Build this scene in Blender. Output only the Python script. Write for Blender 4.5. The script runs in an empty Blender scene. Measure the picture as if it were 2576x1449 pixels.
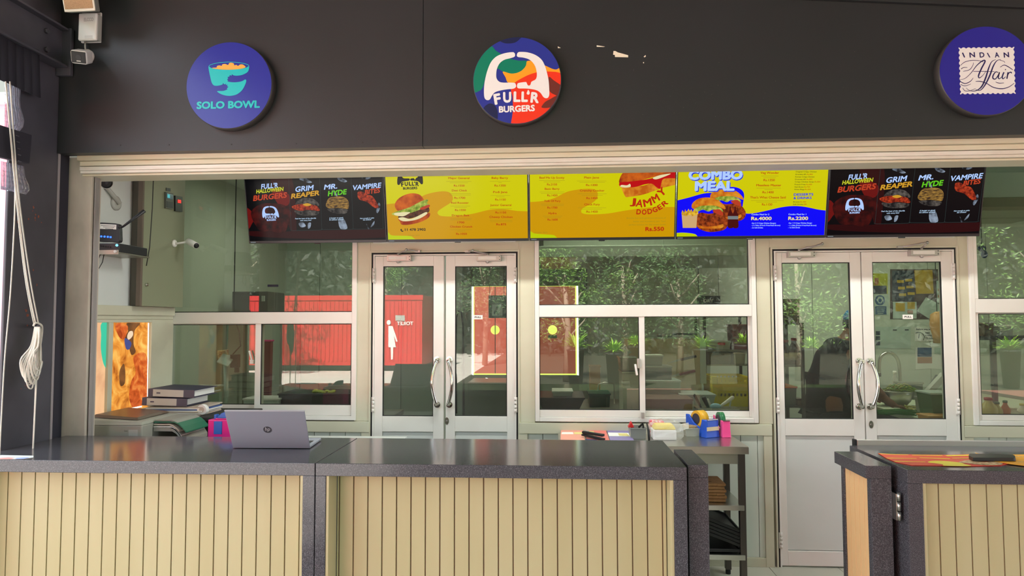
import bpy, bmesh, math, random
from mathutils import Vector, Matrix
random.seed(7)
scene = bpy.context.scene
COL = scene.collection
# ------------------------------------------------------------------ camera
EYE = Vector((0.0, 0.0, 1.626))
F = 1683.96                                   # focal length in pixels of the 2576 x 1449 frame
PITCH, YAW, ROLL = 0.0490779, -0.0640569, -0.0025390
def _axes():
    cy, sy, cp, sp = math.cos(YAW), math.sin(YAW), math.cos(PITCH), math.sin(PITCH)
    fwd = Vector((sy*cp, cy*cp, sp)); right = Vector((cy, -sy, 0)); up = right.cross(fwd)
    c, s = math.cos(ROLL), math.sin(ROLL)
    return c*right + s*up, -s*right + c*up, fwd
RIGHT, UP, FWD = _axes()
cam = bpy.data.cameras.new('camera'); cam_ob = bpy.data.objects.new('camera', cam); COL.objects.link(cam_ob)
cam.sensor_width = 36.0; cam.lens = F/2576*36.0; cam.clip_start = 0.02; cam.clip_end = 300
cam_ob.matrix_world = Matrix(((RIGHT.x, UP.x, -FWD.x, EYE.x), (RIGHT.y, UP.y, -FWD.y, EYE.y), (RIGHT.z, UP.z, -FWD.z, EYE.z), (0, 0, 0, 1)))
scene.camera = cam_ob
# ------------------------------------------------------------------ sky, sun, exposure
scene.view_settings.view_transform = 'Standard'; scene.view_settings.look = 'None'
scene.view_settings.gamma = 1.0; scene.view_settings.exposure = 0.26; scene.view_settings.use_curve_mapping = False
world = bpy.data.worlds.new('daylight'); scene.world = world; world.use_nodes = True
wn = world.node_tree.nodes; bg = wn['Background']
bg.inputs['Color'].default_value = (0.80, 0.90, 1.0, 1); bg.inputs['Strength'].default_value = 4.1
def lamp(name, kind, loc, energy, color=(1, 1, 1), rot=(0, 0, 0), **kw):
    d = bpy.data.lights.new(name, kind); d.energy = energy; d.color = color
    for k, v in kw.items(): setattr(d, k, v)
    o = bpy.data.objects.new(name, d); COL.objects.link(o); o.location = loc; o.rotation_euler = rot
    return o
# the sun stands high behind the stalls and lights the yard in front of them
lamp('sun', 'SUN', (0, 10, 12), 54.0, (1.0, 0.96, 0.90), (math.radians(-38), math.radians(-14), 0), angle=0.01)

# ------------------------------------------------------------------ helpers
def ray(x, y): return RIGHT*((x-1288)/F) + UP*(-(y-724.5)/F) + FWD
def at(x, y, Y):
    d = ray(x, y); return EYE + d*((Y-EYE.y)/d.y)
def atX(x, y, X):
    d = ray(x, y); return EYE + d*((X-EYE.x)/d.x)
def atZ(x, y, Z):
    d = ray(x, y); return EYE + d*((Z-EYE.z)/d.z)
def project(p):
    d = p-EYE; k = d.dot(FWD); return (1288+F*d.dot(RIGHT)/k, 724.5-F*d.dot(UP)/k)
class Plane:
    """origin o, unit axes u (right) and v (up); n faces the viewer"""
    def __init__(s, o, u, v):
        s.o, s.u, s.v = Vector(o), Vector(u).normalized(), Vector(v).normalized(); s.n = s.u.cross(s.v)
    def hit(s, x, y, off=0.0):
        d = ray(x, y); t = (s.o + s.n*off - EYE).dot(s.n)/d.dot(s.n); return EYE + d*t
    def loc(s, p): return ((p-s.o).dot(s.u), (p-s.o).dot(s.v))
    def pt(s, a, b, off=0.0): return s.o + s.u*a + s.v*b + s.n*off
def yplane(Y): return Plane((0, Y, 0), (1, 0, 0), (0, 0, 1))
def zm(ox, oy, s, pts): return [(ox+x/s, oy+y/s) for x, y in pts]
def spline(pts, n=5):
    out = []; k = len(pts)
    for i in range(k):
        p0, p1, p2, p3 = pts[i-1], pts[i], pts[(i+1) % k], pts[(i+2) % k]
        for j in range(n):
            t = j/n; t2, t3 = t*t, t*t*t
            out.append(tuple(0.5*((2*p1[a]) + (-p0[a]+p2[a])*t + (2*p0[a]-5*p1[a]+4*p2[a]-p3[a])*t2 + (-p0[a]+3*p1[a]-3*p2[a]+p3[a])*t3) for a in range(len(p1))))
    return out
MATS = {}
def lin(c): return tuple(((v/255)/12.92 if v/255 <= .04045 else ((v/255+.055)/1.055)**2.4) for v in c)
def mat(name, c, rough=.5, metal=0.0, spec=.5, emit=None, estr=1.0, noise=None, bump=None, coat=0, stretch=None, c2=None, alpha=None, trans=0):
    m = bpy.data.materials.new(name); m.use_nodes = True; N, L = m.node_tree.nodes, m.node_tree.links
    b = N['Principled BSDF']; col = lin(c)+(1,)
    b.inputs['Base Color'].default_value = col; b.inputs['Roughness'].default_value = rough
    b.inputs['Metallic'].default_value = metal; b.inputs['Specular IOR Level'].default_value = spec
    b.inputs['Coat Weight'].default_value = coat
    b.inputs['Transmission Weight'].default_value = trans
    if emit: b.inputs['Emission Color'].default_value = lin(emit)+(1,); b.inputs['Emission Strength'].default_value = estr
    if alpha is not None: b.inputs['Alpha'].default_value = alpha
    if noise or bump:
        tc = N.new('ShaderNodeTexCoord'); mp = N.new('ShaderNodeMapping'); L.new(tc.outputs['Object'], mp.inputs['Vector'])
        if stretch: mp.inputs['Scale'].default_value = stretch
    if noise:
        sc, lo, hi = noise[:3]; det = noise[3] if len(noise) > 3 else 4
        t = N.new('ShaderNodeTexNoise'); t.inputs['Scale'].default_value = sc; t.inputs['Detail'].default_value = det
        r = N.new('ShaderNodeValToRGB'); L.new(mp.outputs[0], t.inputs['Vector']); L.new(t.outputs['Fac'], r.inputs['Fac'])
        r.color_ramp.elements[0].position = lo; r.color_ramp.elements[1].position = hi
        r.color_ramp.elements[0].color = col; r.color_ramp.elements[1].color = lin(c2 or c)+(1,)
        L.new(r.outputs['Color'], b.inputs['Base Color'])
        if emit and c2 and len(noise) > 4: L.new(r.outputs['Color'], b.inputs['Emission Color'])
    if bump:
        t = N.new('ShaderNodeTexNoise'); t.inputs['Scale'].default_value = bump[0]; t.inputs['Detail'].default_value = 5
        bp = N.new('ShaderNodeBump'); bp.inputs['Strength'].default_value = bump[1]; bp.inputs['Distance'].default_value = .01
        L.new(mp.outputs[0], t.inputs['Vector']); L.new(t.outputs['Fac'], bp.inputs['Height']); L.new(bp.outputs[0], b.inputs['Normal'])
    MATS[name] = m; return m
def glassmat(name, tint, f0=.05, dirt=0.0, dirtcol=(200, 200, 195)):
    m = bpy.data.materials.new(name); m.use_nodes = True; N, L = m.node_tree.nodes, m.node_tree.links
    N.remove(N['Principled BSDF']); out = N['Material Output']
    tr = N.new('ShaderNodeBsdfTransparent'); tr.inputs['Color'].default_value = tuple(tint)+(1,)
    gl = N.new('ShaderNodeBsdfGlossy'); gl.inputs['Roughness'].default_value = 0.0; gl.inputs['Color'].default_value = (1, 1, 1, 1)
    lw = N.new('ShaderNodeLayerWeight'); lw.inputs['Blend'].default_value = .5
    pw = N.new('ShaderNodeMath'); pw.operation = 'POWER'; pw.inputs[1].default_value = 5; L.new(lw.outputs['Facing'], pw.inputs[0])
    ma = N.new('ShaderNodeMath'); ma.operation = 'MULTIPLY_ADD'; ma.inputs[1].default_value = 1-f0; ma.inputs[2].default_value = f0; L.new(pw.outputs[0], ma.inputs[0])
    mx = N.new('ShaderNodeMixShader'); L.new(ma.outputs[0], mx.inputs[0]); L.new(tr.outputs[0], mx.inputs[1]); L.new(gl.outputs[0], mx.inputs[2])
    last = mx
    if dirt:
        df = N.new('ShaderNodeBsdfDiffuse'); df.inputs['Color'].default_value = lin(dirtcol)+(1,)
        tc = N.new('ShaderNodeTexCoord'); t = N.new('ShaderNodeTexNoise'); t.inputs['Scale'].default_value = 3; t.inputs['Detail'].default_value = 6
        L.new(tc.outputs['Object'], t.inputs['Vector'])
        mr = N.new('ShaderNodeMapRange'); mr.inputs[1].default_value = .35; mr.inputs[2].default_value = .75; mr.inputs[3].default_value = dirt*.4; mr.inputs[4].default_value = dirt*1.5
        L.new(t.outputs['Fac'], mr.inputs[0]); m2 = N.new('ShaderNodeMixShader'); L.new(mr.outputs[0], m2.inputs[0]); L.new(mx.outputs[0], m2.inputs[1]); L.new(df.outputs[0], m2.inputs[2]); last = m2
    L.new(last.outputs[0], out.inputs['Surface']); MATS[name] = m; return m

WORLDPOS = {}
_FONT = {}
def font_mesh(s, bold, shear):
    key = (s, bold, shear)
    if key not in _FONT:
        cu = bpy.data.curves.new('t', 'FONT'); cu.body = s; cu.size = 1; cu.offset = bold; cu.shear = shear; cu.resolution_u = 3; cu.fill_mode = 'FRONT'
        ob = bpy.data.objects.new('t', cu); me = ob.to_mesh()
        vs = [(v.co.x, v.co.y) for v in me.vertices]; fs = [tuple(p.vertices) for p in me.polygons]
        ob.to_mesh_clear(); bpy.data.objects.remove(ob); bpy.data.curves.remove(cu); _FONT[key] = (vs, fs)
    return _FONT[key]
CAP = max(v[1] for v in font_mesh('H', 0, 0)[0])

class MB:
    def __init__(s): s.v, s.f, s.m, s.mats, s.sm = [], [], [], [], []
    def mi(s, name):
        if name not in s.mats: s.mats.append(name)
        return s.mats.index(name)
    def add(s, vs, fs, mt, smooth=False):
        b = len(s.v); s.v += [Vector(v) for v in vs]; k = s.mi(mt)
        for f in fs: s.f.append([b+i for i in f]); s.m.append(k); s.sm.append(smooth)
        return s
    def box(s, x0, x1, y0, y1, z0, z1, mt):
        x0, x1 = sorted((x0, x1)); y0, y1 = sorted((y0, y1)); z0, z1 = sorted((z0, z1))
        return s.add([(x0, y0, z0), (x1, y0, z0), (x1, y1, z0), (x0, y1, z0), (x0, y0, z1), (x1, y0, z1), (x1, y1, z1), (x0, y1, z1)],
                     [(3, 2, 1, 0), (4, 5, 6, 7), (0, 1, 5, 4), (1, 2, 6, 5), (2, 3, 7, 6), (3, 0, 4, 7)], mt)
    def obox(s, c, u, v, w, a, b, d, mt, taper=1.0):
        """box at c with unit axes u,v,w and full sizes a,b,d; taper scales the +w end"""
        c, u, v, w = Vector(c), Vector(u).normalized(), Vector(v).normalized(), Vector(w).normalized(); P = []
        for k in (-.5, .5):
            t = 1 if k < 0 else taper
            for i, j in ((-.5, -.5), (.5, -.5), (.5, .5), (-.5, .5)): P.append(c+u*(i*a*t)+v*(j*b*t)+w*(k*d))
        return s.add(P, [(3, 2, 1, 0), (4, 5, 6, 7), (0, 1, 5, 4), (1, 2, 6, 5), (2, 3, 7, 6), (3, 0, 4, 7)], mt)
    def hexa(s, a, b, mt):
        """prism between two quads a (near) and b (far), each 4 points"""
        return s.add(list(a)+list(b), [(0, 1, 2, 3), (7, 6, 5, 4), (1, 0, 4, 5), (2, 1, 5, 6), (3, 2, 6, 7), (0, 3, 7, 4)], mt)
    def pbox(s, x0, y0, x1, y1, Y, d, mt):
        """box whose front face covers a pixel rectangle at depth Y"""
        a, b = at(x0, y1, Y), at(x1, y0, Y); return s.box(a.x, b.x, Y, Y+d, a.z, b.z, mt)
    def frame(s, p, pts_o, pts_i, d, mt): pass
    def prism(s, pts, n, mt, smooth=False):
        """polygon pts (3D, planar) pushed along vector n"""
        n = Vector(n); k = len(pts); P = [Vector(p) for p in pts]
        s.add(P+[p+n for p in P], [tuple(range(k))], mt)
        b = len(s.v)-2*k; m = s.mi(mt)
        s.f.append([b+2*k-1-i for i in range(k)]); s.m.append(m); s.sm.append(False)
        for i in range(k):
            j = (i+1) % k; s.f.append([b+j, b+i, b+k+i, b+k+j]); s.m.append(m); s.sm.append(smooth)
        return s
    def tube(s, path, r, mt, n=8, closed=False, caps=True):
        path = [Vector(p) for p in path]; k = len(path); rr = r if isinstance(r, (list, tuple)) else [r]*k; rings = []
        t0 = (path[1]-path[0]).normalized(); nrm = t0.orthogonal().normalized()
        b = len(s.v); m = s.mi(mt)
        for i, p in enumerate(path):
            if closed: t = (path[(i+1) % k]-path[i-1])
            else: t = (path[min(i+1, k-1)]-path[max(i-1, 0)])
            if t.length < 1e-9: t = t0.copy()
            t.normalize(); nrm = (nrm - t*nrm.dot(t)); nrm = nrm.normalized() if nrm.length > 1e-6 else t.orthogonal().normalized()
            bi = t.cross(nrm)
            for a in range(n):
                an = 2*math.pi*a/n; s.v.append(p+(nrm*math.cos(an)+bi*math.sin(an))*rr[i])
        for i in range(k if closed else k-1):
            for a in range(n):
                i2 = (i+1) % k; s.f.append([b+i*n+a, b+i*n+(a+1) % n, b+i2*n+(a+1) % n, b+i2*n+a]); s.m.append(m); s.sm.append(True)
        if caps and not closed:
            s.f.append([b+a for a in range(n)][::-1]); s.m.append(m); s.sm.append(False)
            s.f.append([b+(k-1)*n+a for a in range(n)]); s.m.append(m); s.sm.append(False)
        return s
    def cyl(s, p0, p1, r, mt, n=20, r2=None): return s.tube([p0, p1], [r, r if r2 is None else r2], mt, n)
    def lathe(s, prof, c, mt, axis=(0, 0, 1), n=24, sx=1.0, sy=1.0):
        """prof: list of (radius, height) from c along axis"""
        c, ax = Vector(c), Vector(axis).normalized(); a1 = ax.orthogonal().normalized() if abs(ax.z) < .999 else Vector((1, 0, 0)); a2 = ax.cross(a1)
        b = len(s.v); m = s.mi(mt); k = len(prof)
        for r, h in prof:
            for a in range(n):
                an = 2*math.pi*a/n; s.v.append(c+ax*h+a1*(math.cos(an)*r*sx)+a2*(math.sin(an)*r*sy))
        for i in range(k-1):
            for a in range(n): s.f.append([b+i*n+a, b+i*n+(a+1) % n, b+(i+1)*n+(a+1) % n, b+(i+1)*n+a]); s.m.append(m); s.sm.append(True)
        s.f.append([b+a for a in range(n)][::-1]); s.m.append(m); s.sm.append(False)
        s.f.append([b+(k-1)*n+a for a in range(n)]); s.m.append(m); s.sm.append(False)
        return s
    def ball(s, c, r, mt, n=12, sx=1, sy=1, sz=1):
        k = 8; prof = [(max(1e-4, math.sin(math.pi*i/k))*r, -math.cos(math.pi*i/k)*r*sz) for i in range(k+1)]
        return s.lathe(prof, c, mt, n=n, sx=sx, sy=sy)
    def poly3(s, pts, mt): return s.add(pts, [tuple(range(len(pts)))], mt)
    def ppoly(s, pts, pl, mt, off=.001, n=0):
        """pixel polygon laid on plane pl (n > 0: smoothed)"""
        q = spline(pts, n) if n else pts
        P = [pl.hit(x, y, off) for x, y in q]
        nn = Vector((0, 0, 0))
        for i in range(len(P)): nn += (P[i]-P[0]).cross(P[(i+1) % len(P)]-P[0])
        if nn.dot(pl.n) < 0: P.reverse()
        return s.poly3(P, mt)
    def lpoly(s, pts, pl, mt, off=.001, n=0):
        """plane-local polygon"""
        q = spline(pts, n) if n else pts
        a = sum(q[i][0]*q[(i+1) % len(q)][1]-q[(i+1) % len(q)][0]*q[i][1] for i in range(len(q)))
        if a < 0: q = q[::-1]
        return s.poly3([pl.pt(x, y, off) for x, y in q], mt)
    def text(s, st, o, u, v, h, mt, w=None, bold=0.0, shear=0.0, align='L'):
        vs, fs = font_mesh(st, 0.0, shear)
        if not vs: return s
        b_ = bold*.95; x0 = min(a for a, b in vs)-b_; x1 = max(a for a, b in vs)+b_; k = h/(CAP+2*b_); kx = (w/(x1-x0)) if w else k
        # heavier strokes: the same outline laid down again a stroke's width to each side
        sh_ = [(0, 0)] if bold < .006 else [(b_, 0), (-b_, 0), (0, b_), (0, -b_)]+([(b_*.7, b_*.7), (-b_*.7, b_*.7), (b_*.7, -b_*.7), (-b_*.7, -b_*.7), (0, 0)] if bold > .028 else [])
        n_ = len(vs); fs = [tuple(i+n_*q for i in f) for q in range(len(sh_)) for f in fs]; vs = [(a+dx, b+dy+b_, q*2.5e-5) for q, (dx, dy) in enumerate(sh_) for a, b in vs]
        sh = {'L': 0, 'C': .5, 'R': 1}[align]*(x1-x0)
        u, v = Vector(u).normalized(), Vector(v).normalized(); o = Vector(o)
        nn = u.cross(v); return s.add([o+u*((a-x0-sh)*kx)+v*(b*k)+nn*c for a, b, c in vs], fs, mt)
    def ptext(s, st, p0, p1, hpx, pl, mt, off=.0015, bold=0.02, shear=0.0):
        """text whose baseline runs between two pixels on plane pl"""
        a, b = pl.hit(*p0, off), pl.hit(*p1, off); u = (b-a); v = pl.n.cross(u.normalized())
        h = (pl.hit(p0[0], p0[1]-hpx, off)-a).length
        return s.text(st, a, u, v, h, mt, w=u.length, bold=bold, shear=shear)
    def build(s, name, parent=None, bevel=0.0, seg=2, sub=0, solid=0.0, **props):
        me = bpy.data.meshes.new(name)
        lo = Vector([min(v[i] for v in s.v) for i in range(3)]); hi = Vector([max(v[i] for v in s.v) for i in range(3)])
        c = Vector(((lo.x+hi.x)/2, (lo.y+hi.y)/2, lo.z if parent is None else (lo.z+hi.z)/2))
        me.from_pydata([v-c for v in s.v], [], s.f); 
        for k in s.mats: me.materials.append(MATS[k])
        me.polygons.foreach_set('material_index', s.m); me.polygons.foreach_set('use_smooth', s.sm); me.update()
        o = bpy.data.objects.new(name, me); COL.objects.link(o)
        if parent is not None: o.parent = parent; o.location = c-WORLDPOS[parent.name]
        else: o.location = c
        WORLDPOS[o.name] = c
        if solid: md = o.modifiers.new('thick', 'SOLIDIFY'); md.thickness = solid; md.offset = 0
        if sub: md = o.modifiers.new('sub', 'SUBSURF'); md.levels = sub; md.render_levels = sub
        if bevel: md = o.modifiers.new('bevel', 'BEVEL'); md.width = bevel; md.segments = seg; md.limit_method = 'ANGLE'; md.angle_limit = math.radians(40); md.harden_normals = False
        for k, v in props.items(): o[k] = v
        return o
def thing(name, label, cat, loc, group=None):
    o = bpy.data.objects.new(name, None); COL.objects.link(o); o.location = Vector(loc); o.empty_display_size = .05
    WORLDPOS[o.name] = Vector(loc); o['label'] = label; o['category'] = cat
    if group: o['group'] = group
    return o
def tag(o, label, cat, group=None):
    o['label'] = label; o['category'] = cat
    if group: o['group'] = group
    return o
def structure(name, loc=None):
    o = bpy.data.objects.new(name, None); COL.objects.link(o); o.location = Vector(loc or (0, 0, 0)); WORLDPOS[o.name] = Vector(loc or (0, 0, 0)); o['kind'] = 'structure'; return o
def dup(root, loc, label=None, rotz=None):
    """a copy of a thing with copies of its parts and sub-parts, sharing their meshes"""
    r = root.copy(); COL.objects.link(r); r.location = Vector(loc); WORLDPOS[r.name] = Vector(loc)
    if rotz is not None: r.rotation_euler = (0, 0, rotz)
    if label: r['label'] = label
    for ch in list(root.children):
        c = ch.copy(); COL.objects.link(c); c.parent = r
        for g in list(ch.children):
            d = g.copy(); COL.objects.link(d); d.parent = c
    return r
# ------------------------------------------------------------------ materials
mat('charcoal', (44, 45, 47), .42, noise=(1.3, .3, .75), c2=(39, 40, 41), bump=(220, .04))
mat('steel_paint', (78, 76, 84), .45, noise=(5, .35, .7), c2=(66, 64, 72))
mat('steel_edge', (150, 140, 142), .4)
mat('rust', (150, 84, 62), .8)
mat('cloth_recess_black', (44, 42, 52), .85)
mat('white_alu', (232, 229, 224), .38, noise=(2.2, .35, .75), c2=(222, 218, 210))
mat('cream_alu', (208, 206, 184), .42, noise=(2.5, .3, .75), c2=(194, 190, 166), stretch=(.6, 1, 1.4))
mat('shutter_alu', (212, 206, 184), .4, noise=(9, .35, .7), c2=(210, 198, 170), stretch=(.5, 1, 6))
mat('shutter_white', (232, 226, 214), .35, noise=(7, .35, .7), c2=(214, 205, 188), stretch=(.5, 1, 5))
mat('weathered', (205, 194, 178), .65, noise=(6, .3, .7), c2=(168, 156, 142), stretch=(1, 1, .5))
mat('rail_grey', (150, 143, 140), .45)
mat('panel_white', (214, 218, 214), .4, noise=(1.5, .35, .75), c2=(204, 208, 202))
mat('clad_green', (206, 212, 200), .5)
mat('gap_black', (22, 20, 26), .7)
mat('rubber', (30, 30, 30), .7)
mat('slat', (192, 181, 140), .38, noise=(2.0, .3, .75), c2=(184, 172, 128), stretch=(3, 3, .4))
mat('slat_peach', (230, 186, 132), .38)
mat('groove', (120, 92, 66), .6)
mat('chrome', (225, 222, 218), .12, 1.0)
mat('steel', (190, 188, 180), .28, 1.0)
mat('steel_dull', (165, 163, 152), .4, .85)
mat('closer_grey', (186, 180, 176), .38, .5)
mat('white_plastic', (236, 232, 226), .4)
mat('grey_plastic', (176, 176, 168), .5)
mat('dark_plastic', (40, 40, 44), .4)
mat('black', (18, 18, 20), .4)
mat('paper', (236, 234, 228), .7)
mat('cardboard', (186, 140, 92), .8, noise=(30, .3, .7), c2=(172, 126, 80))
mat('cable', (34, 32, 30), .6)
mat('tile', (196, 194, 180), .3, noise=(2, .3, .7), c2=(182, 180, 166))
mat('grout', (120, 118, 108), .8)
mat('kit_wall', (206, 212, 198), .5)
mat('kit_panel', (190, 204, 190), .3)
mat('kit_floor', (110, 108, 100), .5)
mat('kit_ceiling', (214, 220, 208), .6)
mat('olive_box', (138, 142, 116), .45)
mat('olive_in_shade', (92, 86, 76), .5)  # cabinet carcass: shade on its front put into a darker olive
mat('brown_trim', (110, 96, 84), .5)
def granite():
    m = mat('granite', (70, 68, 72), .12, spec=.55); N, L = m.node_tree.nodes, m.node_tree.links; b = N['Principled BSDF']
    tc = N.new('ShaderNodeTexCoord'); t = N.new('ShaderNodeTexNoise'); t.inputs['Scale'].default_value = 330; t.inputs['Detail'].default_value = 3; t.inputs['Roughness'].default_value = .7
    t2 = N.new('ShaderNodeTexVoronoi'); t2.inputs['Scale'].default_value = 300
    r = N.new('ShaderNodeValToRGB'); e = r.color_ramp.elements; e[0].position = .36; e[0].color = lin((56, 54, 58))+(1,); e[1].position = .68; e[1].color = lin((128, 125, 128))+(1,)
    x = r.color_ramp.elements.new(.55); x.color = lin((80, 77, 81))+(1,)
    L.new(tc.outputs['Object'], t.inputs['Vector']); L.new(t.outputs['Fac'], r.inputs['Fac']); L.new(r.outputs['Color'], b.inputs['Base Color'])
    rr = N.new('ShaderNodeMapRange'); rr.inputs[3].default_value = .07; rr.inputs[4].default_value = .2; L.new(t.outputs['Fac'], rr.inputs[0]); L.new(rr.outputs[0], b.inputs['Roughness'])
granite()
glassmat('glass_green', (.64, .67, .60), .045, .03)
glassmat('glass_grey', (.62, .64, .60), .05, .05)
glassmat('clear_plastic', (.86, .86, .90), .06, .22, (215, 212, 225))

# ------------------------------------------------------------------ outside yard
WY = 4.60                                       # face of the glazed back wall
def Xw(x, y=810, Y=WY): return at(x, y, Y).x
def Zw(y, x=1400, Y=WY): return at(x, y, Y).z
mat('paving', (140, 94, 82), .8, noise=(3, .3, .7), c2=(150, 104, 90)); mat('paving_grey', (122, 120, 118), .8, noise=(3, .3, .7), c2=(110, 107, 104)); mat('roof_dark', (92, 92, 96), .6); mat('red_paint', (206, 40, 44), .45)
mat('white_paint', (235, 232, 226), .5); mat('soffit', (150, 150, 156), .5)
mat('soil', (62, 60, 46), .9, noise=(4, .3, .7), c2=(50, 54, 36)); mat('concrete', (206, 200, 190), .8, noise=(1.5, .3, .7), c2=(190, 184, 174))
m = MB(); m.box(1.2, 40, -7.2, 1.5, -.06, -.02, 'paving'); m.box(-40, 1.2, -7.2, 1.5, -.06, -.02, 'paving_grey'); o = m.build('ground_outside'); o['kind'] = 'structure'  # unseen paving, coloured reddish on the right for warm bounce onto the doors
m = MB(); m.box(-40, -2.6, -45, -7.2, -.06, -.02, 'concrete'); m.box(-2.6, 40, -45, -7.2, -.06, -.02, 'soil'); o = m.build('ground_outside'); o['kind'] = 'structure'
# canopy over the food court, stopping level with the steel column on the left
RFY = -3.9
m = MB(); m.box(-2.7, 9, RFY, 3.28, 3.62, 3.72, 'roof_dark'); m.box(-2.7, 9, 3.28, 8.5, 4.1, 4.2, 'roof_dark')
for i in range(7): m.box(-2.7+i*1.9, -2.6+i*1.9, RFY, 3.28, 3.5, 3.62, 'soffit')
m.box(-2.7, 9, RFY-.1, RFY, 3.45, 3.75, 'white_paint'); o = m.build('canopy_roof'); o['kind'] = 'structure'

# ------------------------------------------------------------------ floor of the corridor, kitchen shell
m = MB(); m.box(-6, 8, 1.5, 4.6, -.06, -.012, 'grout')
for i in range(-4, 14):
    for j in range(8): m.box(i*.45+.05, i*.45+.496, 1.5+j*.45, min(4.6, 1.5+j*.45+.446), -.03, 0, 'tile')
o = m.build('floor'); o['kind'] = 'structure'
KY = 7.6
m = MB(); m.box(-3.2, 5.2, 4.72, KY+.1, -.1, -.005, 'kit_floor'); o = m.build('floor_kitchen'); o['kind'] = 'structure'
m = MB(); m.box(-3.2, 5.2, 3.6, KY+.1, 2.95, 3.05, 'kit_ceiling'); o = m.build('ceiling'); o['kind'] = 'structure'
# rear kitchen wall of insulated panels with joints, with the rear door opening left free
RX0, RX1 = at(1190, 830, KY).x, at(1451, 830, KY).x; RZ0, RZ1 = at(1400, 944, KY).z, at(1240, 720, KY).z
m = MB()
def panels(m, x0, x1, y, z0, z1, w, mt, gap=.006):
    x = x0
    while x < x1-1e-4:
        e = min(x+w, x1); m.box(x, e-gap, y, y+.06, z0, z1, mt); x = e
    m.box(x0, x1, y+.02, y+.08, z0, z1, 'gap_black')
panels(m, -3.2, RX0-.12, KY, 0, 2.95, .48, 'kit_panel'); panels(m, RX1+.12, 5.2, KY, 0, 2.95, .62, 'kit_wall')
m.box(RX0-.12, RX1+.12, KY, KY+.08, 2.3, 2.95, 'kit_wall')
o = m.build('wall_kitchen_rear'); o['kind'] = 'structure'
m = MB(); m.box(-3.2, -3.12, 4.7, KY, 0, 2.95, 'kit_wall'); o = m.build('wall_kitchen_left'); o['kind'] = 'structure'
m = MB(); m.box(5.12, 5.2, 4.7, KY, 0, 2.95, 'kit_wall'); o = m.build('wall_kitchen_right'); o['kind'] = 'structure'
m = MB(); m.box(4.4, 4.5, 3.6, 4.6, 0, 2.95, 'cream_alu'); o = m.build('wall_corridor_right'); o['kind'] = 'structure'

# ------------------------------------------------------------------ front: fascia, shutter box, post, column
FY = 3.292
m = MB(); sx = at(1064, 200, FY).x; zb = 2.5045
m.box(-2.585, sx-.0015, FY, FY+.05, zb, 4.4, 'charcoal'); m.box(sx+.0015, 5.9, FY, FY+.05, zb, 4.4, 'charcoal'); m.box(-2.585, 5.9, FY+.02, FY+.07, zb+.002, 4.4, 'gap_black')
fas = m.build('wall_front'); fas['kind'] = 'structure'
fp = yplane(FY)
mat('screw', (30, 28, 28), .5); mat('bare_board', (236, 226, 202), .8); mat('scuff', (104, 100, 92), .7)
m = MB()
for x, y in [(303, 365), (425, 364), (582, 363), (745, 361), (912, 358), (1046, 354), (1085, 353), (1190, 352), (1290, 350), (1420, 348), (1560, 346), (1700, 344), (1860, 342), (2020, 340), (2180, 338)]:
    p = fp.hit(x, y); m.cyl(p, p-Vector((0, .002, 0)), .0035, 'screw', 10)
m.build('screw', fas, kind='stuff')
def peel(z, pts, d=.0015):
    m = MB(); P = [fp.hit(*p, .0005) for p in z]; m.prism(P, (0, d, 0), 'bare_board'); m.build('peeled_patch', fas)
S = 5.152
peel(zm(1160, 70, S, [(1975, 300), (2000, 300), (2030, 318), (2165, 355), (2165, 382), (1995, 378), (1992, 350), (1970, 348)]), None)
peel(zm(1160, 70, S, [(1757, 226), (1800, 232), (1865, 243), (1845, 248), (1757, 246)]), None)
peel(zm(1160, 70, S, [(1252, 240), (1290, 258), (1285, 262), (1254, 263)]), None)
peel(zm(1160, 70, S, [(2365, 375), (2390, 352), (2394, 370), (2380, 382)]), None)
peel(zm(1160, 70, S, [(2358, 445), (2370, 443), (2370, 458), (2360, 460)]), None)
m = MB()
random.seed(3)
for i in range(70):
    x, y = random.uniform(1380, 2280), random.gauss(230, 60)
    if y > 335 or y < 20: continue
    p = fp.hit(x, y, .0008); r = random.choice((.0008, .001, .0014)); m.add([p+Vector((math.cos(a)*r, 0, math.sin(a)*r)) for a in (0, 1.05, 2.1, 3.14, 4.2, 5.2)], [(0, 1, 2, 3, 4, 5)], 'scuff')
m.build('paint_chips', fas, kind='stuff')
# slanting edge of the soffit board at the top right
p0, p1 = fp.hit(1930, -6), fp.hit(2700, 26)
m = MB(); m.obox((p0+p1)/2-Vector((0, .01, 0)), (p1-p0), (0, 1, 0), (p1-p0).cross(Vector((0, 1, 0))), (p1-p0).length, .02, .012, 'charcoal'); o = m.build('trim_1'); o['kind'] = 'structure'
# white roller-shutter box: stacked profiles under the fascia
m = MB(); X0, X1 = at(236, 410, 3.488).x, 5.9
for y0, y1, z0, z1, mt in [(3.3572, 3.597, 2.4827, 2.546, 'shutter_alu'), (3.379, 3.597, 2.4566, 2.4817, 'shutter_alu'), (3.3954, 3.597, 2.4533, 2.4577, 'gap_black'), (3.379, 3.5425, 2.4326, 2.4533, 'shutter_white'), (3.3845, 3.5425, 2.4184, 2.4321, 'shutter_white'), (3.4008, 3.5425, 2.4064, 2.4173, 'shutter_alu')]:
    m.box(X0, X1, y0, y1, z0, z1, mt)
o = m.build('trim_2', bevel=.002); o['kind'] = 'structure'
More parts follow.
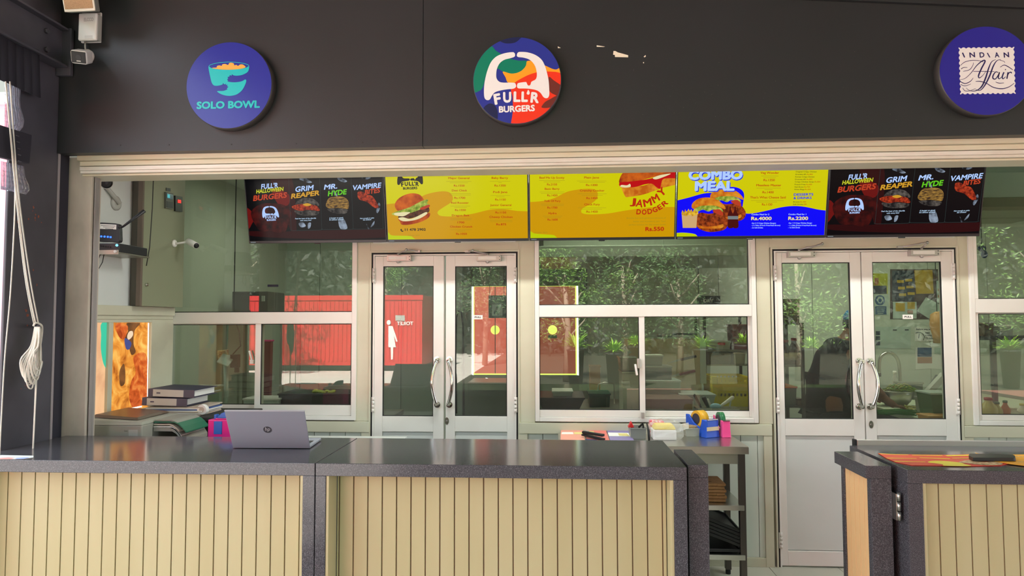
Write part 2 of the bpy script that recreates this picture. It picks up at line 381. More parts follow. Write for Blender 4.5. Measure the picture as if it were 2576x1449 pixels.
# weathered post and the shutter's guide rail at the left end of the opening
m = MB(); m.box(at(158, 800, 3.412).x, at(221, 800, 3.412).x, 3.412, 3.49, .95, 2.513, 'weathered'); o = m.build('trim_3', bevel=.004); o['kind'] = 'structure'
m = MB(); xa, xb = at(221, 800, 3.412).x+.002, at(229, 800, 3.423).x
m.box(xa, xb, 3.428, 3.444, .6, 2.47, 'rail_grey'); m.box(xa, xb, 3.453, 3.468, .6, 2.47, 'rail_grey'); m.box(xa, xa+.006, 3.428, 3.468, .6, 2.47, 'rail_grey'); o = m.build('trim_4', bevel=.002); o['kind'] = 'structure'
# steel column beside the counter, its flange edge bright, a black strip as recess shade
CX = -2.588
cy0 = atX(13, 700, CX).y
m = MB(); m.box(CX-.014, CX, cy0, 3.303, 0, 4.4, 'steel_paint'); m.box(CX-.014, CX+.004, 3.303, 3.318, 0, 4.4, 'steel_edge'); m.box(CX-.032, CX-.018, 3.318, 3.41, 0, 4.4, 'cloth_recess_black')
col = m.build('column', bevel=.003); col['kind'] = 'structure'
m = MB(); m.box(-5.5, -2.92, 3.12, 3.16, 0, 4.0, 'charcoal'); o = m.build('reflection_blocker'); o['kind'] = 'structure'  # unseen panel added to block reflections in the left window
cp = Plane((CX, 0, 0), (0, 1, 0), (0, 0, 1))
m = MB()
random.seed(5)
for cx_, cy_, n in [(95, 535, 7), (60, 555, 3), (85, 700, 3), (75, 790, 5), (60, 985, 4), (125, 650, 1)]:
    for i in range(n):
        x, y = cx_+random.gauss(0, 9), cy_+random.gauss(0, 11); p = atX(x, y, CX+.0008); r = random.uniform(.003, .009)
        m.add([p+Vector((0, math.cos(a)*r*random.uniform(.3, 1), math.sin(a)*r*random.uniform(.5, 1.4))) for a in [k*.9 for k in range(7)]], [tuple(range(7))], 'rust')
m.build('rust_patches', col, kind='stuff')

# ------------------------------------------------------------------ glazed back wall
xA0, xA1 = Xw(893), Xw(931, 800); xB0, xB1 = Xw(1306), Xw(1345); xC0, xC1 = Xw(1905, 800), Xw(1937, 700); xD0, xD1 = Xw(2415, 800), Xw(2440, 700)
XL, XR = -2.715, 4.4; ZS = Zw(1063); ZT = 2.72; ZD = 1.626+.49
m = MB()
for a, b in ((xA0, xA1), (xB0, xB1), (xC0, xC1), (xD0, xD1)): m.box(a, b, WY, WY+.09, ZS, 2.95, 'cream_alu')
for a, b in ((xA1, xB0), (xC1, xD0)):
    m.box(a, b, WY, WY+.09, ZD, 2.95, 'cream_alu'); m.box(a+.02, b-.02, WY-.012, WY, ZD+.055, ZD+.12, 'white_alu')
m.box(XL, XR, WY, WY+.09, ZT, 2.95, 'cream_alu')
o = m.build('wall_back', bevel=.002); o['kind'] = 'structure'
m = MB()
for a, b in ((XL, xA1), (xB0, xC1-.01), (xD0, XR)):
    panels(m, a+.05, b-.05, WY+.005, .06, ZS-.07, .11, 'clad_green', .003)
    m.box(a, b, WY-.012, WY+.09, ZS-.075, ZS-.001, 'cream_alu'); m.box(a, a+.055, WY-.008, WY+.09, 0, ZS-.075, 'cream_alu'); m.box(b-.055, b, WY-.008, WY+.09, 0, ZS-.075, 'cream_alu')
    m.box(a, b, WY-.006, WY+.09, 0, .06, 'cream_alu')
o = m.build('wall_sill', bevel=.003); o['kind'] = 'structure'

def ring(m, x0, x1, z0, z1, l, r, b, t, y0, y1, mt):
    """rectangular frame: outer size and the widths of its four sides"""
    m.box(x0, x0+l, y0, y1, z0, z1, mt); m.box(x1-r, x1, y0, y1, z0, z1, mt)
    if b: m.box(x0+l, x1-r, y0, y1, z0, z0+b, mt)
    if t: m.box(x0+l, x1-r, y0, y1, z1-t, z1, mt)
    return m
def window(name, ox0, ox1, tr0, tr1, head, sill, sashes, glass, up0, up1, uptop=ZT):
    """ox: outer pixel columns; tr: pixel rows of the transom; sashes: list of (outer x0, x1, glass x0, x1, glass y0, y1, depth)"""
    w = structure(name, (0, WY, ZS)); X0, X1 = Xw(ox0, 900), Xw(ox1, 900); zs, zt0, zt1 = Zw(sill), Zw(tr1), Zw(tr0)
    m = MB(); ring(m, X0, X1, zs, uptop, .03, .03, .03, .03, WY-.015, WY+.07, 'white_alu'); m.box(X0+.03, X1-.03, WY-.012, WY+.07, zt0, zt1, 'white_alu')
    m.box(X0+.03, Xw(up0, 700), WY-.012, WY+.05, zt1, uptop-.03, 'white_alu'); m.box(Xw(up1, 700), X1-.03, WY-.012, WY+.05, zt1, uptop-.03, 'white_alu')
    m.build('window_frame', w, bevel=.0025)
    m = MB(); m.box(Xw(up0, 700)-.005, Xw(up1, 700)+.005, WY+.03, WY+.036, zt1-.005, uptop-.02, glass); m.build('pane', w)
    m = MB(); ring(m, Xw(up0, 700)-.002, Xw(up1, 700)+.002, zt1, uptop-.03, .006, .006, .006, .006, WY+.018, WY+.03, 'rubber'); m.build('gasket', w)
    for sx0, sx1, gx0, gx1, gy0, gy1, dy in sashes:
        a, b, c, d = Xw(sx0, 900), Xw(sx1, 900), Xw(gx0, 900), Xw(gx1, 900); g1, g0 = Zw(gy0), Zw(gy1)
        m = MB(); ring(m, a, b, zs+.031, zt0, c-a, b-d, g0-zs-.031, zt0-g1, WY+dy, WY+dy+.028, 'white_alu'); s = m.build('sash', w, bevel=.003)
        m = MB(); ring(m, c, d, g0, g1, .005, .005, .005, .005, WY+dy+.004, WY+dy+.012, 'rubber'); m.build('gasket', s)
        m = MB(); m.box(c-.004, d+.004, WY+dy+.012, WY+dy+.018, g0-.004, g1+.004, glass); m.build('pane', s)
    return w
w1 = window('window_1', 401, 897, 783, 812, 440, 1060, [(409, 656, 416, 641, 814, 1024, .030), (642, 889, 656, 884, 813, 1022, -.004)], 'glass_green', 416, 887)
w2 = window('window_2', 1346, 1904, 768, 797, 604, 1060, [(1350, 1622, 1357, 1608, 798, 1031, -.006), (1609, 1897, 1623, 1886, 797, 1033, .030)], 'glass_green', 1349, 1885)
w3 = window('window_3', 2443, 2960, 757, 790, 420, 1062, [(2455, 2720, 2465, 2700, 792, 1037, .000), (2700, 2950, 2715, 2945, 792, 1037, .03)], 'glass_green', 2457, 2940)
# latches on the middle and left windows
m = MB(); p = at(1607, 915, WY-.012); m.box(p.x-.012, p.x+.01, WY-.03, WY-.008, p.z-.03, p.z+.035, 'closer_grey'); p2 = at(1600, 930, WY-.03)
m.obox((p2.x, WY-.035, p2.z), (1, 0, .15), (0, 1, 0), (-.15, 0, 1), .014, .016, .075, 'white_plastic'); m.build('latch', w2, bevel=.003)
m = MB(); p = at(1617, 1045, WY-.02); m.box(p.x-.01, p.x+.01, WY-.03, WY-.005, p.z-.02, p.z+.02, 'closer_grey'); m.build('stop_block', w2, bevel=.002)
m = MB(); p = at(632, 905, WY+.02); m.obox((p.x-.005, WY+.02, p.z+.03), (1, 0, .3), (0, 1, 0), (-.3, 0, 1), .012, .012, .07, 'white_plastic'); m.box(p.x-.01, p.x+.02, WY+.014, WY+.03, p.z-.03, p.z, 'white_plastic'); m.build('latch', w1, bevel=.003)

def door(name, jl, jr, leaves, glass, sign, zbot=.01):
    """jl, jr: world x of the frame; leaves: (x0, x1, gx0, gx1, gy0, gy1, rail_y, hinge side, closer x0, x1, y, arm end)"""
    d = structure(name, ((jl+jr)/2, WY, 0))
    m = MB(); ring(m, jl, jr, 0, ZD, .012, .012, 0, .012, WY-.008, WY+.06, 'cream_alu'); ring(m, jl+.012, jr-.012, 0, ZD-.012, .012, .012, 0, .012, WY+.002, WY+.06, 'gap_black')
    ring(m, jl+.024, jr-.024, 0, ZD-.024, .010, .010, 0, .010, WY-.004, WY+.05, 'white_alu'); m.box(jl+.03, jr-.03, WY+.045, WY+.06, .0, ZD-.03, 'gap_black') if False else None
    m.build('door_frame', d, bevel=.001)
    for L_ in leaves:
        x0, x1, gx0, gx1, gy0, gy1, ry, side, (cx0, cx1, cy), arm, hinges, (hx, hy0, hy1) = L_
        zt = ZD-.036; g1, g0 = Zw(gy0, gx0), Zw(gy1, gx0); r0 = Zw(ry, gx0); a, b = Xw(gx0, 800), Xw(gx1, 800)
        m = MB(); ring(m, x0, x1, zbot, zt, a-x0, x1-b, .0, zt-g1, WY+.004, WY+.044, 'white_alu'); m.box(a, b, WY+.004, WY+.044, r0, g0, 'white_alu'); m.box(a, b, WY+.004, WY+.044, zbot, .105, 'white_alu')
        m.box(a, b, WY+.016, WY+.036, .108, r0-.004, 'panel_white'); m.box(a, b, WY+.024, WY+.034, .1, .11, 'gap_black'); m.box(a, b, WY+.024, WY+.034, r0-.006, r0, 'gap_black')
        lf = m.build('leaf', d, bevel=.002)
        m = MB(); m.box(a-.004, b+.004, WY+.02, WY+.026, g0-.004, g1+.004, glass); m.build('pane', lf)
        m = MB(); ring(m, a-.001, b+.001, g0-.001, g1+.001, .006, .006, .006, .006, WY+.008, WY+.02, 'rubber'); m.build('gasket', lf)
        # bowed chrome pull handle on two round roses
        p1, p0 = at(hx, hy0, WY-.03), at(hx, hy1, WY-.03); m = MB(); path = []
        sg = -1 if side == 'L' else 1
        for i in range(17):
            t = i/16; path.append((p0.x+sg*.03*math.sin(math.pi*t) - sg*.004, WY-.045-.018*math.sin(math.pi*t), p0.z+(p1.z-p0.z)*t))
        m.tube(path, .0115, 'chrome', 12)
        for p in (p0, p1):
            m.cyl((p.x, WY+.004, p.z), (p.x, WY-.008, p.z), .021, 'chrome', 20); m.cyl((p.x, WY-.006, p.z), (p.x-sg*.004, WY-.05, p.z), .011, 'chrome', 12)
        m.build('handle', lf)
        for hz in hinges:
            m = MB(); zc = Zw(hz, gx0); hxx = x0-.004 if side == 'L' else x1+.004
            for k in range(4): m.cyl((hxx, WY-.006, zc-.05+k*.026), (hxx, WY-.006, zc-.05+k*.026+.0235), .008, 'white_alu', 10)
            m.box(hxx-.012, hxx+.012, WY-.002, WY+.005, zc-.05, zc+.052, 'white_alu'); m.build('hinge', lf)
        c0, c1 = at(cx0, cy, WY-.03), at(cx1, cy, WY-.03); m = MB()
        m.box(c0.x, c1.x, WY-.045, WY+.004, c0.z-.02, c0.z+.02, 'closer_grey'); m.box(c0.x+.012, c1.x-.03, WY-.048, WY-.044, c0.z-.011, c0.z+.012, 'white_alu'); m.ball(((c0.x+c1.x)/2-.01, WY-.022, c0.z-.022), .013, 'closer_grey')
        for dx in (.008,): 
            for dz in (-.01, .01): m.cyl((c1.x-dx, WY-.047, c0.z+dz), (c1.x-dx, WY-.044, c0.z+dz), .0035, 'black', 8)
        m.build('door_closer', lf, bevel=.004)
        m = MB(); xm = (c0.x+c1.x)/2-.01; e, k = at(arm[0], arm[1], WY-.05), at(arm[2], arm[3], WY-.035)
        m.cyl((xm, WY-.022, c0.z+.018), (xm, WY-.022, c0.z+.034), .008, 'closer_grey', 12); m.tube([(xm, WY-.022, c0.z+.032), (e.x, WY-.06, e.z-.006)], .0045, 'closer_grey', 8); m.ball((e.x, WY-.06, e.z), .0085, 'steel'); m.cyl((e.x, WY-.06, e.z-.012), (e.x, WY-.06, e.z+.006), .006, 'steel', 10)
        m.tube([(e.x, WY-.06, e.z), (k.x, WY-.025, k.z)], .0045, 'closer_grey', 8); m.box(k.x-.025, k.x+.012, WY-.03, WY-.006, k.z-.007, k.z+.007, 'closer_grey'); m.build('closer_arm', lf)
        if side == 'R':
            q = at(sign[0], sign[1], WY+.004); m = MB(); lx = at(sign[2], sign[3], WY)
            m.box(q.x-.032, q.x+.032, WY+.013, WY+.0195, q.z-.0145, q.z+.0145, 'white_plastic'); m.text('PULL', (q.x, WY+.0125, q.z-.006), (1, 0, 0), (0, 0, 1), .0125, 'black', w=.046, bold=.03, align='C'); m.build('pull_sign', lf, label='small white plate reading PULL')
            m = MB(); m.prism([(lx.x+math.cos(t)*.014*(1 if abs(math.cos(t)) > .3 else .8), WY+.004, lx.z+math.sin(t)*.025) for t in [k*math.pi/8 for k in range(16)]], (0, -.003, 0), 'steel'); m.cyl((lx.x, WY+.001, lx.z), (lx.x, WY-.004, lx.z), .006, 'closer_grey', 12); m.box(lx.x-.0015, lx.x+.0015, WY-.005, WY-.003, lx.z-.005, lx.z+.003, 'black'); m.build('lock', lf)
    return d
jl, jr = -1.291, -.243
door('door_1', jl, jr, [(jl+.034, Xw(1116), 963, 1090, 670, 1047, 1086, 'L', (974, 1034, 650), (1023, 628, 1052, 632), (693, 1018), (1098, 905, 1019)),
                        (Xw(1121), jr-.034, 1144.5, 1275, 670, 1047, 1086, 'R', (1199, 1260, 650), (1190, 630, 1178, 632), (693, 1018), (1129, 905, 1019))], 'glass_grey', (1202, 798, 1124, 1059))
jl, jr = 1.450, 2.664
door('door_2', jl, jr, [(jl+.034, Xw(2169, 800), 1970, 2142, 661, 1054, 1096, 'L', (1982, 2049, 640), (2067, 613, 2040, 622), (687, 1020, 1360), (2166, 909, 1024)),
                        (Xw(2172, 800), jr-.034, 2199, 2373, 659, 1054, 1096, 'R', (2289, 2360, 636), (2331, 610, 2270, 621), (684, 1022), (2194, 909, 1024))], 'glass_green', (2286, 797, 2192, 1068))

# ------------------------------------------------------------------ partition on the left, with its two backlit posters
PX = -2.715
pp = Plane((PX, 0, 0), (0, 1, 0), (0, 0, 1))
def pb(m, xa, ya, xb, yb, d, mt, back=.03):
    a, b = atX(xa, ya, PX), atX(xb, yb, PX); m.box(PX-back, PX+d, a.y, b.y, a.z, b.z, mt)
m = MB(); zl, zh = atX(357, 1027, PX).z, atX(374, 811, PX).z
m.box(PX-.06, PX, 3.46, WY, 0, zl-.03, 'cream_alu'); m.box(PX-.06, PX, 3.46, WY, zh+.03, 2.95, 'panel_white')
m.box(PX-.02, PX+.03, 3.5, WY-.02, zh+.045, zh+.105, 'cream_alu'); m.box(PX-.02, PX+.018, 3.5, WY-.02, zh+.02, zh+.045, 'cream_alu')
o = m.build('wall_left', bevel=.002); o['kind'] = 'structure'
w4 = structure('window_4', (PX, 4.2, 1.1)); yA, yM0, yM1, yB = 3.55, atX(268, 900, PX).y, atX(279, 900, PX).y, atX(376, 900, PX).y
m = MB(); m.box(PX-.03, PX+.012, yA-.05, yA, zl-.03, zh+.03, 'cream_alu'); m.box(PX-.03, PX+.012, yM0, yM1, zl, zh, 'cream_alu'); m.box(PX-.03, PX+.012, yB, WY-.005, zl-.03, zh+.03, 'cream_alu')
m.box(PX-.03, PX+.012, yA, yB, zl-.03, zl, 'cream_alu'); m.box(PX-.03, PX+.012, yA, yB, zh, zh+.03, 'cream_alu'); m.build('window_frame', w4, bevel=.002)
m = MB(); m.box(PX-.024, PX-.02, yA, yB, zl, zh, 'rubber'); m.build('backing', w4)
# ------------------------------------------------------------------ flat printed shapes
def clip(poly, win):
    """keep the part of a polygon inside a convex window (both pixel lists)"""
    a = sum(win[i][0]*win[(i+1) % len(win)][1]-win[(i+1) % len(win)][0]*win[i][1] for i in range(len(win)))
    if a < 0: win = win[::-1]
    out = list(poly)
    for i in range(len(win)):
        A, B = win[i], win[(i+1) % len(win)]; src, out = out, []
        side = lambda p: (B[0]-A[0])*(p[1]-A[1])-(B[1]-A[1])*(p[0]-A[0])
        for j in range(len(src)):
            p, q = src[j-1], src[j]; sp, sq = side(p), side(q)
            if (sp >= 0) != (sq >= 0):
                t = sp/(sp-sq); out.append((p[0]+(q[0]-p[0])*t, p[1]+(q[1]-p[1])*t))
            if sq >= 0: out.append(q)
        if not out: break
    return out
def pclip(m, pts, win, pl, mt, off=.001, n=5):
    q = clip(spline(pts, n) if n else pts, win)
    if len(q) > 2: m.ppoly(q, pl, mt, off)
def pstroke(m, pts, w, pl, mt, off=.0015, n=6, closed=False):
    """ribbon of pixel width w along an open pixel path"""
    P = []; k = len(pts); W = w if isinstance(w, (list, tuple)) else [w]*k; WW = []
    for i in range(k-1):
        p0, p1, p2, p3 = pts[max(i-1, 0)], pts[i], pts[i+1], pts[min(i+2, k-1)]
        for j in range(n):
            t = j/n; P.append(tuple(.5*((2*p1[a])+(-p0[a]+p2[a])*t+(2*p0[a]-5*p1[a]+4*p2[a]-p3[a])*t*t+(-p0[a]+3*p1[a]-3*p2[a]+p3[a])*t**3) for a in (0, 1))); WW.append(W[i]+(W[i+1]-W[i])*t)
    P.append(pts[-1]); WW.append(W[-1])
    for i in range(len(P)-1):
        def nrm(a):
            d = (P[min(a+1, len(P)-1)][0]-P[max(a-1, 0)][0], P[min(a+1, len(P)-1)][1]-P[max(a-1, 0)][1]); l = math.hypot(*d) or 1; return (-d[1]/l*WW[a]/2, d[0]/l*WW[a]/2)
        n0, n1 = nrm(i), nrm(i+1)
        m.ppoly([(P[i][0]+n0[0], P[i][1]+n0[1]), (P[i+1][0]+n1[0], P[i+1][1]+n1[1]), (P[i+1][0]-n1[0], P[i+1][1]-n1[1]), (P[i][0]-n0[0], P[i][1]-n0[1])], pl, mt, off)
class Moved:
    """plane that repeats on dst what was measured on src"""
    def __init__(s, src, dst): s.src, s.dst, s.u, s.v, s.n, s.o = src, dst, dst.u, dst.v, dst.n, dst.o
    def hit(s, x, y, off=0.0):
        a, b = s.src.loc(s.src.hit(x, y)); return s.dst.pt(a, b, off)

# ------------------------------------------------------------------ round shop signs
mat('sign_blue', (40, 44, 148), .28); mat('sign_teal', (20, 186, 188), .3); mat('sign_food', (250, 172, 72), .3); mat('sign_rim', (70, 64, 60), .45)
mat('sign_royal', (44, 54, 150), .3); mat('sign_navy', (30, 36, 78), .3); mat('sign_green', (8, 128, 100), .3); mat('sign_amber', (252, 166, 36), .3); mat('sign_red', (240, 56, 28), .3); mat('sign_brown', (112, 46, 38), .3); mat('sign_white', (240, 238, 236), .35); mat('sign_ink', (40, 34, 96), .4); mat('sign_violet', (46, 40, 150), .3)
def disc_sign(name, label, c, r, face):
    C = at(c[0], c[1], FY-.05); R = (at(c[0]+r, c[1], FY-.05).x-at(c[0]-r, c[1], FY-.05).x)/2
    t = thing(name, label, 'sign', (C.x, FY-.05, C.z-R))
    m = MB(); m.lathe([(R, 0), (R, .046), (R-.004, .05)], (C.x, FY, C.z), 'sign_rim', (0, -1, 0), 72); m.build('rim', t)
    m = MB(); m.lathe([(R-.003, 0), (R-.003, .002)], (C.x, FY-.05, C.z), face, (0, -1, 0), 72); m.build('face', t)
    return t, Plane((0, FY-.052, 0), (1, 0, 0), (0, 0, 1)), [project(Vector((C.x+math.cos(a)*(R-.0035), FY-.0522, C.z+math.sin(a)*(R-.0035)))) for a in [k*math.pi/36 for k in range(72)]]
# bowl sign
s1, pl, win = disc_sign('round_sign', 'round blue wall sign with a turquoise bowl hugged by arms, lettered SOLO BOWL', (576, 214.5), 108, 'sign_blue')
S, ox, oy = 5.571, 440, 80
Q = lambda pts: zm(ox, oy, S, pts)
m = MB()
m.ppoly(spline(Q([(472, 485), (520, 512), (620, 527), (720, 533), (830, 529), (930, 519), (1010, 497), (1040, 478), (1030, 545), (1000, 577), (940, 605), (870, 615), (822, 610), (800, 595), (795, 614), (768, 608), (762, 628), (738, 634), (748, 655), (730, 665), (745, 680), (735, 692), (770, 703), (830, 708), (900, 702), (950, 688), (985, 668), (1000, 685), (985, 740), (940, 820), (870, 875), (790, 897), (710, 893), (640, 870), (592, 838), (610, 830), (680, 828), (735, 806), (728, 792), (750, 772), (732, 762), (738, 742), (716, 745), (715, 726), (695, 737), (672, 716), (670, 735), (640, 748), (590, 757), (545, 750), (515, 710), (495, 630), (480, 560)]), 3), pl, 'sign_teal', .0008)
pstroke(m, Q([(474, 487), (500, 462), (600, 436), (700, 426), (760, 424), (840, 426), (950, 440), (1020, 460), (1037, 478)]), 1.3, pl, 'sign_teal', .0012)
m.build('bowl_emblem', s1, label='turquoise bowl with two arms')
m = MB(); m.ppoly(spline(Q([(520, 510), (545, 503), (585, 500), (590, 480), (625, 470), (655, 478), (665, 458), (705, 450), (745, 465), (760, 440), (790, 433), (825, 445), (832, 470), (860, 463), (885, 478), (910, 460), (945, 457), (975, 475), (990, 497), (930, 517), (830, 528), (720, 531), (620, 525)]), 3), pl, 'sign_food', .0012)
m.build('food_emblem', s1, label='orange heap in the bowl')
m = MB(); m.ptext('SOLO BOWL', *Q([(303, 1084), (1190, 1066)]), 105/S, pl, 'sign_teal', .0014, bold=.05); m.build('lettering', s1)
# burger sign
s2, pl, win = disc_sign('round_sign', 'round multicoloured wall sign with a white burger outline, lettered FULL\'R BURGERS', (1300.5, 202.5), 111.5, 'sign_royal')
S, ox, oy = 5.152, 1160, 70
m = MB()
for k, (mt, pts) in enumerate([('sign_navy', [(490, 165), (560, 198), (630, 203), (700, 190), (755, 150), (785, 100), (630, 60), (480, 120)]),
    ('sign_green', [(385, 235), (450, 295), (540, 350), (640, 400), (750, 425), (858, 430), (840, 490), (790, 550), (720, 585), (640, 592), (540, 565), (470, 530), (380, 560), (320, 620), (297, 720), (270, 790), (230, 820), (165, 830), (80, 700), (120, 450), (250, 280)]),
    ('sign_amber', [(858, 430), (960, 435), (1080, 485), (1180, 530), (1230, 540), (1265, 525), (1330, 500), (1330, 600), (1200, 577), (1110, 570), (975, 580), (830, 630), (710, 705), (610, 710), (575, 640), (540, 568), (640, 592), (720, 585), (790, 550), (840, 490)]),
    ('sign_red', [(975, 578), (1110, 566), (1290, 588), (1380, 700), (1330, 900), (1240, 1150), (900, 1340), (660, 1330), (645, 1250), (668, 1100), (668, 900), (645, 800), (690, 715), (830, 630)]),
    ('sign_brown', [(1135, 640), (1200, 680), (1290, 742), (1360, 800), (1300, 920), (1235, 878), (1145, 815)]),
    ('sign_brown', [(1235, 882), (1320, 880), (1270, 1010), (1165, 1030), (1100, 1040), (1050, 1035), (1045, 1015), (1090, 960), (1160, 920)]),
    ('sign_navy', [(380, 980), (440, 1010), (470, 1090), (470, 1190), (430, 1260), (280, 1180), (290, 1050), (330, 1000)])]):
    pclip(m, Q(pts), win, pl, mt, .0004+.00012*k)
m.build('colour_patches', s2)
BURG_L = [(700, 350), (690, 325), (660, 315), (560, 330), (460, 370), (390, 440), (345, 540), (315, 650), (298, 760), (298, 880), (315, 925), (345, 938), (375, 925), (400, 880), (440, 835), (520, 810), (600, 797), (680, 788), (710, 765), (710, 740), (695, 715), (640, 710), (540, 710), (490, 695), (460, 655), (455, 600), (465, 530), (500, 460), (560, 415), (640, 393), (690, 375)]
BURG_R = [(722, 350), (735, 322), (765, 312), (860, 318), (960, 350), (1040, 410), (1085, 490), (1115, 590), (1135, 690), (1142, 800), (1142, 870), (1125, 905), (1095, 912), (1065, 895), (1030, 845), (980, 810), (900, 792), (820, 786), (745, 785), (725, 765), (727, 735), (745, 715), (835, 702), (850, 715), (862, 740), (880, 748), (898, 738), (908, 705), (925, 690), (960, 672), (978, 640), (980, 580), (960, 500), (920, 440), (870, 405), (800, 385), (745, 380), (725, 368)]
DROP = [(870, 803), (885, 825), (890, 848), (880, 864), (866, 866), (852, 858), (850, 842), (860, 822)]
LET = [('F', (437, 1000), (525, 984), 142), ('U', (545, 972), (652, 968), 140), ('L', (678, 962), (770, 962), 138), ('L', (780, 962), (865, 962), 138), ('R', (896, 970), (1005, 978), 140)]
def burger_logo(m, fx, pl, mt, off=.0016, small=True, n=3):
    """the two-part burger outline with its lettering; fx maps drawing coordinates to pixels"""
    m.ppoly([fx(p) for p in spline(BURG_L, n)], pl, mt, off); m.ppoly([fx(p) for p in spline(BURG_R, n)], pl, mt, off); m.ppoly([fx(p) for p in spline(DROP, 2)], pl, mt, off)
    k = abs(fx((100, 0))[0]-fx((0, 0))[0])/100
    for st, a, b, h in LET: m.ptext(st, fx(a), fx(b), h*k, pl, mt, off, bold=.05)
    m.ptext('BURGERS', fx((490, 1100)), fx((957, 1080)), 84*k, pl, mt, off, bold=.045)
m = MB(); burger_logo(m, lambda p: (1160+p[0]/S, 70+p[1]/S), pl, 'sign_white', .0018, n=5); m.build('burger_emblem', s2, label='white burger outline and lettering')
# stamp sign, cut by the frame on the right
s3, pl, win = disc_sign('round_sign', 'round violet wall sign at the far right with a white stamp, lettered INDIAN AFFAIR', (2481, 178), 119.5, 'sign_violet')
S, ox, oy = 3.37, 2300, 0
m = MB(); cor = [(375, 403), (848, 397), (860, 795), (388, 800)]; per = []
for i in range(4):
    a, b = cor[i], cor[(i+1) % 4]; k = 11 if i % 2 == 0 else 9; d = (b[0]-a[0], b[1]-a[1]); l = math.hypot(*d); nn = (-d[1]/l, d[0]/l)
    for j in range(k*6):
        t = j/(k*6); ph = (t*k) % 1; r = max(0, math.cos((ph-.5)*2*math.pi))**.6*9 if .25 < ph < .75 else 0
        per.append((a[0]+d[0]*t+nn[0]*r, a[1]+d[1]*t+nn[1]*r))
m.ppoly(Q(per), pl, 'sign_white', .0008); m.build('stamp', s3, label='white stamp with perforated edge')
m = MB(); x = [(422, 432), (470, 517), (556, 597), (637, 645), (684, 722), (760, 806)]
for ch, (a, b) in zip('INDIAN', x): m.ptext(ch, *Q([(a, 489), (b, 485)]), 44/S, pl, 'sign_ink', .0014, bold=.03)
for pts, w in [([(386, 675), (430, 665), (480, 620), (530, 555), (580, 515), (600, 520), (570, 580), (545, 640), (552, 660), (580, 640), (610, 600)], [3, 4, 5, 7, 10, 12, 12, 12, 8, 4, 3]),
               ([(392, 555), (430, 525), (490, 512), (550, 515), (585, 525)], [4, 5, 5, 4, 4]), ([(500, 605), (560, 605), (680, 606)], [4, 5, 4]),
               ([(690, 505), (655, 525), (630, 580), (605, 660), (570, 735), (520, 770), (470, 768), (440, 745)], [3, 6, 11, 13, 12, 6, 4, 3]), ([(735, 505), (700, 515), (670, 560), (640, 640), (600, 720), (560, 765), (520, 760)], [3, 6, 11, 13, 11, 6, 4]), ([(725, 510), (760, 520), (768, 532)], [4, 4, 3]),
               ([(712, 615), (690, 610), (668, 640), (668, 665), (690, 668), (715, 630), (722, 615), (712, 655), (722, 668), (742, 650)], [5, 8, 11, 11, 8, 6, 10, 11, 7, 4]), ([(760, 612), (746, 650), (752, 668), (775, 650)], [11, 11, 8, 4]), ([(770, 588), (776, 592)], [10, 10]),
               ([(795, 612), (785, 668)], [11, 11]), ([(788, 650), (802, 620), (818, 612), (826, 622)], [4, 7, 10, 8]), ([(520, 690), (560, 690), (610, 705), (670, 740), (740, 752), (800, 738), (848, 705)], [4, 7, 6, 7, 8, 6, 4]),
               ([(388, 690), (430, 708), (475, 690), (500, 660)], [7, 7, 6, 3]), ([(392, 715), (430, 728), (480, 712)], [5, 5, 3]), ([(415, 605), (470, 590), (498, 550), (500, 530)], [4, 5, 4, 3]), ([(396, 585), (420, 572), (450, 572)], [6, 5, 3]),
               ([(728, 570), (760, 552), (795, 565), (835, 592)], [4, 6, 7, 5]), ([(690, 695), (720, 705), (760, 703)], [4, 6, 4]), ([(410, 745), (430, 770), (470, 770), (520, 750)], [4, 5, 4, 3])]:
    pstroke(m, Q(pts), [a/S for a in w], pl, 'sign_ink', .0014)
m.build('lettering', s3, label='dark script and capitals')

# ------------------------------------------------------------------ menu televisions in a row
def scr(name, c): return mat(name, (0, 0, 0), .12, spec=.1, emit=c, estr=.82)
for nm, c in [('px_yellow', (208, 202, 0)), ('px_orange', (206, 152, 0)), ('px_lime', (190, 206, 0)), ('px_red', (186, 44, 10)), ('px_olive', (160, 140, 24)), ('px_ink', (34, 30, 26)), ('px_blue', (4, 4, 250)), ('px_sky', (176, 205, 255)), ('px_deep', (40, 60, 210)), ('px_black', (6, 6, 9)), ('px_grey', (120, 128, 130)), ('px_line', (44, 56, 56)), ('px_green', (96, 196, 30)), ('px_acid', (196, 200, 40)), ('px_gold', (206, 152, 40)), ('px_brick', (184, 62, 34)), ('px_maroon', (44, 8, 10)), ('px_crimson', (104, 16, 14)), ('px_jam', (188, 10, 18)), ('px_cream', (230, 220, 170)), ('px_leaf', (150, 190, 60)), ('px_cola', (72, 14, 14)), ('px_kraft', (206, 168, 116)), ('px_steel', (88, 104, 120)), ('px_text', (196, 226, 255)), ('px_butter', (244, 226, 130))]: scr(nm, c)
def scrn(name, c, c2, sc, lo=.35, hi=.65, stretch=None): return mat(name, c, .12, spec=.1, emit=c, estr=.82, noise=(sc, lo, hi, 5, 1), c2=c2, stretch=stretch)
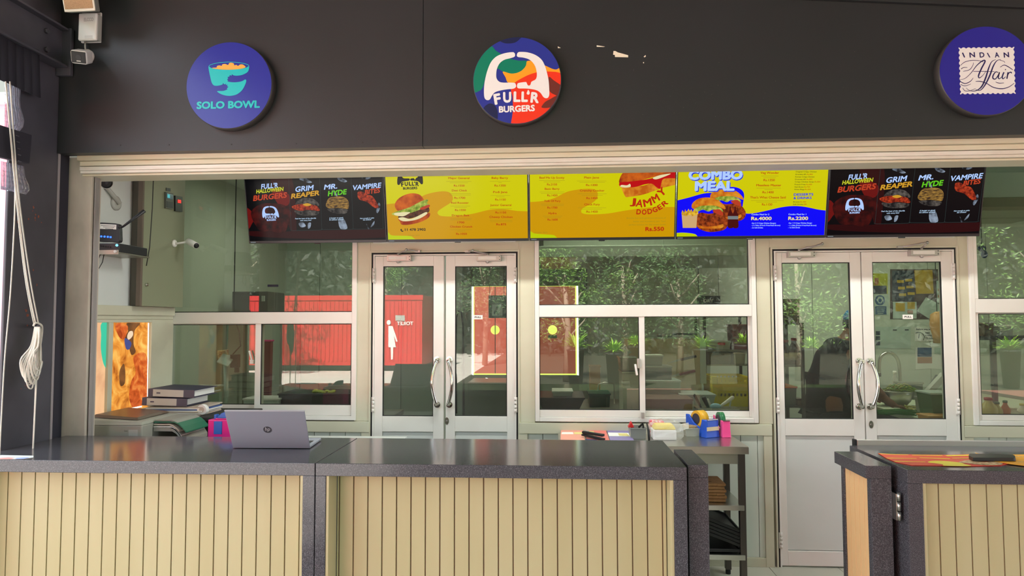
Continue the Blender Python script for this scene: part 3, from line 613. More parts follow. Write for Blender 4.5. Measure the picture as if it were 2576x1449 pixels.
scrn('px_bun', (214, 104, 26), (150, 48, 14), 14); scrn('px_toast', (226, 150, 40), (190, 92, 16), 24); scrn('px_patty', (52, 26, 18), (104, 60, 40), 60); scrn('px_lettuce', (186, 196, 84), (96, 128, 24), 40); scrn('px_fried', (176, 76, 26), (88, 30, 12), 55); scrn('px_spicy', (190, 64, 30), (96, 20, 10), 60); scrn('px_chip', (240, 196, 60), (176, 120, 20), 50); scrn('px_mess', (96, 90, 84), (24, 24, 26), 45); scrn('px_smoke', (150, 165, 185), (20, 22, 26), 22); scrn('px_ember', (70, 14, 12), (26, 6, 8), 25); scrn('px_stack', (170, 130, 60), (50, 34, 26), 42, stretch=(1, 1, 3.5))
for nm in ('px_bun', 'px_toast', 'px_patty', 'px_lettuce', 'px_fried', 'px_spicy', 'px_chip', 'px_mess', 'px_smoke', 'px_ember', 'px_stack'):
    b = MATS[nm].node_tree.nodes['Principled BSDF']
    for l in list(b.inputs['Base Color'].links): MATS[nm].node_tree.links.remove(l)
    b.inputs['Base Color'].default_value = (0, 0, 0, 1)
mat('tv_case', (20, 20, 24), .35)
TVW, TVH, TILT = .9455, .55, math.radians(12.5)
TVL = ['wall television at the left end of the row showing the dark halloween menu', 'television with yellow chicken burger menu and big burger picture, telephone number below', 'television in the middle of the row, yellow menu with JAMMY DODGER picture', 'television with blue and yellow COMBO MEAL menu', 'wall television at the right end of the row showing the dark halloween menu']
tvs = []
for i, lab in enumerate(TVL):
    x0 = -2.064+i*.9485+.0015; o = Vector((x0, 4.385, 2.152)); pl = Plane(o, (1, 0, 0), (0, -math.sin(TILT), math.cos(TILT)))
    t = thing('television', lab, 'television', (x0+TVW/2, 4.4, 2.15), 'menu televisions in a row'); W, H = TVW, TVH
    m = MB(); c = lambda a, b, d: pl.pt(a, b, d)
    m.hexa([c(0, 0, 0), c(W, 0, 0), c(W, H, 0), c(0, H, 0)], [c(.004, .004, -.03), c(W-.004, .004, -.03), c(W-.004, H-.004, -.03), c(.004, H-.004, -.03)], 'tv_case')
    m.hexa([c(.2, .08, -.03), c(W-.2, .08, -.03), c(W-.2, H-.08, -.03), c(.2, H-.08, -.03)], [c(.25, .12, -.06), c(W-.25, .12, -.06), c(W-.25, H-.12, -.06), c(.25, H-.12, -.06)], 'tv_case'); m.box(x0+W/2-.02, x0+W/2+.02, pl.pt(W/2, 0, 0).y-.002, pl.pt(0, 0, 0).y+.01, o.z-.006, o.z+.001, 'tv_case')
    m.build('casing', t, bevel=.002)
    m = MB(); q = c(W/2, H*.45, -.06); m.box(q.x-.2, q.x+.2, q.y-.004, q.y+.02, q.z-.1, q.z+.1, 'tv_case'); m.box(q.x-.05, q.x+.05, q.y, WY, q.z-.05, q.z+.05, 'tv_case'); m.build('wall_mount', t)
    m = MB(); m.lpoly([(.012, .006), (.047, .006), (.047, .0115), (.012, .0115)], pl, 'px_grey', .0006); m.build('badge', t)
    base = ['px_black', 'px_yellow', 'px_yellow', 'px_yellow', 'px_black'][i]
    m = MB(); m.hexa([c(.007, .018, .0016), c(W-.007, .018, .0016), c(W-.007, H-.007, .0016), c(.007, H-.007, .0016)], [c(.007, .018, -.001), c(W-.007, .018, -.001), c(W-.007, H-.007, -.001), c(.007, H-.007, -.001)], base)
    s = m.build('screen', t)
    tvs.append((t, s, Plane(o, pl.u, pl.v), [c(.007, .018, 0), c(W-.007, .018, 0), c(W-.007, H-.007, 0), c(.007, H-.007, 0)]))
def scrwin(i): return [project(p) for p in tvs[i][3]]
def bars(m, rows, pl, mt, off, Q):
    for x0, x1, y, h in rows:
        h = 2.2; m.ppoly(Q([(x0, y-h/2), (x1, y-h/2), (x1, y+h/2), (x0, y+h/2)]), pl, mt, off)
O1, O2, O3, O4 = .0020, .0025, .0030, .0036
# --- second screen
t, s, pl, _ = tvs[1]; win = scrwin(1); S, ox, oy = 3.481, 600, 420
m = MB(); pclip(m, Q([(1200, 340), (1285, 328), (1400, 315), (1530, 300), (1620, 250), (1700, 225), (1790, 213), (1850, 225), (1878, 270), (1860, 310), (1800, 350), (1750, 385), (1745, 410), (1780, 430), (1900, 432), (2050, 410), (2200, 375), (2330, 370), (2440, 385), (2700, 410), (2800, 560), (2700, 720), (1900, 760), (1250, 720)]), win, pl, 'px_orange', O1)
pclip(m, Q([(1250, 560), (1310, 572), (1340, 598), (1420, 602), (1500, 605), (1530, 620), (1560, 660), (1400, 720), (1250, 700)]), win, pl, 'px_lime', O2); m.build('menu_background', s)
m = MB(); fx = lambda p: Q([(1390+(p[0]-298)*.267, 155+(p[1]-925)*.255)])[0]; burger_logo(m, fx, pl, 'px_ink', O3); m.build('logo', s)
m = MB()
m.ppoly(spline(Q([(1370, 350), (1375, 310), (1410, 270), (1470, 240), (1530, 230), (1590, 245), (1625, 290), (1635, 320), (1560, 335), (1470, 365), (1400, 385)]), 4), pl, 'px_bun', O2)
m.ppoly(spline(Q([(1340, 412), (1400, 385), (1500, 352), (1600, 300), (1660, 285), (1650, 320), (1670, 330), (1600, 370), (1560, 400), (1480, 420), (1400, 430)]), 3), pl, 'px_lettuce', O3)
m.ppoly(spline(Q([(1400, 432), (1450, 420), (1560, 385), (1650, 350), (1672, 370), (1660, 400), (1580, 430), (1480, 455), (1410, 450)]), 3), pl, 'px_patty', O3+.0002)
m.ppoly(spline(Q([(1360, 410), (1390, 400), (1500, 395), (1480, 415), (1440, 432), (1380, 425)]), 3), pl, 'px_cream', O3+.0004)
m.ppoly(spline(Q([(1590, 360), (1665, 330), (1672, 350), (1610, 375)]), 3), pl, 'px_brick', O3+.0005)
m.ppoly(spline(Q([(1400, 455), (1480, 470), (1580, 445), (1670, 400), (1668, 440), (1600, 480), (1500, 505), (1430, 505), (1415, 480)]), 4), pl, 'px_bun', O3)
m.ppoly(spline(Q([(1400, 450), (1440, 440), (1500, 455), (1560, 435), (1640, 395), (1650, 412), (1590, 450), (1520, 470), (1440, 475)]), 3), pl, 'px_cream', O3+.0003)
m.build('burger_picture', s)
m = MB()
for st, x0, x1, y, h in [('Major General', 1838, 2022, 106, 17), ('Rs.1550', 1886, 1980, 172, 17), ('Desi Chick', 1868, 2001, 214, 17), ('Rs.1700', 1890, 1986, 279, 17), ('Red Rooster', 1862, 2016, 322, 17), ('Rs.1550', 1896, 1990, 386, 17), ('Dragon Bait', 1868, 2020, 432, 17), ('1700', 1918, 1978, 494, 17), ('Chicken Crunch', 1852, 2047, 531, 17), ('Rs.1050', 1906, 2000, 594, 17),
                        ('Baby Barry', 2216, 2360, 104, 17), ('Rs.1350', 2242, 2340, 171, 17), ('Podi Jane', 2230, 2354, 228, 17), ('Rs.1150', 2248, 2340, 294, 17), ('Junior General', 2204, 2389, 342, 17), ('Rs.1150', 2250, 2344, 407, 17), ('Cheesy Chicken', 2197, 2400, 446, 17), ('Rs.875', 2258, 2344, 511, 17)]:
    m.ptext(st, *Q([(x0, y), (x1, y)]), h/S, pl, 'px_red', O3, bold=.018)
m.build('price_lettering', s)
m = MB(); m.ptext('CHICKEN BURGERS', *Q([(1798, 66), (2058, 64)]), 15/S, pl, 'px_ink', O3, bold=.01); m.ptext('BURGERS', *Q([(2222, 62), (2350, 62)]), 15/S, pl, 'px_ink', O3, bold=.01)
m.ptext('11 478 2902', *Q([(1457, 560), (1640, 558)]), 22/S, pl, 'px_ink', O3, bold=.03); m.ppoly(spline(Q([(1418, 550), (1424, 542), (1432, 548), (1428, 553), (1434, 560), (1440, 556), (1444, 562), (1436, 568), (1424, 562)]), 3), pl, 'px_ink', O3); m.ptext('October 2024', *Q([(1482, 604), (1585, 604)]), 10/S, pl, 'px_olive', O3, bold=0); m.build('dark_lettering', s)
m = MB(); bars(m, [(1818, 2040, 127, 3), (1850, 2010, 139, 3), (1845, 2035, 235, 3), (1845, 2035, 247, 3), (1855, 2030, 343, 3), (1890, 2000, 354, 3), (1855, 2042, 452, 3), (1855, 2040, 464, 3), (1855, 2045, 550, 3), (1912, 1986, 562, 3), (2200, 2380, 126, 3), (2275, 2305, 138, 3), (2206, 2380, 250, 3), (2256, 2330, 262, 3), (2200, 2394, 364, 3), (2254, 2344, 375, 3), (2200, 2398, 468, 3), (2205, 2400, 480, 3)], pl, 'px_olive', O3, Q); m.build('small_print', s)
# --- third screen
t, s, pl, _ = tvs[2]; win = scrwin(2); S, ox, oy = 3.3455, 1320, 410
m = MB(); pclip(m, Q([(-60, 340), (30, 330), (150, 320), (250, 295), (350, 245), (440, 225), (540, 217), (595, 228), (615, 262), (600, 310), (545, 350), (490, 380), (475, 405), (490, 425), (560, 433), (700, 425), (850, 400), (1000, 380), (1120, 372), (1400, 390), (1500, 560), (1300, 720), (600, 760), (-60, 720)]), win, pl, 'px_orange', O1)
pclip(m, Q([(-60, 550), (40, 570), (80, 592), (160, 600), (230, 605), (260, 618), (300, 680), (100, 720), (-60, 700)]), win, pl, 'px_lime', O2); m.build('menu_background', s)
m = MB()
pclip(m, Q([(800, 170), (800, 130), (830, 80), (900, 40), (1060, 20), (1330, 0), (1330, 80), (1200, 95), (1080, 120), (960, 150), (880, 165)]), win, pl, 'px_bun', O2)
pclip(m, Q([(815, 195), (880, 195), (1000, 190), (1130, 140), (1330, 70), (1330, 160), (1160, 210), (1000, 265), (880, 285), (845, 280)]), win, pl, 'px_toast', O2+.0002)
pclip(m, Q([(800, 165), (900, 155), (1040, 135), (1140, 108), (1330, 60), (1330, 125), (1180, 130), (1150, 170), (1140, 215), (1110, 205), (1070, 175), (1010, 180), (960, 195), (900, 205), (870, 185), (810, 205)]), win, pl, 'px_jam', O3)
pclip(m, Q([(805, 200), (815, 185), (860, 188), (885, 175), (890, 200), (850, 207)]), win, pl, 'px_cream', O3+.0003); pclip(m, Q([(1080, 125), (1140, 102), (1230, 90), (1150, 125), (1100, 138)]), win, pl, 'px_cream', O3+.0003)
m.build('burger_picture', s)
m = MB()
for st, x0, x1, y, h in [('Beef Me Up Scotty', 124, 334, 132, 17), ('Rs.2150', 188, 272, 189, 17), ('Basic Barry', 168, 293, 226, 17), ('Rs.1450', 190, 275, 281, 17), ('Yolk Of Fury', 163, 301, 328, 17), ('Rs.1700', 191, 275, 384, 17), ('Hydra', 200, 268, 431, 17), ('Rs.1600', 192, 278, 485, 17), ('Plain Jane', 500, 626, 131, 17), ('Rs.1300', 516, 613, 194, 17), ('Crunchy Cracker', 464, 671, 240, 17), ('Rs.1450', 519, 614, 304, 17), ('Chick Fury', 501, 632, 357, 17), ('Rs.1450', 519, 614, 418, 17)]:
    m.ptext(st, *Q([(x0, y), (x1, y)]), h/S, pl, 'px_red', O3, bold=.018)
for ch, a, b, h in [('J', (884, 348), (934, 352), 55), ('A', (930, 366), (990, 376), 64), ('M', (1004, 372), (1074, 356), 64), ('M', (1090, 342), (1142, 312), 66), ('Y', (1150, 290), (1200, 246), 66)]: m.ptext(ch, *Q([a, b]), h/S, pl, 'px_red', O3, bold=.035)
for ch, a, b, h in [('D', (938, 432), (976, 435), 44), ('O', (986, 436), (1026, 434), 44), ('D', (1036, 432), (1076, 425), 44), ('G', (1084, 420), (1122, 406), 44), ('E', (1132, 400), (1164, 380), 44), ('R', (1172, 372), (1212, 340), 44)]: m.ptext(ch, *Q([a, b]), h/S, pl, 'px_red', O3, bold=.035)
m.ptext('Rs.550', *Q([(1015, 573), (1172, 571)]), 34/S, pl, 'px_red', O3, bold=.035); m.build('price_lettering', s)
m = MB(); m.ptext('BURGERS', *Q([(176, 90), (283, 89)]), 13/S, pl, 'px_ink', O3); m.ptext('BURGERS', *Q([(504, 82), (624, 80)]), 13/S, pl, 'px_ink', O3)
for st, x0, y in [('Brioche bun with generous amounts of', 858, 468), ('butter and strawberry jam. Your', 914, 496), ('perfect solution for the sweet tooth!', 876, 524)]: m.ptext(st, *Q([(x0, y+2), (1188, y)]), 13/S, pl, 'px_olive', O3, bold=0)
m.ptext('October 2024', *Q([(78, 592), (190, 590)]), 12/S, pl, 'px_olive', O3, bold=0); m.build('dark_lettering', s)
m = MB(); bars(m, [(122, 338, 148, 3), (160, 300, 160, 3), (125, 335, 244, 3), (136, 326, 256, 3), (135, 330, 347, 3), (140, 328, 358, 3), (150, 318, 448, 3), (166, 306, 459, 3), (440, 688, 151, 3), (460, 676, 163, 3), (446, 690, 260, 3), (480, 656, 272, 3), (448, 686, 377, 3), (470, 650, 389, 3)], pl, 'px_olive', O3, Q); m.build('small_print', s)
# --- fourth screen
t, s, pl, _ = tvs[3]; win = scrwin(3); S, ox, oy = 2.875, 1680, 405
m = MB(); pclip(m, Q([(0, 300), (60, 287), (150, 265), (260, 235), (360, 225), (440, 190), (500, 192), (540, 215), (552, 250), (545, 300), (540, 350), (560, 378), (620, 378), (720, 358), (820, 335), (900, 326), (980, 330), (1080, 350), (1300, 400), (1400, 600), (1100, 700), (300, 720), (-50, 700)]), win, pl, 'px_blue', O1)
pclip(m, Q([(0, 510), (50, 520), (110, 518), (180, 525), (210, 540), (240, 600), (0, 620)]), win, pl, 'px_lime', O2); m.build('menu_background', s)
m = MB()
for st, a, b, h in [('COMBO', (148, 138), (540, 134), 72), ('MEAL', (194, 218), (482, 216), 72)]:
    m.ptext(st, *Q([(a[0]+5, a[1]+7), (b[0]+5, b[1]+7)]), h/S, pl, 'px_deep', O3, bold=.065); m.ptext(st, *Q([a, b]), h/S, pl, 'px_sky', O4, bold=.055)
m.build('combo_lettering', s)
m = MB(); fr = lambda dx, dy, k, L: Q([(dx+x*k, dy+y*k) for x, y in L])
def stackburger(m, dx, dy, k, o):
    m.ppoly(spline(fr(dx, dy, k, [(0, 75), (5, 40), (50, 8), (120, 0), (190, 20), (235, 60), (240, 85), (180, 62), (90, 62), (30, 82)]), 3), pl, 'px_toast', o)
    m.ppoly(spline(fr(dx, dy, k, [(20, 150), (60, 110), (120, 118), (190, 110), (240, 140), (262, 190), (230, 235), (130, 250), (60, 230), (30, 200)]), 3), pl, 'px_fried', o+.0001)
    m.ppoly(spline(fr(dx, dy, k, [(18, 85), (60, 62), (110, 58), (170, 60), (215, 80), (225, 105), (190, 90), (150, 88), (120, 102), (80, 88), (50, 100), (30, 98)]), 3), pl, 'px_lettuce', o+.0002)
    m.ppoly(spline(fr(dx, dy, k, [(150, 95), (200, 85), (228, 120), (210, 130), (170, 112)]), 3), pl, 'px_brick', o+.0003)
    m.ppoly(spline(fr(dx, dy, k, [(38, 200), (100, 210), (180, 205), (225, 192), (222, 218), (150, 226), (60, 222)]), 3), pl, 'px_toast', o+.0004)
stackburger(m, 308, 198, .98, O3); m.build('burger_picture', s)
m = MB(); stackburger(m, 174, 264, 1.0, O3+.0006); m.build('burger_picture', s)
m = MB()
for dx in (100, 142):
    m.ppoly(spline(Q([(dx+2, 400), (dx+5, 355), (dx+18, 372), (dx+26, 348), (dx+36, 368), (dx+50, 345), (dx+58, 362), (dx+74, 352), (dx+72, 400)]), 2), pl, 'px_chip', O4); m.ppoly(Q([(dx, 388), (dx+36, 400), (dx+72, 388), (dx+64, 484), (dx+8, 484)]), pl, 'px_kraft', O4+.0003)
m.build('fries_picture', s)
m = MB()
for dx in (432, 468): m.ppoly(spline(Q([(dx+14, 332), (dx+24, 332), (dx+25, 355), (dx+42, 392), (dx+40, 420), (dx+42, 480), (dx+2, 480), (dx+3, 420), (dx, 392), (dx+13, 355)]), 3), pl, 'px_cola', O4+.0005); m.ppoly(Q([(dx+2, 398), (dx+41, 398), (dx+41, 422), (dx+2, 422)]), pl, 'px_grey', O4+.0007)
m.build('bottle_picture', s)
m = MB()
for st, x0, x1, y, h in [('Veg Wonder', 670, 804, 93, 16), ('Rs.1350', 692, 773, 146, 16), ('Meatless Master', 640, 820, 183, 16), ('Rs.1400', 684, 765, 234, 16), ("That's What Cheese Said", 594, 852, 271, 16), ('Rs.1150', 680, 755, 322, 16)]: m.ptext(st, *Q([(x0, y), (x1, y)]), h/S, pl, 'px_red', O3, bold=.018)
m.build('price_lettering', s)
m = MB()
for st, pr, y in [('Chicken Nuggets 6Pc', 'Rs.750', 64), ('Original Crispy Chicken', '', 82), ('Drumlets 6Pc', 'Rs.850', 101), ('Korean Crispy Chicken', '', 119), ('Drumsets 6Pc', 'Rs.895', 137), ('Crispy Chicken Strips', 'Rs.850', 155), ('French Fries', 'Rs.600', 174), ('Hash Brown', 'Rs.750', 192), ('Onion Rings', 'Rs.550', 210), ('Brownie', 'Rs.350', 300), ('Soft Drinks', 'MPR', 318)]:
    x0 = 926-(y-64)*.08; w = len(st)*6.6; m.ptext(st, *Q([(x0, y), (x0+w, y)]), 9/S, pl, 'px_ink', O3, bold=.01)
    if pr: m.ptext(pr, *Q([(x0+w+5, y), (x0+w+5+len(pr)*6.8, y)]), 9/S, pl, 'px_red', O3, bold=.01)
m.ptext('BURGERS', *Q([(690, 52), (790, 51)]), 13/S, pl, 'px_ink', O3); m.build('side_lettering', s)
m = MB(); m.ptext('DESSERTS', *Q([(910, 252), (1052, 250)]), 18/S, pl, 'px_deep', O3, bold=.035); m.ptext('& DRINKS', *Q([(908, 277), (1040, 275)]), 18/S, pl, 'px_deep', O3, bold=.035); m.build('blue_lettering', s)
m = MB()
for st, x0, x1, y, h, mt in [('Combo Meal for 2', 605, 733, 392, 11, 'px_text'), ('Combo Meal for 1', 872, 1000, 391, 11, 'px_text'), ('Rs.4000', 602, 750, 428, 25, 'px_butter'), ('Rs.2200', 870, 1014, 427, 25, 'px_butter'), ('Any 2 X Crispy Chicken Burgers', 606, 782, 454, 9, 'px_text'), ('- 2 x Sides (French Fries/Hash Brown)', 604, 813, 470, 9, 'px_text'), ('- 2x Soft Drinks', 602, 688, 487, 9, 'px_text'), ('Any 1 X Crispy Chicken Burger', 873, 1044, 453, 9, 'px_text'), ('- 1 x Side (French Fries/Hash Brown)', 870, 1074, 470, 9, 'px_text'), ('- 1x Soft Drink', 870, 956, 486, 9, 'px_text')]: m.ptext(st, *Q([(x0, y), (x1, y)]), h/S, pl, mt, O3, bold=.035 if h > 20 else .015)
m.build('light_lettering', s)
m = MB(); bars(m, [(675, 800, 108, 3), (692, 782, 121, 3), (640, 818, 196, 3), (700, 758, 208, 3), (600, 838, 286, 3), (640, 790, 297, 3)], pl, 'px_olive', O3, Q); m.build('small_print', s)
# --- the two halloween screens carry the same picture, measured on the right-hand one
for i in (4, 0):
    t, s, _, _ = tvs[i]; pl = Moved(tvs[4][2], tvs[i][2]); win = scrwin(4); S, ox, oy = 2.875, 1680, 405
    m = MB()
    for k, (mt, pts) in enumerate([('px_maroon', [(1400, 20), (1560, 20), (1540, 460), (1500, 470), (1450, 300), (1400, 150)]), ('px_maroon', [(1160, 460), (1500, 470), (1900, 480), (2300, 440), (2300, 500), (1800, 520), (1200, 500)]), ('px_crimson', [(1392, 130), (1520, 180), (1500, 260), (1420, 250)]), ('px_crimson', [(1160, 290), (1200, 310), (1215, 360), (1190, 400), (1150, 440)]), ('px_ember', [(1190, 330), (1260, 260), (1360, 245), (1470, 260), (1520, 320), (1490, 380), (1440, 470), (1330, 460), (1240, 450)]), ('px_maroon', [(1490, 460), (2280, 445), (2280, 470), (1850, 482), (1490, 475)])]): pclip(m, Q(pts), win, pl, mt, O1+.0001*k, 4)
    m.build('menu_background', s)
    m = MB()
    for pts in ([(1560, 20), (1536, 60), (1498, 445)], [(1790, 20), (1786, 60), (1747, 440)], [(2046, 20), (2040, 60), (2000, 440)], [(2298, 20), (2290, 60), (2242, 430)], [(1498, 445), (1510, 455), (1735, 450), (1747, 440), (1760, 446), (1985, 445), (2000, 438), (2015, 444), (2230, 440), (2242, 430)]): pstroke(m, Q(pts), .9, pl, 'px_line', O2, 2)
    m.build('panel_lines', s)
    m = MB(); 
    for st, a, b, h in [("FULL'R", (1302, 138), (1440, 126), 38), ('GRIM', (1578, 160), (1732, 144), 40), ('MR.', (1808, 142), (1918, 132), 38), ('VAMPIRE', (2046, 146), (2280, 124), 38)]: m.ptext(st, *Q([a, b]), h/S, pl, 'px_sky', O4, bold=.03, shear=.25)
    for st, a, b, h in [('Feel the heat of the afterlife', (1542, 368), (1712, 364), 9), ('with every bite!', (1580, 382), (1672, 379), 9), ('A burger so good,', (1818, 364), (1932, 360), 10), ("it's almost wicked.", (1816, 377), (1932, 374), 10), ('Not enough to wake', (2066, 366), (2180, 361), 9), ('the undead!', (2088, 377), (2156, 374), 9)]: m.ptext(st, *Q([a, b]), h/S, pl, 'px_text', O4, bold=.02, shear=.15)
    m.build('white_lettering', s)
    for st, a, b, h, mt, nm in [('HALLOWEEN', (1258, 172), (1486, 150), 30, 'px_acid', 'acid_lettering'), ('BURGERS', (1224, 230), (1508, 202), 42, 'px_brick', 'brick_lettering'), ('REAPER', (1532, 212), (1766, 184), 38, 'px_gold', 'gold_lettering'), ('HYDE', (1832, 192), (1994, 176), 40, 'px_green', 'green_lettering'), ('BITES', (2132, 180), (2264, 162), 36, 'px_brick', 'brick_lettering')]:
        m = MB(); m.ptext(st, *Q([a, b]), h/S, pl, mt, O4, bold=.04, shear=.25); m.build(nm, s)
    m = MB(); fx = lambda p: Q([(1282+(p[0]-298)*.158, 356+(p[1]-925)*.145)])[0]; burger_logo(m, fx, pl, 'px_sky', O4); m.build('logo', s)
    m = MB()
    m.ppoly(spline(Q([(1560, 262), (1600, 215), (1680, 205), (1730, 225), (1750, 265), (1650, 250)]), 3), pl, 'px_mess', O2); m.ppoly(spline(Q([(1530, 270), (1580, 255), (1640, 250), (1720, 262), (1748, 285), (1742, 305), (1660, 295), (1600, 305), (1545, 290)]), 3), pl, 'px_spicy', O3); m.ppoly(spline(Q([(1550, 300), (1640, 300), (1740, 308), (1720, 335), (1620, 340), (1560, 325)]), 3), pl, 'px_mess', O2+.0003); m.ppoly(spline(Q([(1620, 255), (1660, 245), (1690, 258), (1650, 268)]), 3), pl, 'px_gold', O3+.0003)
    m.build('burger_picture', s)
    m = MB(); m.ppoly(spline(Q([(1822, 225), (1850, 200), (1910, 192), (1965, 200), (1990, 225), (1992, 260), (1975, 290), (1900, 280), (1830, 285), (1805, 265)]), 3), pl, 'px_stack', O3); m.ppoly(spline(Q([(1812, 290), (1890, 285), (1980, 295), (1950, 325), (1860, 320)]), 3), pl, 'px_mess', O2+.0003); m.build('burger_picture', s)
    m = MB(); m.ppoly(spline(Q([(2075, 165), (2110, 155), (2150, 178), (2190, 190), (2215, 230), (2228, 275), (2195, 280), (2140, 235), (2080, 215)]), 3), pl, 'px_spicy', O3); m.build('wing_picture', s)
    m = MB()
    for pts in ([(1620, 60), (1660, 45), (1700, 70), (1720, 85), (1690, 90), (1650, 75)], [(1930, 45), (1970, 55), (2005, 75), (1980, 85), (1940, 70)], [(2120, 40), (2140, 60), (2180, 35), (2200, 50), (2160, 62)], [(1890, 370), (1930, 360), (1948, 400), (1950, 440), (1895, 440)], [(1565, 400), (1600, 390), (1620, 420), (1580, 430)], [(1640, 400), (1665, 395), (1655, 430), (1635, 440)], [(2205, 300), (2235, 240), (2245, 270), (2215, 320)], [(2110, 400), (2130, 440), (2118, 440)], [(2180, 380), (2170, 410), (2140, 430), (2160, 400)], [(1860, 105), (1880, 120), (1910, 190), (1885, 175)]): m.ppoly(spline(Q(pts), 3), pl, 'px_smoke', O2+.0002)
    m.build('skeleton_hands', s)
# ------------------------------------------------------------------ stone counters with slatted fronts
HC, CF, CB = 1.026, 2.809, 3.4226
def slats(m, xs, x0, x1, y, z0, z1, mt='slat', gap=.005, axis='x'):
    e = [x0]+[x for x in xs if x0 < x < x1]+[x1]
    for a, b in zip(e[:-1], e[1:]):
        if axis == 'x': m.box(a+gap/2, b-gap/2, y, y+.012, z0, z1, mt)
        else: m.box(y, y+.012, a+gap/2, b-gap/2, z0, z1, mt)
    if axis == 'x': m.box(x0, x1, y+.006, y+.016, z0, z1, 'groove')
    else: m.box(y+.006, y+.016, x0, x1, z0, z1, 'groove')
def counter(label, x0, x1, yf, yb, ls, rs, grooves, rec, th=.0534):
    t = thing('service_counter', label, 'counter', ((x0+x1)/2, (yf+yb)/2, 0), 'stone counters along the stall front')
    m = MB(); m.box(x0, x1, yf, yb, HC-th, HC, 'granite'); m.build('worktop', t, bevel=.002)
    m = MB(); m.box(x0, x0+ls, yf, yb, 0, HC-th, 'granite'); m.build('side_slab', t, bevel=.002)
    m = MB(); m.box(x1-rs, x1, yf, yb, 0, HC-th, 'granite'); m.build('side_slab', t, bevel=.002)
    m = MB(); slats(m, grooves, x0+ls+.012, x1-rs-.012, yf+rec, .08, HC-th); m.box(x1-rs-.012, x1-rs, yf+.004, yf+rec, .08, HC-th, 'slat'); m.box(x0+ls, x0+ls+.012, yf+.004, yf+rec, .08, HC-th, 'slat'); m.build('slat_panel', t, bevel=.0015)
    m = MB(); m.box(x0+ls, x1-rs, yf+rec+.03, yf+rec+.05, 0, .08, 'gap_black'); m.build('plinth', t)
    return t
REC = .109
xa, xb = at(16.4, 1330, CF+REC).x, at(752.7, 1330, CF+REC).x; gx = [xa+(xb-xa)*k/21 for k in range(-6, 22)]
counter('dark granite counter at the left with cream slatted front and the laptop on top', CX+.002, -1.0186, CF, CB, .03, .0523, sorted(gx), REC)
xa, xb = at(889, 1310, CF+REC).x, at(1666.7, 1310, CF+REC).x; gx = [xa+(xb-xa)*k/21 for k in range(-1, 22)]
counter('middle granite counter with recessed cream slatted front, right of the seam beside the laptop', -1.0153, .5336, CF, CB, .0447, .0534, sorted(gx), REC)
RB = atZ(2300, 1122, HC).y
gx = [at(x, 1245, CF+.033).x for x in (2323, 2361, 2401, 2441, 2482, 2521, 2560, 2600, 2640, 2680)]
rc = counter('granite counter at the far right with the red and yellow menu sheets on top', 1.404, 3.3, CF, RB, .0589, .0545, gx, .033)
def gate(label, x0, x1, y0, y1, face):
    t = thing('counter_gate', label, 'counter gate', ((x0+x1)/2, (y0+y1)/2, 0))
    m = MB(); ov = .02 if face else 0; m.box(x0-ov, x1, y0, y1+ov, HC-.052, HC, 'granite'); m.build('top_slab', t, bevel=.002)
    m = MB(); m.box(x0, x1, y0+.001, y0+.035, 0.02, HC-.052, 'granite'); m.box(x0+.03, x1, y0+.035, y1, 0.02, HC-.052, 'granite'); m.box(x0, x0+.03, y1-.03, y1, 0.02, HC-.052, 'granite'); m.build('frame', t, bevel=.002)
    m = MB(); n = 5 if face else 4; xs = [y0+.035+(y1-y0-.065)*k/n for k in range(1, n)]; slats(m, xs, y0+.035, y1-.03, x0+.006, .06, HC-.06, 'slat_peach' if face else 'slat', .003, 'y'); m.build('slat_panel', t, bevel=.001)
    return t
gate('narrow granite counter gate folded back beside the middle counter', .548, .631, 2.858, 3.194, False)
g = gate('narrow granite counter gate with peach slatted side folded back beside the right counter', 1.2917, 1.3756, 2.8776, 3.1665, True)
p1, p0 = at(2250, 1245, 2.834), at(2250, 1312, 2.834)
m = MB()
for k in range(3): m.cyl((1.3865, 2.847, p0.z+k*.039), (1.3865, 2.847, p0.z+k*.039+.036), .0076, 'steel', 12)
m.box(1.3756, 1.379, 2.848, 2.894, p0.z, p1.z, 'steel'); m.build('hinge', g)
# steel strip of the worktable behind the right counter
t = thing('steel_bench', 'stainless steel strip of the bench just behind the right granite counter', 'bench', (2.4, 3.3, 0))
m = MB(); yu = RB+.004; xl = at(2156, 1112, yu).x; uz0, uz1 = at(2350, 1122, yu).z, at(2350, 1108.5, yu).z; m.box(xl, 3.4, yu, yu+.02, uz0-.01, uz1, 'closer_grey'); m.build('upstand', t, bevel=.003)
m = MB(); m.box(xl-.014, xl, yu-.002, yu+.026, uz0-.014, uz1+.003, 'rubber'); m.build('end_cap', t, bevel=.004)
m = MB(); m.box(xl+.3, 3.4, yu+.004, yu+.39, .84, .88, 'steel'); m.box(xl+.3, 3.4, yu+.002, yu+.018, .88, uz0-.01, 'steel'); m.build('bench_top', t, bevel=.003)
for x, y in ((xl+.36, yu+.35), (3.3, yu+.35), (xl+.36, yu+.06), (3.3, yu+.06)): m = MB(); m.cyl((x, y, 0), (x, y, .84), .019, 'steel'); m.build('leg', t)
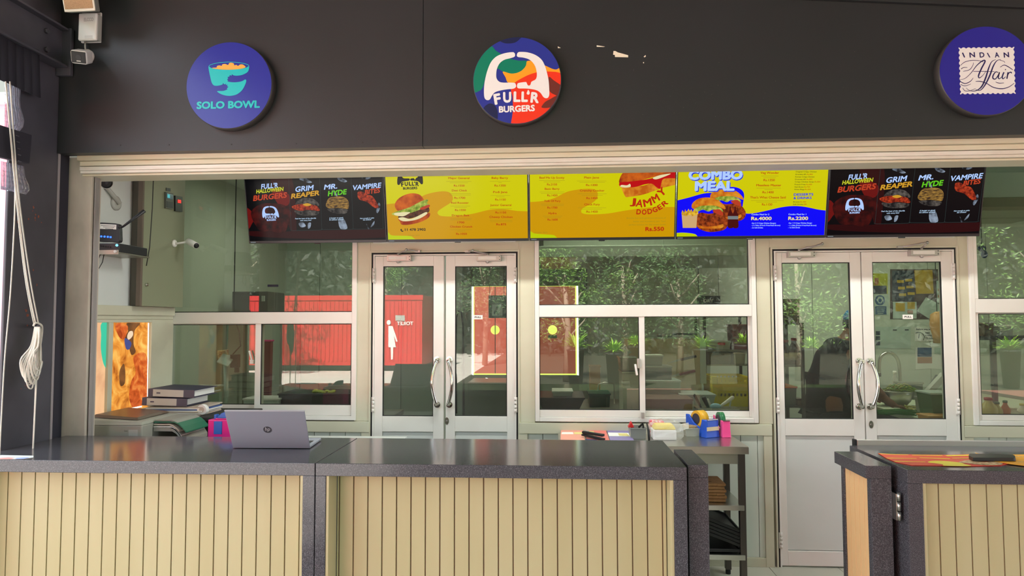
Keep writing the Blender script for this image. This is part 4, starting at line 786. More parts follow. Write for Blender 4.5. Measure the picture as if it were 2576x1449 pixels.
# menu sheets and phone on the right counter
mat('sheet_red', (222, 52, 30), .4); mat('sheet_yellow', (238, 218, 40), .4); mat('sheet_orange', (240, 166, 40), .4); mat('sheet_photo', (150, 92, 60), .5, noise=(60, .35, .65), c2=(226, 200, 150)); mat('sheet_crimson', (206, 30, 34), .4)
ZS_ = HC+.0015
def zpoly(m, pts, z, mt, n=0): 
    P = [atZ(x, y, z) for x, y in (spline(pts, n) if n else pts)]
    a = sum(P[i].x*P[(i+1) % len(P)].y-P[(i+1) % len(P)].x*P[i].y for i in range(len(P)))
    if a < 0: P.reverse()
    m.poly3(P, mt)
S, ox, oy = 6.851, 2200, 1080
t = thing('menu_sheet', 'large red and yellow printed menu sheet lying on the right counter', 'menu sheet', atZ(2380, 1160, HC))
out = [(60, 415), (300, 432), (800, 440), (1300, 445), (1760, 432), (2010, 520), (2340, 590), (2180, 632), (1700, 640), (1200, 632), (640, 625), (380, 575), (200, 500)]
m = MB(); P = [atZ(x, y, HC+.001) for x, y in Q(out)]; m.prism(P, (0, 0, .0015), 'sheet_red'); m.build('sheet', t)
m = MB()
zz = HC+.0032
for L_ in ([(60, 415), (580, 436), (590, 444), (120, 426)], [(640, 440), (1160, 446), (1180, 456), (650, 448)], [(1210, 446), (1690, 438), (1640, 456), (1260, 462)], [(200, 490), (720, 500), (735, 508), (220, 500)], [(770, 485), (1290, 500), (1310, 512), (780, 494)], [(1330, 492), (1620, 494), (1640, 503), (1350, 500)], [(330, 545), (860, 556), (890, 565), (350, 556)]): zpoly(m, Q(L_), zz, 'sheet_yellow')
zpoly(m, Q([(920, 560), (1000, 542), (1200, 545), (1460, 570), (1560, 600), (1660, 632), (1210, 630), (1180, 605), (1050, 585), (940, 575)]), zz, 'sheet_yellow', 3); m.build('printed_lines', t)
m = MB(); zpoly(m, Q([(1450, 570), (1520, 545), (1640, 528), (1760, 535), (1900, 560), (2060, 550), (2200, 580), (2180, 610), (1980, 620), (1760, 605), (1600, 585)]), zz+.0003, 'sheet_photo', 3); m.build('food_picture', t)
t = thing('menu_sheet', 'orange printed menu sheet at the right edge of the right counter', 'menu sheet', atZ(2550, 1160, HC))
m = MB(); P = [atZ(x, y, HC+.004) for x, y in Q([(1730, 405), (1860, 435), (2700, 440), (2900, 640), (2600, 632), (2330, 600), (2060, 552), (1840, 470)])]; m.prism(P, (0, 0, .0012), 'sheet_orange'); m.build('sheet', t)
m = MB()
for a, b, y in ((1880, 2290, 462), (2400, 2580, 466), (2460, 2600, 560)): m_ = [(a, y-5), (b, y-2), (b+8, y+6), (a+8, y+4)]; zpoly(m, Q(m_), HC+.0056, 'sheet_photo')
m.build('printed_lines', t)
P = [atZ(x, y, HC+.0062) for x, y in Q([(1625, 505), (1640, 470), (2380, 488), (2420, 510), (2432, 548), (2400, 550), (1700, 545)])]
m = MB(); m.prism(P, (0, 0, .013), 'dark_plastic'); m.prism([p+Vector((0, 0, .0131)) for p in P], (0, 0, .0006), 'black'); tag(m.build('card_holder', bevel=.004), 'slim dark tray lying on the menu sheets of the right counter', 'tray')

# ------------------------------------------------------------------ laptop
mat('laptop_silver', (164, 168, 182), .38, .35); mat('laptop_edge', (226, 224, 226), .3, .5); mat('laptop_logo', (112, 110, 118), .25, .6)
zl_ = HC+.013
bl, br = atZ(586, 1127, zl_-.011), atZ(780, 1128, zl_-.011); tl = at(564, 1033, 2.981); tr = tl+(br-bl); kb = atZ(808, 1102, HC+.014)
t = thing('laptop', 'open silver laptop seen from behind on the left counter', 'laptop', ((bl.x+br.x)/2, 3.12, HC))
nn = (br-bl).cross(tl-bl).normalized(); u_ = (br-bl).normalized()
m = MB(); m.hexa([bl, br, tr, tl], [p-nn*.005 for p in (bl, br, tr, tl)], 'laptop_silver'); m.build('lid', t, bevel=.002)
m = MB(); v_ = (tl-bl).normalized(); m.hexa([tl-v_*.004+nn*.0004, tr-v_*.004+nn*.0004, tr+nn*.0004, tl+nn*.0004], [p-nn*.0055 for p in (tl-v_*.004, tr-v_*.004, tr, tl)], 'laptop_edge'); m.build('lid_rim', t)
d = kb-br; d.z = 0; m = MB(); B = [bl, br, br+d, bl+d]
for p in B: p.z = HC+.003
m.prism(B, (0, 0, .012), 'laptop_silver'); kbd = m.build('keyboard_base', t, bevel=.003)
m = MB(); a0 = bl+u_*.02+d*.12; 
for i in range(14):
    for j in range(5):
        c = bl+u_*(.024+i*.0245)+d*(.15+j*.1); c.z = HC+.0158; m.obox(c, u_, d, (0, 0, 1), .0205, .018, .002, 'dark_plastic')
m.build('keys', kbd, kind='stuff')
lp = Plane(bl, u_, v_); 
if lp.n.dot(EYE-bl) < 0: lp.n = -lp.n
c = lp.hit(673, 1081, .001); r = .020
m = MB(); m.prism([c+u_*(math.cos(a)*r)+v_*(math.sin(a)*r) for a in [k*math.pi/16 for k in range(32)]], lp.n*.0003, 'laptop_logo'); m.text('hp', c+lp.n*.0007-v_*.006, u_, v_, .0215, 'laptop_edge', w=.024, bold=.0, shear=.25, align='C'); m.build('logo', t, label='round hp emblem')
# flyer on the left edge of the counter
mat('flyer_pink', (240, 170, 160), .5); mat('flyer_blue', (170, 190, 230), .5)
m = MB(); P = [atZ(x, y, HC+.001) for x, y in [(-30, 1150), (4, 1145.5), (84, 1147), (84, 1151.5), (60, 1155), (-30, 1156)]]; m.prism(P, (0, 0, .0015), 'paper'); t = tag(m.build('flyer'), 'white flyer at the left edge of the counter beside the cord end', 'flyer')
m = MB(); zpoly(m, [(0, 1152), (22, 1150.5), (36, 1152), (28, 1154.6), (0, 1155.2)], HC+.003, 'flyer_pink'); zpoly(m, [(42, 1152), (70, 1150.5), (74, 1151.5), (58, 1154.6), (38, 1154.6)], HC+.003, 'flyer_blue'); m.build('printed_patches', t)

# ------------------------------------------------------------------ left end: beam, rolled blind, cords
BX = -2.54
def X_(x, y, X=BX): return atX(x, y, X)
m = MB(); m.box(-2.588, -2.556, 2.4, 3.29, 2.955, 3.1455, 'steel_paint'); m.box(-2.588, -2.518, 2.4, 3.26, 2.944, 2.956, 'steel_paint'); m.box(-2.588, -2.518, 2.4, 3.26, 3.14, 3.151, 'steel_paint'); m.box(-2.586, -2.507, 3.265, 3.286, 2.906, 3.156, 'steel_paint')
for y, z in ((78, 0), (125, 0)):
    p = atX(115, y, -2.556); m.cyl(p, p+Vector((.014, 0, 0)), .014, 'steel_paint', 6)
o = m.build('trim_5', bevel=.002); o['kind'] = 'structure'
t = thing('roller_blind', 'black roll-up blind with crumpled clear plastic hanging by the left steel column', 'blind', (BX, 3.05, 2.25))
m = MB(); a, b, c, d = X_(97, 150), X_(101, 246), X_(-60, 180), X_(-60, 90)
P = []
for i in range(9):
    k = i/8; P.append((X_(97-157*k, 126-66*k, BX+.006*math.sin(i*1.6)), X_(101-161*k, 246-72*k, BX+.006*math.sin(i*1.6+.8))))
for i in range(8): m.add([P[i][0], P[i+1][0], P[i+1][1], P[i][1]], [(0, 1, 2, 3)], 'cloth_recess_black', True)
m.build('fabric_flap', t, solid=.006)
def sheet(m, edge, xl, amp, mt):
    """wavy sheet from the frame edge side xl to a curling right edge (pixel list)"""
    n = 8; rows = []
    for k, (x, y) in enumerate(edge):
        rows.append([X_(xl+(x-xl)*j/n, y-(n-j)*1.6, BX-.012+amp*math.sin(j*1.3+k*.5)) for j in range(n+1)])
    for k in range(len(rows)-1):
        for j in range(n): m.add([rows[k][j], rows[k][j+1], rows[k+1][j+1], rows[k+1][j]], [(0, 1, 2, 3)], mt, True)
m = MB(); sheet(m, [(52, 222), (50, 250), (52, 272), (58, 290), (61, 306), (58, 320), (46, 334)], 12, .006, 'clear_plastic'); m.build('clear_sheet', t, solid=.002, label='crumpled clear plastic')
m = MB(); sheet(m, [(60, 418), (63, 440), (66, 452), (72, 465), (74, 478), (66, 489), (40, 480)], 2, .006, 'clear_plastic'); m.build('clear_sheet', t, solid=.002, label='crumpled clear plastic')
m = MB(); q0, q1, q2, q3 = X_(-60, 300), X_(66, 340), X_(60, 412), X_(-60, 385); m.hexa([q0, q3, q2, q1], [p+Vector((.03, 0, 0)) for p in (q0, q3, q2, q1)], 'cloth_recess_black')
for k in range(5): p = X_(26+k*1.5, 342+k*16); m.obox(p+Vector((.035, 0, 0)), (0, 1, 0), (0, 0, 1), (1, 0, 0), .02, .006, .006, 'steel_paint')
m.build('bottom_bar', t, bevel=.004)
mat('cord', (232, 224, 210), .8, bump=(900, .3))
RXX = -2.48
t = thing('cord', 'bundle of white cord looped up against the left steel column with ends hanging down', 'cord', X_(92, 820, RXX))
def cordpath(pts, X=RXX, n=5):
    pts = [tuple(p)+(0,)*(3-len(p)) for p in pts]; out = []; k = len(pts)
    for i in range(k-1):
        p0, p1, p2, p3 = pts[max(i-1, 0)], pts[i], pts[i+1], pts[min(i+2, k-1)]
        for j in range(n):
            s = j/n; out.append(tuple(.5*((2*p1[a])+(-p0[a]+p2[a])*s+(2*p0[a]-5*p1[a]+4*p2[a]-p3[a])*s*s+(-p0[a]+3*p1[a]-3*p2[a]+p3[a])*s**3) for a in range(len(p1))))
    out.append(pts[-1]); return [atX(p[0], p[1], X+(p[2] if len(p) > 2 else 0)) for p in out]
m = MB(); m.tube(cordpath([(14, 205), (40, 470), (66, 690), (90, 815)]), .0035, 'cord', 6); m.tube(cordpath([(25, 205), (45, 470), (74, 690), (97, 815)]), .003, 'cord', 6); m.tube(cordpath([(14, 205, .004), (38, 470, .004), (62, 690, .004), (86, 818, .004)]), .0025, 'cord', 6); m.build('hanging_cord', t)
m = MB(); random.seed(11)
for i in range(11):
    o_ = .004*i-.02; w = random.uniform(-8, 8); bx = 62+i*3.4; by = 975-abs(i-4)*6+random.uniform(-8, 5)
    m.tube(cordpath([(88+i*1.2, 822, o_), (78+i*2+w*.3, 870, o_+.006), (bx-10, by-45, o_), (bx-6, by-8, o_), (bx+4, by, o_+.004), (bx+10, by-20, o_), (90+i*1.4+w*.3, 900, o_-.004), (94+i*.8, 826, o_)]), .0034, 'cord', 6)
m.tube(cordpath([(84, 820), (90, 812, .01), (104, 818, .012), (106, 836), (100, 880), (97, 905)]), .0045, 'cord', 6); m.build('coil', t)
m = MB(); m.tube(cordpath([(92, 850), (90, 960), (86, 1060), (82, 1146)]), .003, 'cord', 6); m.tube(cordpath([(96, 850, .003), (92, 960, .003), (87, 1060, .002), (83, 1145, 0)]), .0025, 'cord', 6); m.build('cord_end', t)
p0, p1 = X_(95, 820, CX), X_(95, 820, CX+.11); m = MB(); m.cyl(p0, p1, .006, 'steel_paint', 10); m.build('hook', t)
m = MB(); m.tube(cordpath([(38, 470), (36, 560), (26, 740), (12, 900), (3, 1060), (-2, 1160)], -2.496), .0028, 'cord', 6); tag(m.build('cord'), 'single thin cord hanging at the left edge of the photo', 'cord')

# ------------------------------------------------------------------ speaker, junction box and camera on the fascia
mat('grille_tan', (186, 146, 104), .7, noise=(400, .4, .6), c2=(160, 122, 84)); mat('cream_plastic', (236, 226, 206), .4); mat('side_grey', (170, 172, 160), .5)
t = thing('speaker', 'cream wall speaker with tan grille cut by the top edge at the left', 'speaker', at(205, 20, 3.27))
f4 = [at(164, 31, 3.096), at(241, 27, 3.096), at(222, -110, 3.008), at(140, -112, 3.008)]; b4 = [at(178, 33, FY), at(252, 30, FY), at(232, -108, FY), at(152, -110, FY)]
m = MB(); m.hexa(f4, b4, 'side_grey'); m.build('cabinet', t, bevel=.004)
nn = (f4[1]-f4[0]).cross(f4[3]-f4[0]).normalized(); ctr = sum(f4, Vector())/4
m = MB(); m.hexa([p+nn*.006 for p in f4], [p-nn*.002 for p in f4], 'cream_plastic'); m.build('front_frame', t, bevel=.003)
m = MB(); g4 = [ctr+(p-ctr)*.9 for p in f4]; m.hexa([p+nn*.009 for p in g4], [p for p in g4], 'grille_tan'); m.build('grille', t)
t = thing('junction_box', 'white plastic junction box under the speaker with faded lettering', 'junction box', at(226, 70, FY))
m = MB(); a, b = at(207, 110, FY), at(258, 33, FY); m.box(a.x, b.x, FY-.012, FY, a.z, b.z, 'white_plastic'); m.build('back_plate', t, bevel=.004)
m = MB(); a, b = at(204, 103, 3.26), at(252, 37, 3.26); m.box(a.x+.004, b.x-.002, 3.25, FY-.012, a.z, b.z, 'grey_plastic'); m.build('body', t, bevel=.004)
m = MB(); a, b = at(201, 105, 3.25), at(249, 35, 3.25); m.box(a.x, b.x, 3.232, 3.25, a.z, b.z, 'white_plastic'); m.build('cover', t, bevel=.008, seg=3)
jp = yplane(3.232); mat('faded', (196, 188, 186), .6)
m = MB(); m.ptext('ELCCO', (211, 54), (235, 53), 9, jp, 'faded', bold=.04)
for y in (90, 93, 96): m.ppoly([(213, y), (233, y-.5), (233, y+.6), (213, y+1)], jp, 'faded', .001)
m.build('lettering', t)
def bullet(name, label, base, bn, tip, tail, r, mt, dark='black', flat=1.0):
    """bullet camera: base disc at `base` with normal bn, body from tail to tip"""
    t = thing(name, label, 'security camera', base); base, tip, tail = Vector(base), Vector(tip), Vector(tail); ax = (tip-tail).normalized()
    m = MB(); m.lathe([(r*1.25, 0), (r*1.25, .010), (r*.9, .016)], base, mt, bn, 24); m.tube([base+Vector(bn)*.012, base+Vector(bn)*.03, tail+ax*.02], r*.35, mt, 10); m.build('bracket', t)
    m = MB(); m.lathe([(r*.8, 0), (r*.97, .008), (r, .03), (r, (tip-tail).length)], tail, mt, ax, 24); m.build('body', t)
    m = MB(); m.lathe([(r*.9, 0), (r*.9, .002), (r*.5, .004)], tip, dark, ax, 24); m.lathe([(r*.3, .003), (r*.22, .007)], tip, 'dark_plastic', ax, 16); m.build('lens', t)
    return t
base = at(221, 143, FY); t = thing('security_camera', 'white security camera on the dark fascia below the junction box', 'security camera', base)
m = MB(); m.lathe([(.037, 0), (.037, .012), (.030, .02)], base, 'white_plastic', (0, -1, 0), 28); tp, ta = at(198, 144, 3.14), at(214, 141, 3.25); ax = (tp-ta).normalized(); m.tube([base-Vector((0, .015, 0)), ta], .012, 'white_plastic', 12); m.cyl(base+Vector((.022, -.016, .014)), base+Vector((.022, -.0205, .014)), .004, 'black', 8); m.build('bracket', t)
sd = ax.cross(Vector((0, 0, 1))).normalized(); up = sd.cross(ax)
m = MB(); m.obox((tp+ta)/2, sd, up, ax, .072, .066, (tp-ta).length, 'white_plastic', 1.0); m.build('housing', t, bevel=.012, seg=4)
m = MB(); m.obox(tp+ax*.002, sd, up, ax, .062, .054, .006, 'black'); fp2 = m.build('front_glass', t, bevel=.010, seg=4); m = MB(); m.obox(tp+ax*.006-up*.018, sd, up, ax, .018, .007, .002, 'grey_plastic'); m.cyl(tp+ax*.004, tp+ax*.0065, .012, 'dark_plastic', 16); m.build('lens', fp2)
m = MB(); m.tube([at(214, 106, FY-.02), at(214, 118, FY-.03), at(216, 132, FY-.02)], .004, 'grey_plastic', 8); m.build('cable', t)

# ------------------------------------------------------------------ corner above the left sill: cabinet, camera, router shelf
t = thing('control_cabinet', 'tall olive control cabinet with two display panels above the left sill', 'cabinet', (-2.65, 4.3, 1.72))
fY, xR = 4.09, at(356, 600, 4.09).x; z0, z1 = at(352, 773, fY).z+.012, 2.9; xLc = PX+.004
m = MB(); m.box(xLc, xR-.012, fY+.02, WY-.02, z0, z1, 'olive_in_shade'); m.build('carcass', t, bevel=.002)
m = MB(); m.box(xR-.012, xR, fY+.002, WY-.02, z0-.004, z1, 'olive_box'); m.build('side_door', t, bevel=.002)
m = MB(); m.box(xR-.03, xR+.001, fY, fY+.02, z0-.004, z1, 'brown_trim'); m.build('edge_trim', t, bevel=.002)
cpn = Plane((xR, 0, 0), (0, 1, 0), (0, 0, 1)); mat('lcd', (16, 30, 36), .2, emit=(20, 60, 70), estr=.6); mat('lcd_cyan', (30, 120, 130), .3, emit=(40, 140, 150)); mat('lcd_red', (160, 20, 20), .3, emit=(230, 20, 20)); mat('panel_grey', (96, 100, 92), .5)
S, ox, oy = 3.68, 220, 430
def side(m, pts, mt, d): 
    P = [atX(x, y, xR) for x, y in Q(pts)]; m.prism(P, (d, 0, 0), mt)
m = MB(); side(m, [(710, 195), (780, 210), (780, 355), (710, 345)], 'panel_grey', .012); side(m, [(718, 205), (776, 220), (776, 268), (718, 256)], 'lcd', .014); side(m, [(722, 215), (745, 219), (745, 252), (722, 247)], 'lcd_cyan', .0145); side(m, [(718, 280), (774, 288), (774, 345), (718, 336)], 'dark_plastic', .014); m.build('control_display', t, label='grey panel with a cyan display')
m = MB(); side(m, [(800, 228), (865, 240), (865, 380), (800, 372)], 'dark_plastic', .012); side(m, [(820, 265), (850, 270), (850, 300), (820, 295)], 'lcd_red', .0135); m.build('control_display', t, label='dark panel with red digits')
m = MB(); side(m, [(725, 155), (765, 162), (765, 190), (725, 184)], 'dark_plastic', .004); m.build('name_plate', t)
p = atX(367, 716, xR); m = MB(); m.cyl(p, p+Vector((.012, 0, 0)), .011, 'chrome', 14); m.cyl(p+Vector((.012, 0, 0)), p+Vector((.016, 0, 0)), .006, 'steel_dull', 10); m.build('lock', t)
m = MB(); m.tube([(xLc+.16, fY-.006, 2.949), (xLc+.155, fY-.012, 2.35), (xLc+.14, fY-.006, 2.1), (xLc+.13, fY-.02, 1.98)], .003, 'cable', 6); tag(m.build('cable'), 'thin dark cable running down the cabinet front to the router', 'cable')
bullet('security_camera', 'grey bullet security camera high in the left corner behind the shutter box', (PX, 3.95, 2.36), (1, 0, 0), at(268, 460, 3.72), at(246, 446, 3.8), .036, 'grey_plastic')
bullet('security_camera', 'white bullet security camera beside the tall cabinet against the window glass', (xR, 4.45, at(478, 612, 4.45).z+.0), (1, 0, 0), at(494, 618, 4.42), at(472, 606, 4.48), .021, 'white_plastic')
# shelf with the recorder and the router
sy0, sy1 = 3.72, 4.02; zsh = at(270, 634, sy0).z; xs1 = at(299, 630, sy0).x
t = thing('wall_shelf', 'small metal wall shelf carrying the router in the left corner', 'shelf', (PX+.1, 3.87, zsh))
m = MB(); m.box(PX, xs1, sy0, sy1, zsh-.008, zsh, 'steel_dull'); m.box(PX, xs1, sy0-.004, sy0, zsh-.014, zsh+.012, 'steel_dull'); m.build('board', t, bevel=.001)
for x in (at(246, 632, sy0).x, at(292, 634, sy0).x): m = MB(); m.cyl((x, sy0-.004, zsh+.002), (x, sy0-.012, zsh+.002), .008, 'white_plastic', 12); m.build('bolt', t)
zr = at(270, 610, sy0).z
t = thing('recorder', 'flat black recorder box on the wall shelf under the router', 'recorder', (PX+.1, 3.85, zsh))
m = MB(); m.box(PX+.03, xs1-.004, sy0+.006, sy1-.02, zsh+.001, zr-.004, 'dark_plastic'); m.build('body', t, bevel=.004)
mat('led_blue', (20, 60, 255), .3, emit=(40, 90, 255), estr=3); mat('led_cyan', (60, 190, 255), .3, emit=(90, 200, 255), estr=3)
m = MB(); p = at(294, 617, sy0+.004); m.ball(p, .007, 'led_cyan'); m.build('status_light', t)
m = MB(); 
for k in range(6): q = at(246+k*6, 618+k*.8, sy0+.005); m.box(q.x-.006, q.x+.006, sy0+.002, sy0+.007, q.z-.004, q.z+.004, 'black')
m.build('buttons', t)
t = thing('router', 'black wireless router with white label, blue lights and one long antenna', 'router', (PX+.1, 3.8, zr))
rp = Plane(at(242, 611, 3.76), (1, 0, 0), (0, .12, 1)); S, ox, oy = 3.68, 220, 430
P = [rp.hit(x, y) for x, y in spline(Q([(86, 500), (105, 478), (190, 480), (275, 488), (292, 510), (297, 590), (290, 660), (200, 655), (84, 640)]), 3)]
m = MB(); m.prism(P, (0, .03, 0), 'dark_plastic') if False else m.prism(P, (0, .03, 0), 'dark_plastic'); m.build('body', t, bevel=.003)
m = MB(); m.ppoly(Q([(116, 490), (268, 498), (266, 542), (114, 536)]), rp, 'paper', .0012); m.build('label_sticker', t)
m = MB()
for x, y in ((128, 606), (158, 608), (188, 610), (214, 613)): m.ppoly(spline(Q([(x-8, y-7), (x+8, y-7), (x+8, y+7), (x-8, y+7)]), 2), rp, 'led_blue', .0012)
m.build('status_lights', t)
m = MB()
for i, (y, c) in enumerate(((502, 'ink'), (516, 'ink'), (530, 'ink'))): m.ppoly(Q([(124+i*20, y), (258-i*10, y+6), (258-i*10, y+11), (124+i*20, y+5)]), rp, 'panel_grey', .002)
m.build('label_print', t)
pa, pb_, pc = at(298, 572, 3.77), at(308, 571, 3.77), at(364, 530, 3.80)
m = MB(); m.tube([pa, pb_], .006, 'dark_plastic', 8); m.tube([pb_, pb_+(pc-pb_)*.2, pc], [.006, .007, .011], 'dark_plastic', 10); m.build('antenna', t)
m = MB(); m.tube([(PX+.07, sy0+.01, zsh-.008), (PX+.055, sy0, zsh-.07), (PX+.075, sy0-.01, zsh-.1), (PX+.09, sy0, zsh-.06), (PX+.085, sy0+.02, zsh-.008)], .0025, 'cable', 6); tag(m.build('cable'), 'short dark cable loop hanging under the wall shelf', 'cable')
# backlit food posters in the partition
def poster(label, y0, y1, nm):
    t = thing('light_poster', label, 'poster', (PX, (y0+y1)/2, zl), None)
    m = MB(); m.box(PX-.019, PX-.006, y0, y1, zl, zh, nm); m.build('printed_panel', t); return t
def foodmat(name, c1, c2, c3, sc, strength):
    m = bpy.data.materials.new(name); m.use_nodes = True; N, L = m.node_tree.nodes, m.node_tree.links; b = N['Principled BSDF']; b.inputs['Roughness'].default_value = .25; b.inputs['Base Color'].default_value = (0, 0, 0, 1)
    tc = N.new('ShaderNodeTexCoord'); n1 = N.new('ShaderNodeTexNoise'); n1.inputs['Scale'].default_value = sc; n1.inputs['Detail'].default_value = 6; n1.inputs['Distortion'].default_value = 1.2
    r = N.new('ShaderNodeValToRGB'); e = r.color_ramp.elements; e[0].position = .3; e[0].color = lin(c1)+(1,); e[1].position = .7; e[1].color = lin(c3)+(1,); x = e.new(.5); x.color = lin(c2)+(1,)
    L.new(tc.outputs['Object'], n1.inputs['Vector']); L.new(n1.outputs['Fac'], r.inputs['Fac']); L.new(r.outputs['Color'], b.inputs['Emission Color']); b.inputs['Emission Strength'].default_value = strength; MATS[name] = m
foodmat('poster_skin', (206, 150, 112), (226, 178, 132), (232, 192, 150), 3, 1.0); foodmat('poster_dark', (60, 40, 24), (104, 66, 36), (150, 96, 50), 6, 1.0); foodmat('poster_batter', (150, 72, 20), (220, 140, 52), (240, 190, 96), 9, 1.0); foodmat('poster_sauce', (150, 56, 18), (200, 90, 36), (224, 140, 66), 14, 1.0)
mat('poster_teal', (0, 0, 0), .3, emit=(54, 186, 150)); mat('poster_navy', (0, 0, 0), .3, emit=(60, 72, 130)); mat('poster_glow', (255, 255, 255), .3, emit=(255, 252, 240), estr=1.3); mat('poster_pale', (0, 0, 0), .3, emit=(226, 200, 170))
fpn = Plane((PX-.005, 0, 0), (0, 1, 0), (0, 0, 1)); S, ox, oy = 3.623, 220, 760
t = poster('narrow backlit poster with a bare arm and teal shape, left in the partition', yA, yM0, 'poster_skin'); w = [(150, 180), (180, 184), (172, 1040), (-400, 1040), (-400, 184)]
m = MB(); pclip(m, Q([(125, 200), (200, 180), (200, 640), (165, 600), (140, 540), (122, 420), (125, 300)]), Q([(60, 184), (181, 184), (174, 1010), (60, 1010)]), fpn, 'poster_teal', .001); m.build('teal_shape', t)
t = poster('wide backlit poster of golden fried chicken beside the binders', yM1, yB, 'poster_batter'); win = Q([(229, 186), (562, 190), (548, 940), (215, 1005)])
m = MB()
pclip(m, Q([(360, 190), (480, 190), (430, 260), (420, 380), (440, 450), (400, 480), (370, 380), (340, 330), (370, 260)]), win, fpn, 'poster_dark', .001)
pclip(m, Q([(330, 560), (290, 640), (300, 760), (340, 740), (345, 640)]), win, fpn, 'poster_dark', .0012); pclip(m, Q([(440, 520), (500, 530), (490, 600), (520, 640), (470, 640), (440, 590)]), win, fpn, 'poster_dark', .0012)
m.build('dark_gaps', t)
m = MB(); pclip(m, Q([(260, 200), (330, 195), (370, 230), (340, 330), (300, 330), (262, 260)]), win, fpn, 'poster_sauce', .0014); pclip(m, Q([(420, 500), (530, 470), (560, 700), (545, 900), (420, 960), (380, 860), (400, 720), (440, 640)]), win, fpn, 'poster_sauce', .0014); m.build('sauced_pieces', t)
m = MB(); pclip(m, Q([(340, 330), (400, 370), (380, 430), (350, 420)]), win, fpn, 'poster_navy', .0016); m.build('navy_shape', t)
m = MB(); pclip(m, Q([(362, 310), (380, 270), (410, 265), (415, 300), (390, 335), (370, 340)]), win, fpn, 'poster_pale', .0017); m.build('pale_piece', t)
m = MB(); pclip(m, Q([(215, 1012), (215, 1000), (495, 944), (495, 958)]), Q([(215, 900), (560, 900), (560, 1020), (210, 1020)]), fpn, 'poster_glow', .0016, 0); pclip(m, Q([(552, 190), (562, 190), (548, 940), (542, 942)]), win, fpn, 'poster_glow', .0018, 0); m.build('light_leak', t, label='bright line of light at the panel edge')

# ------------------------------------------------------------------ desk behind the left counter
DZ = .85
t = thing('desk', 'low white desk behind the left counter carrying the printer and files', 'desk', (-1.9, 3.9, 0))
m = MB(); m.box(-2.69, -1.0, 3.5, 4.5, DZ-.03, DZ, 'panel_white'); m.build('desktop', t, bevel=.002)
for x in (-2.65, -1.05):
    for y in (3.53, 4.45): m = MB(); m.box(x-.02, x+.02, y-.02, y+.02, 0, DZ-.03, 'steel_dull'); m.build('leg', t)
mat('printer_grey', (156, 155, 143), .5); mat('printer_brown', (92, 74, 62), .3)
px0, px1 = at(205, 1070, 3.56).x, at(357, 1070, 3.56).x; zt = at(300, 1060, 3.56).z
t = thing('printer', 'small grey printer with a dark brown lid at the left end of the desk', 'printer', ((px0+px1)/2, 3.7, DZ))
m = MB(); m.box(px0, px1, 3.56, 3.95, DZ, zt-.02, 'printer_grey'); q = [(px0, 3.56, zt-.02), (px1, 3.56, zt-.02), (px1, 3.95, zt-.02), (px0, 3.95, zt-.02)]; q2 = [(px0+.02, 3.58, zt+.012), (px1-.012, 3.58, zt-.004), (px1-.012, 3.93, zt-.004), (px0+.02, 3.93, zt+.012)]
m.add(q+q2, [(4, 5, 6, 7), (0, 1, 5, 4), (1, 2, 6, 5), (2, 3, 7, 6), (3, 0, 4, 7)], 'printer_grey'); m.build('body', t, bevel=.008)
m = MB(); m.hexa([(px0+.025, 3.6, zt+.013), (px1-.05, 3.6, zt+.0), (px1-.05, 3.92, zt+.002), (px0+.025, 3.92, zt+.016)], [(px0+.035, 3.62, zt+.03), (px1-.07, 3.62, zt+.012), (px1-.07, 3.9, zt+.014), (px0+.035, 3.9, zt+.032)][::1], 'printer_brown'); m.build('lid', t, bevel=.006)
m = MB(); m.box(px1-.075, px1-.022, 3.5585, 3.562, DZ+.06, zt-.045, 'grey_plastic'); m.build('tray_cover', t, bevel=.002)
m = MB(); m.text('Canon', at(312, 1086, 3.558), (1, 0, 0), (0, 0, 1), .009, 'panel_grey', w=.02, bold=.03); m.build('badge', t)
mat('box_black', (44, 42, 40), .6)
bx0, bx1, by, bz = at(362, 1070, 3.95).x, at(585, 1070, 3.95).x, 3.95, at(440, 1048, 3.95).z
t = thing('storage_box', 'black storage box on the desk under the paper pile', 'box', ((bx0+bx1)/2, 4.1, DZ))
m = MB(); m.box(bx0, bx1, by, by+.4, DZ, bz-.03, 'box_black'); m.build('body', t, bevel=.006); m = MB(); m.box(bx0-.006, bx1+.006, by-.006, by+.406, bz-.029, bz, 'box_black'); m.build('lid', t, bevel=.006)
m = MB(); a, b = at(452, 1085, by), at(484, 1071, by); m.box(a.x, b.x, by-.0015, by, a.z, b.z, 'paper'); 
for k in range(3): m.box(a.x+.004, b.x-.006, by-.002, by-.001, a.z+.006+k*.008, a.z+.0075+k*.008, 'panel_grey')
m.build('label_sticker', t)
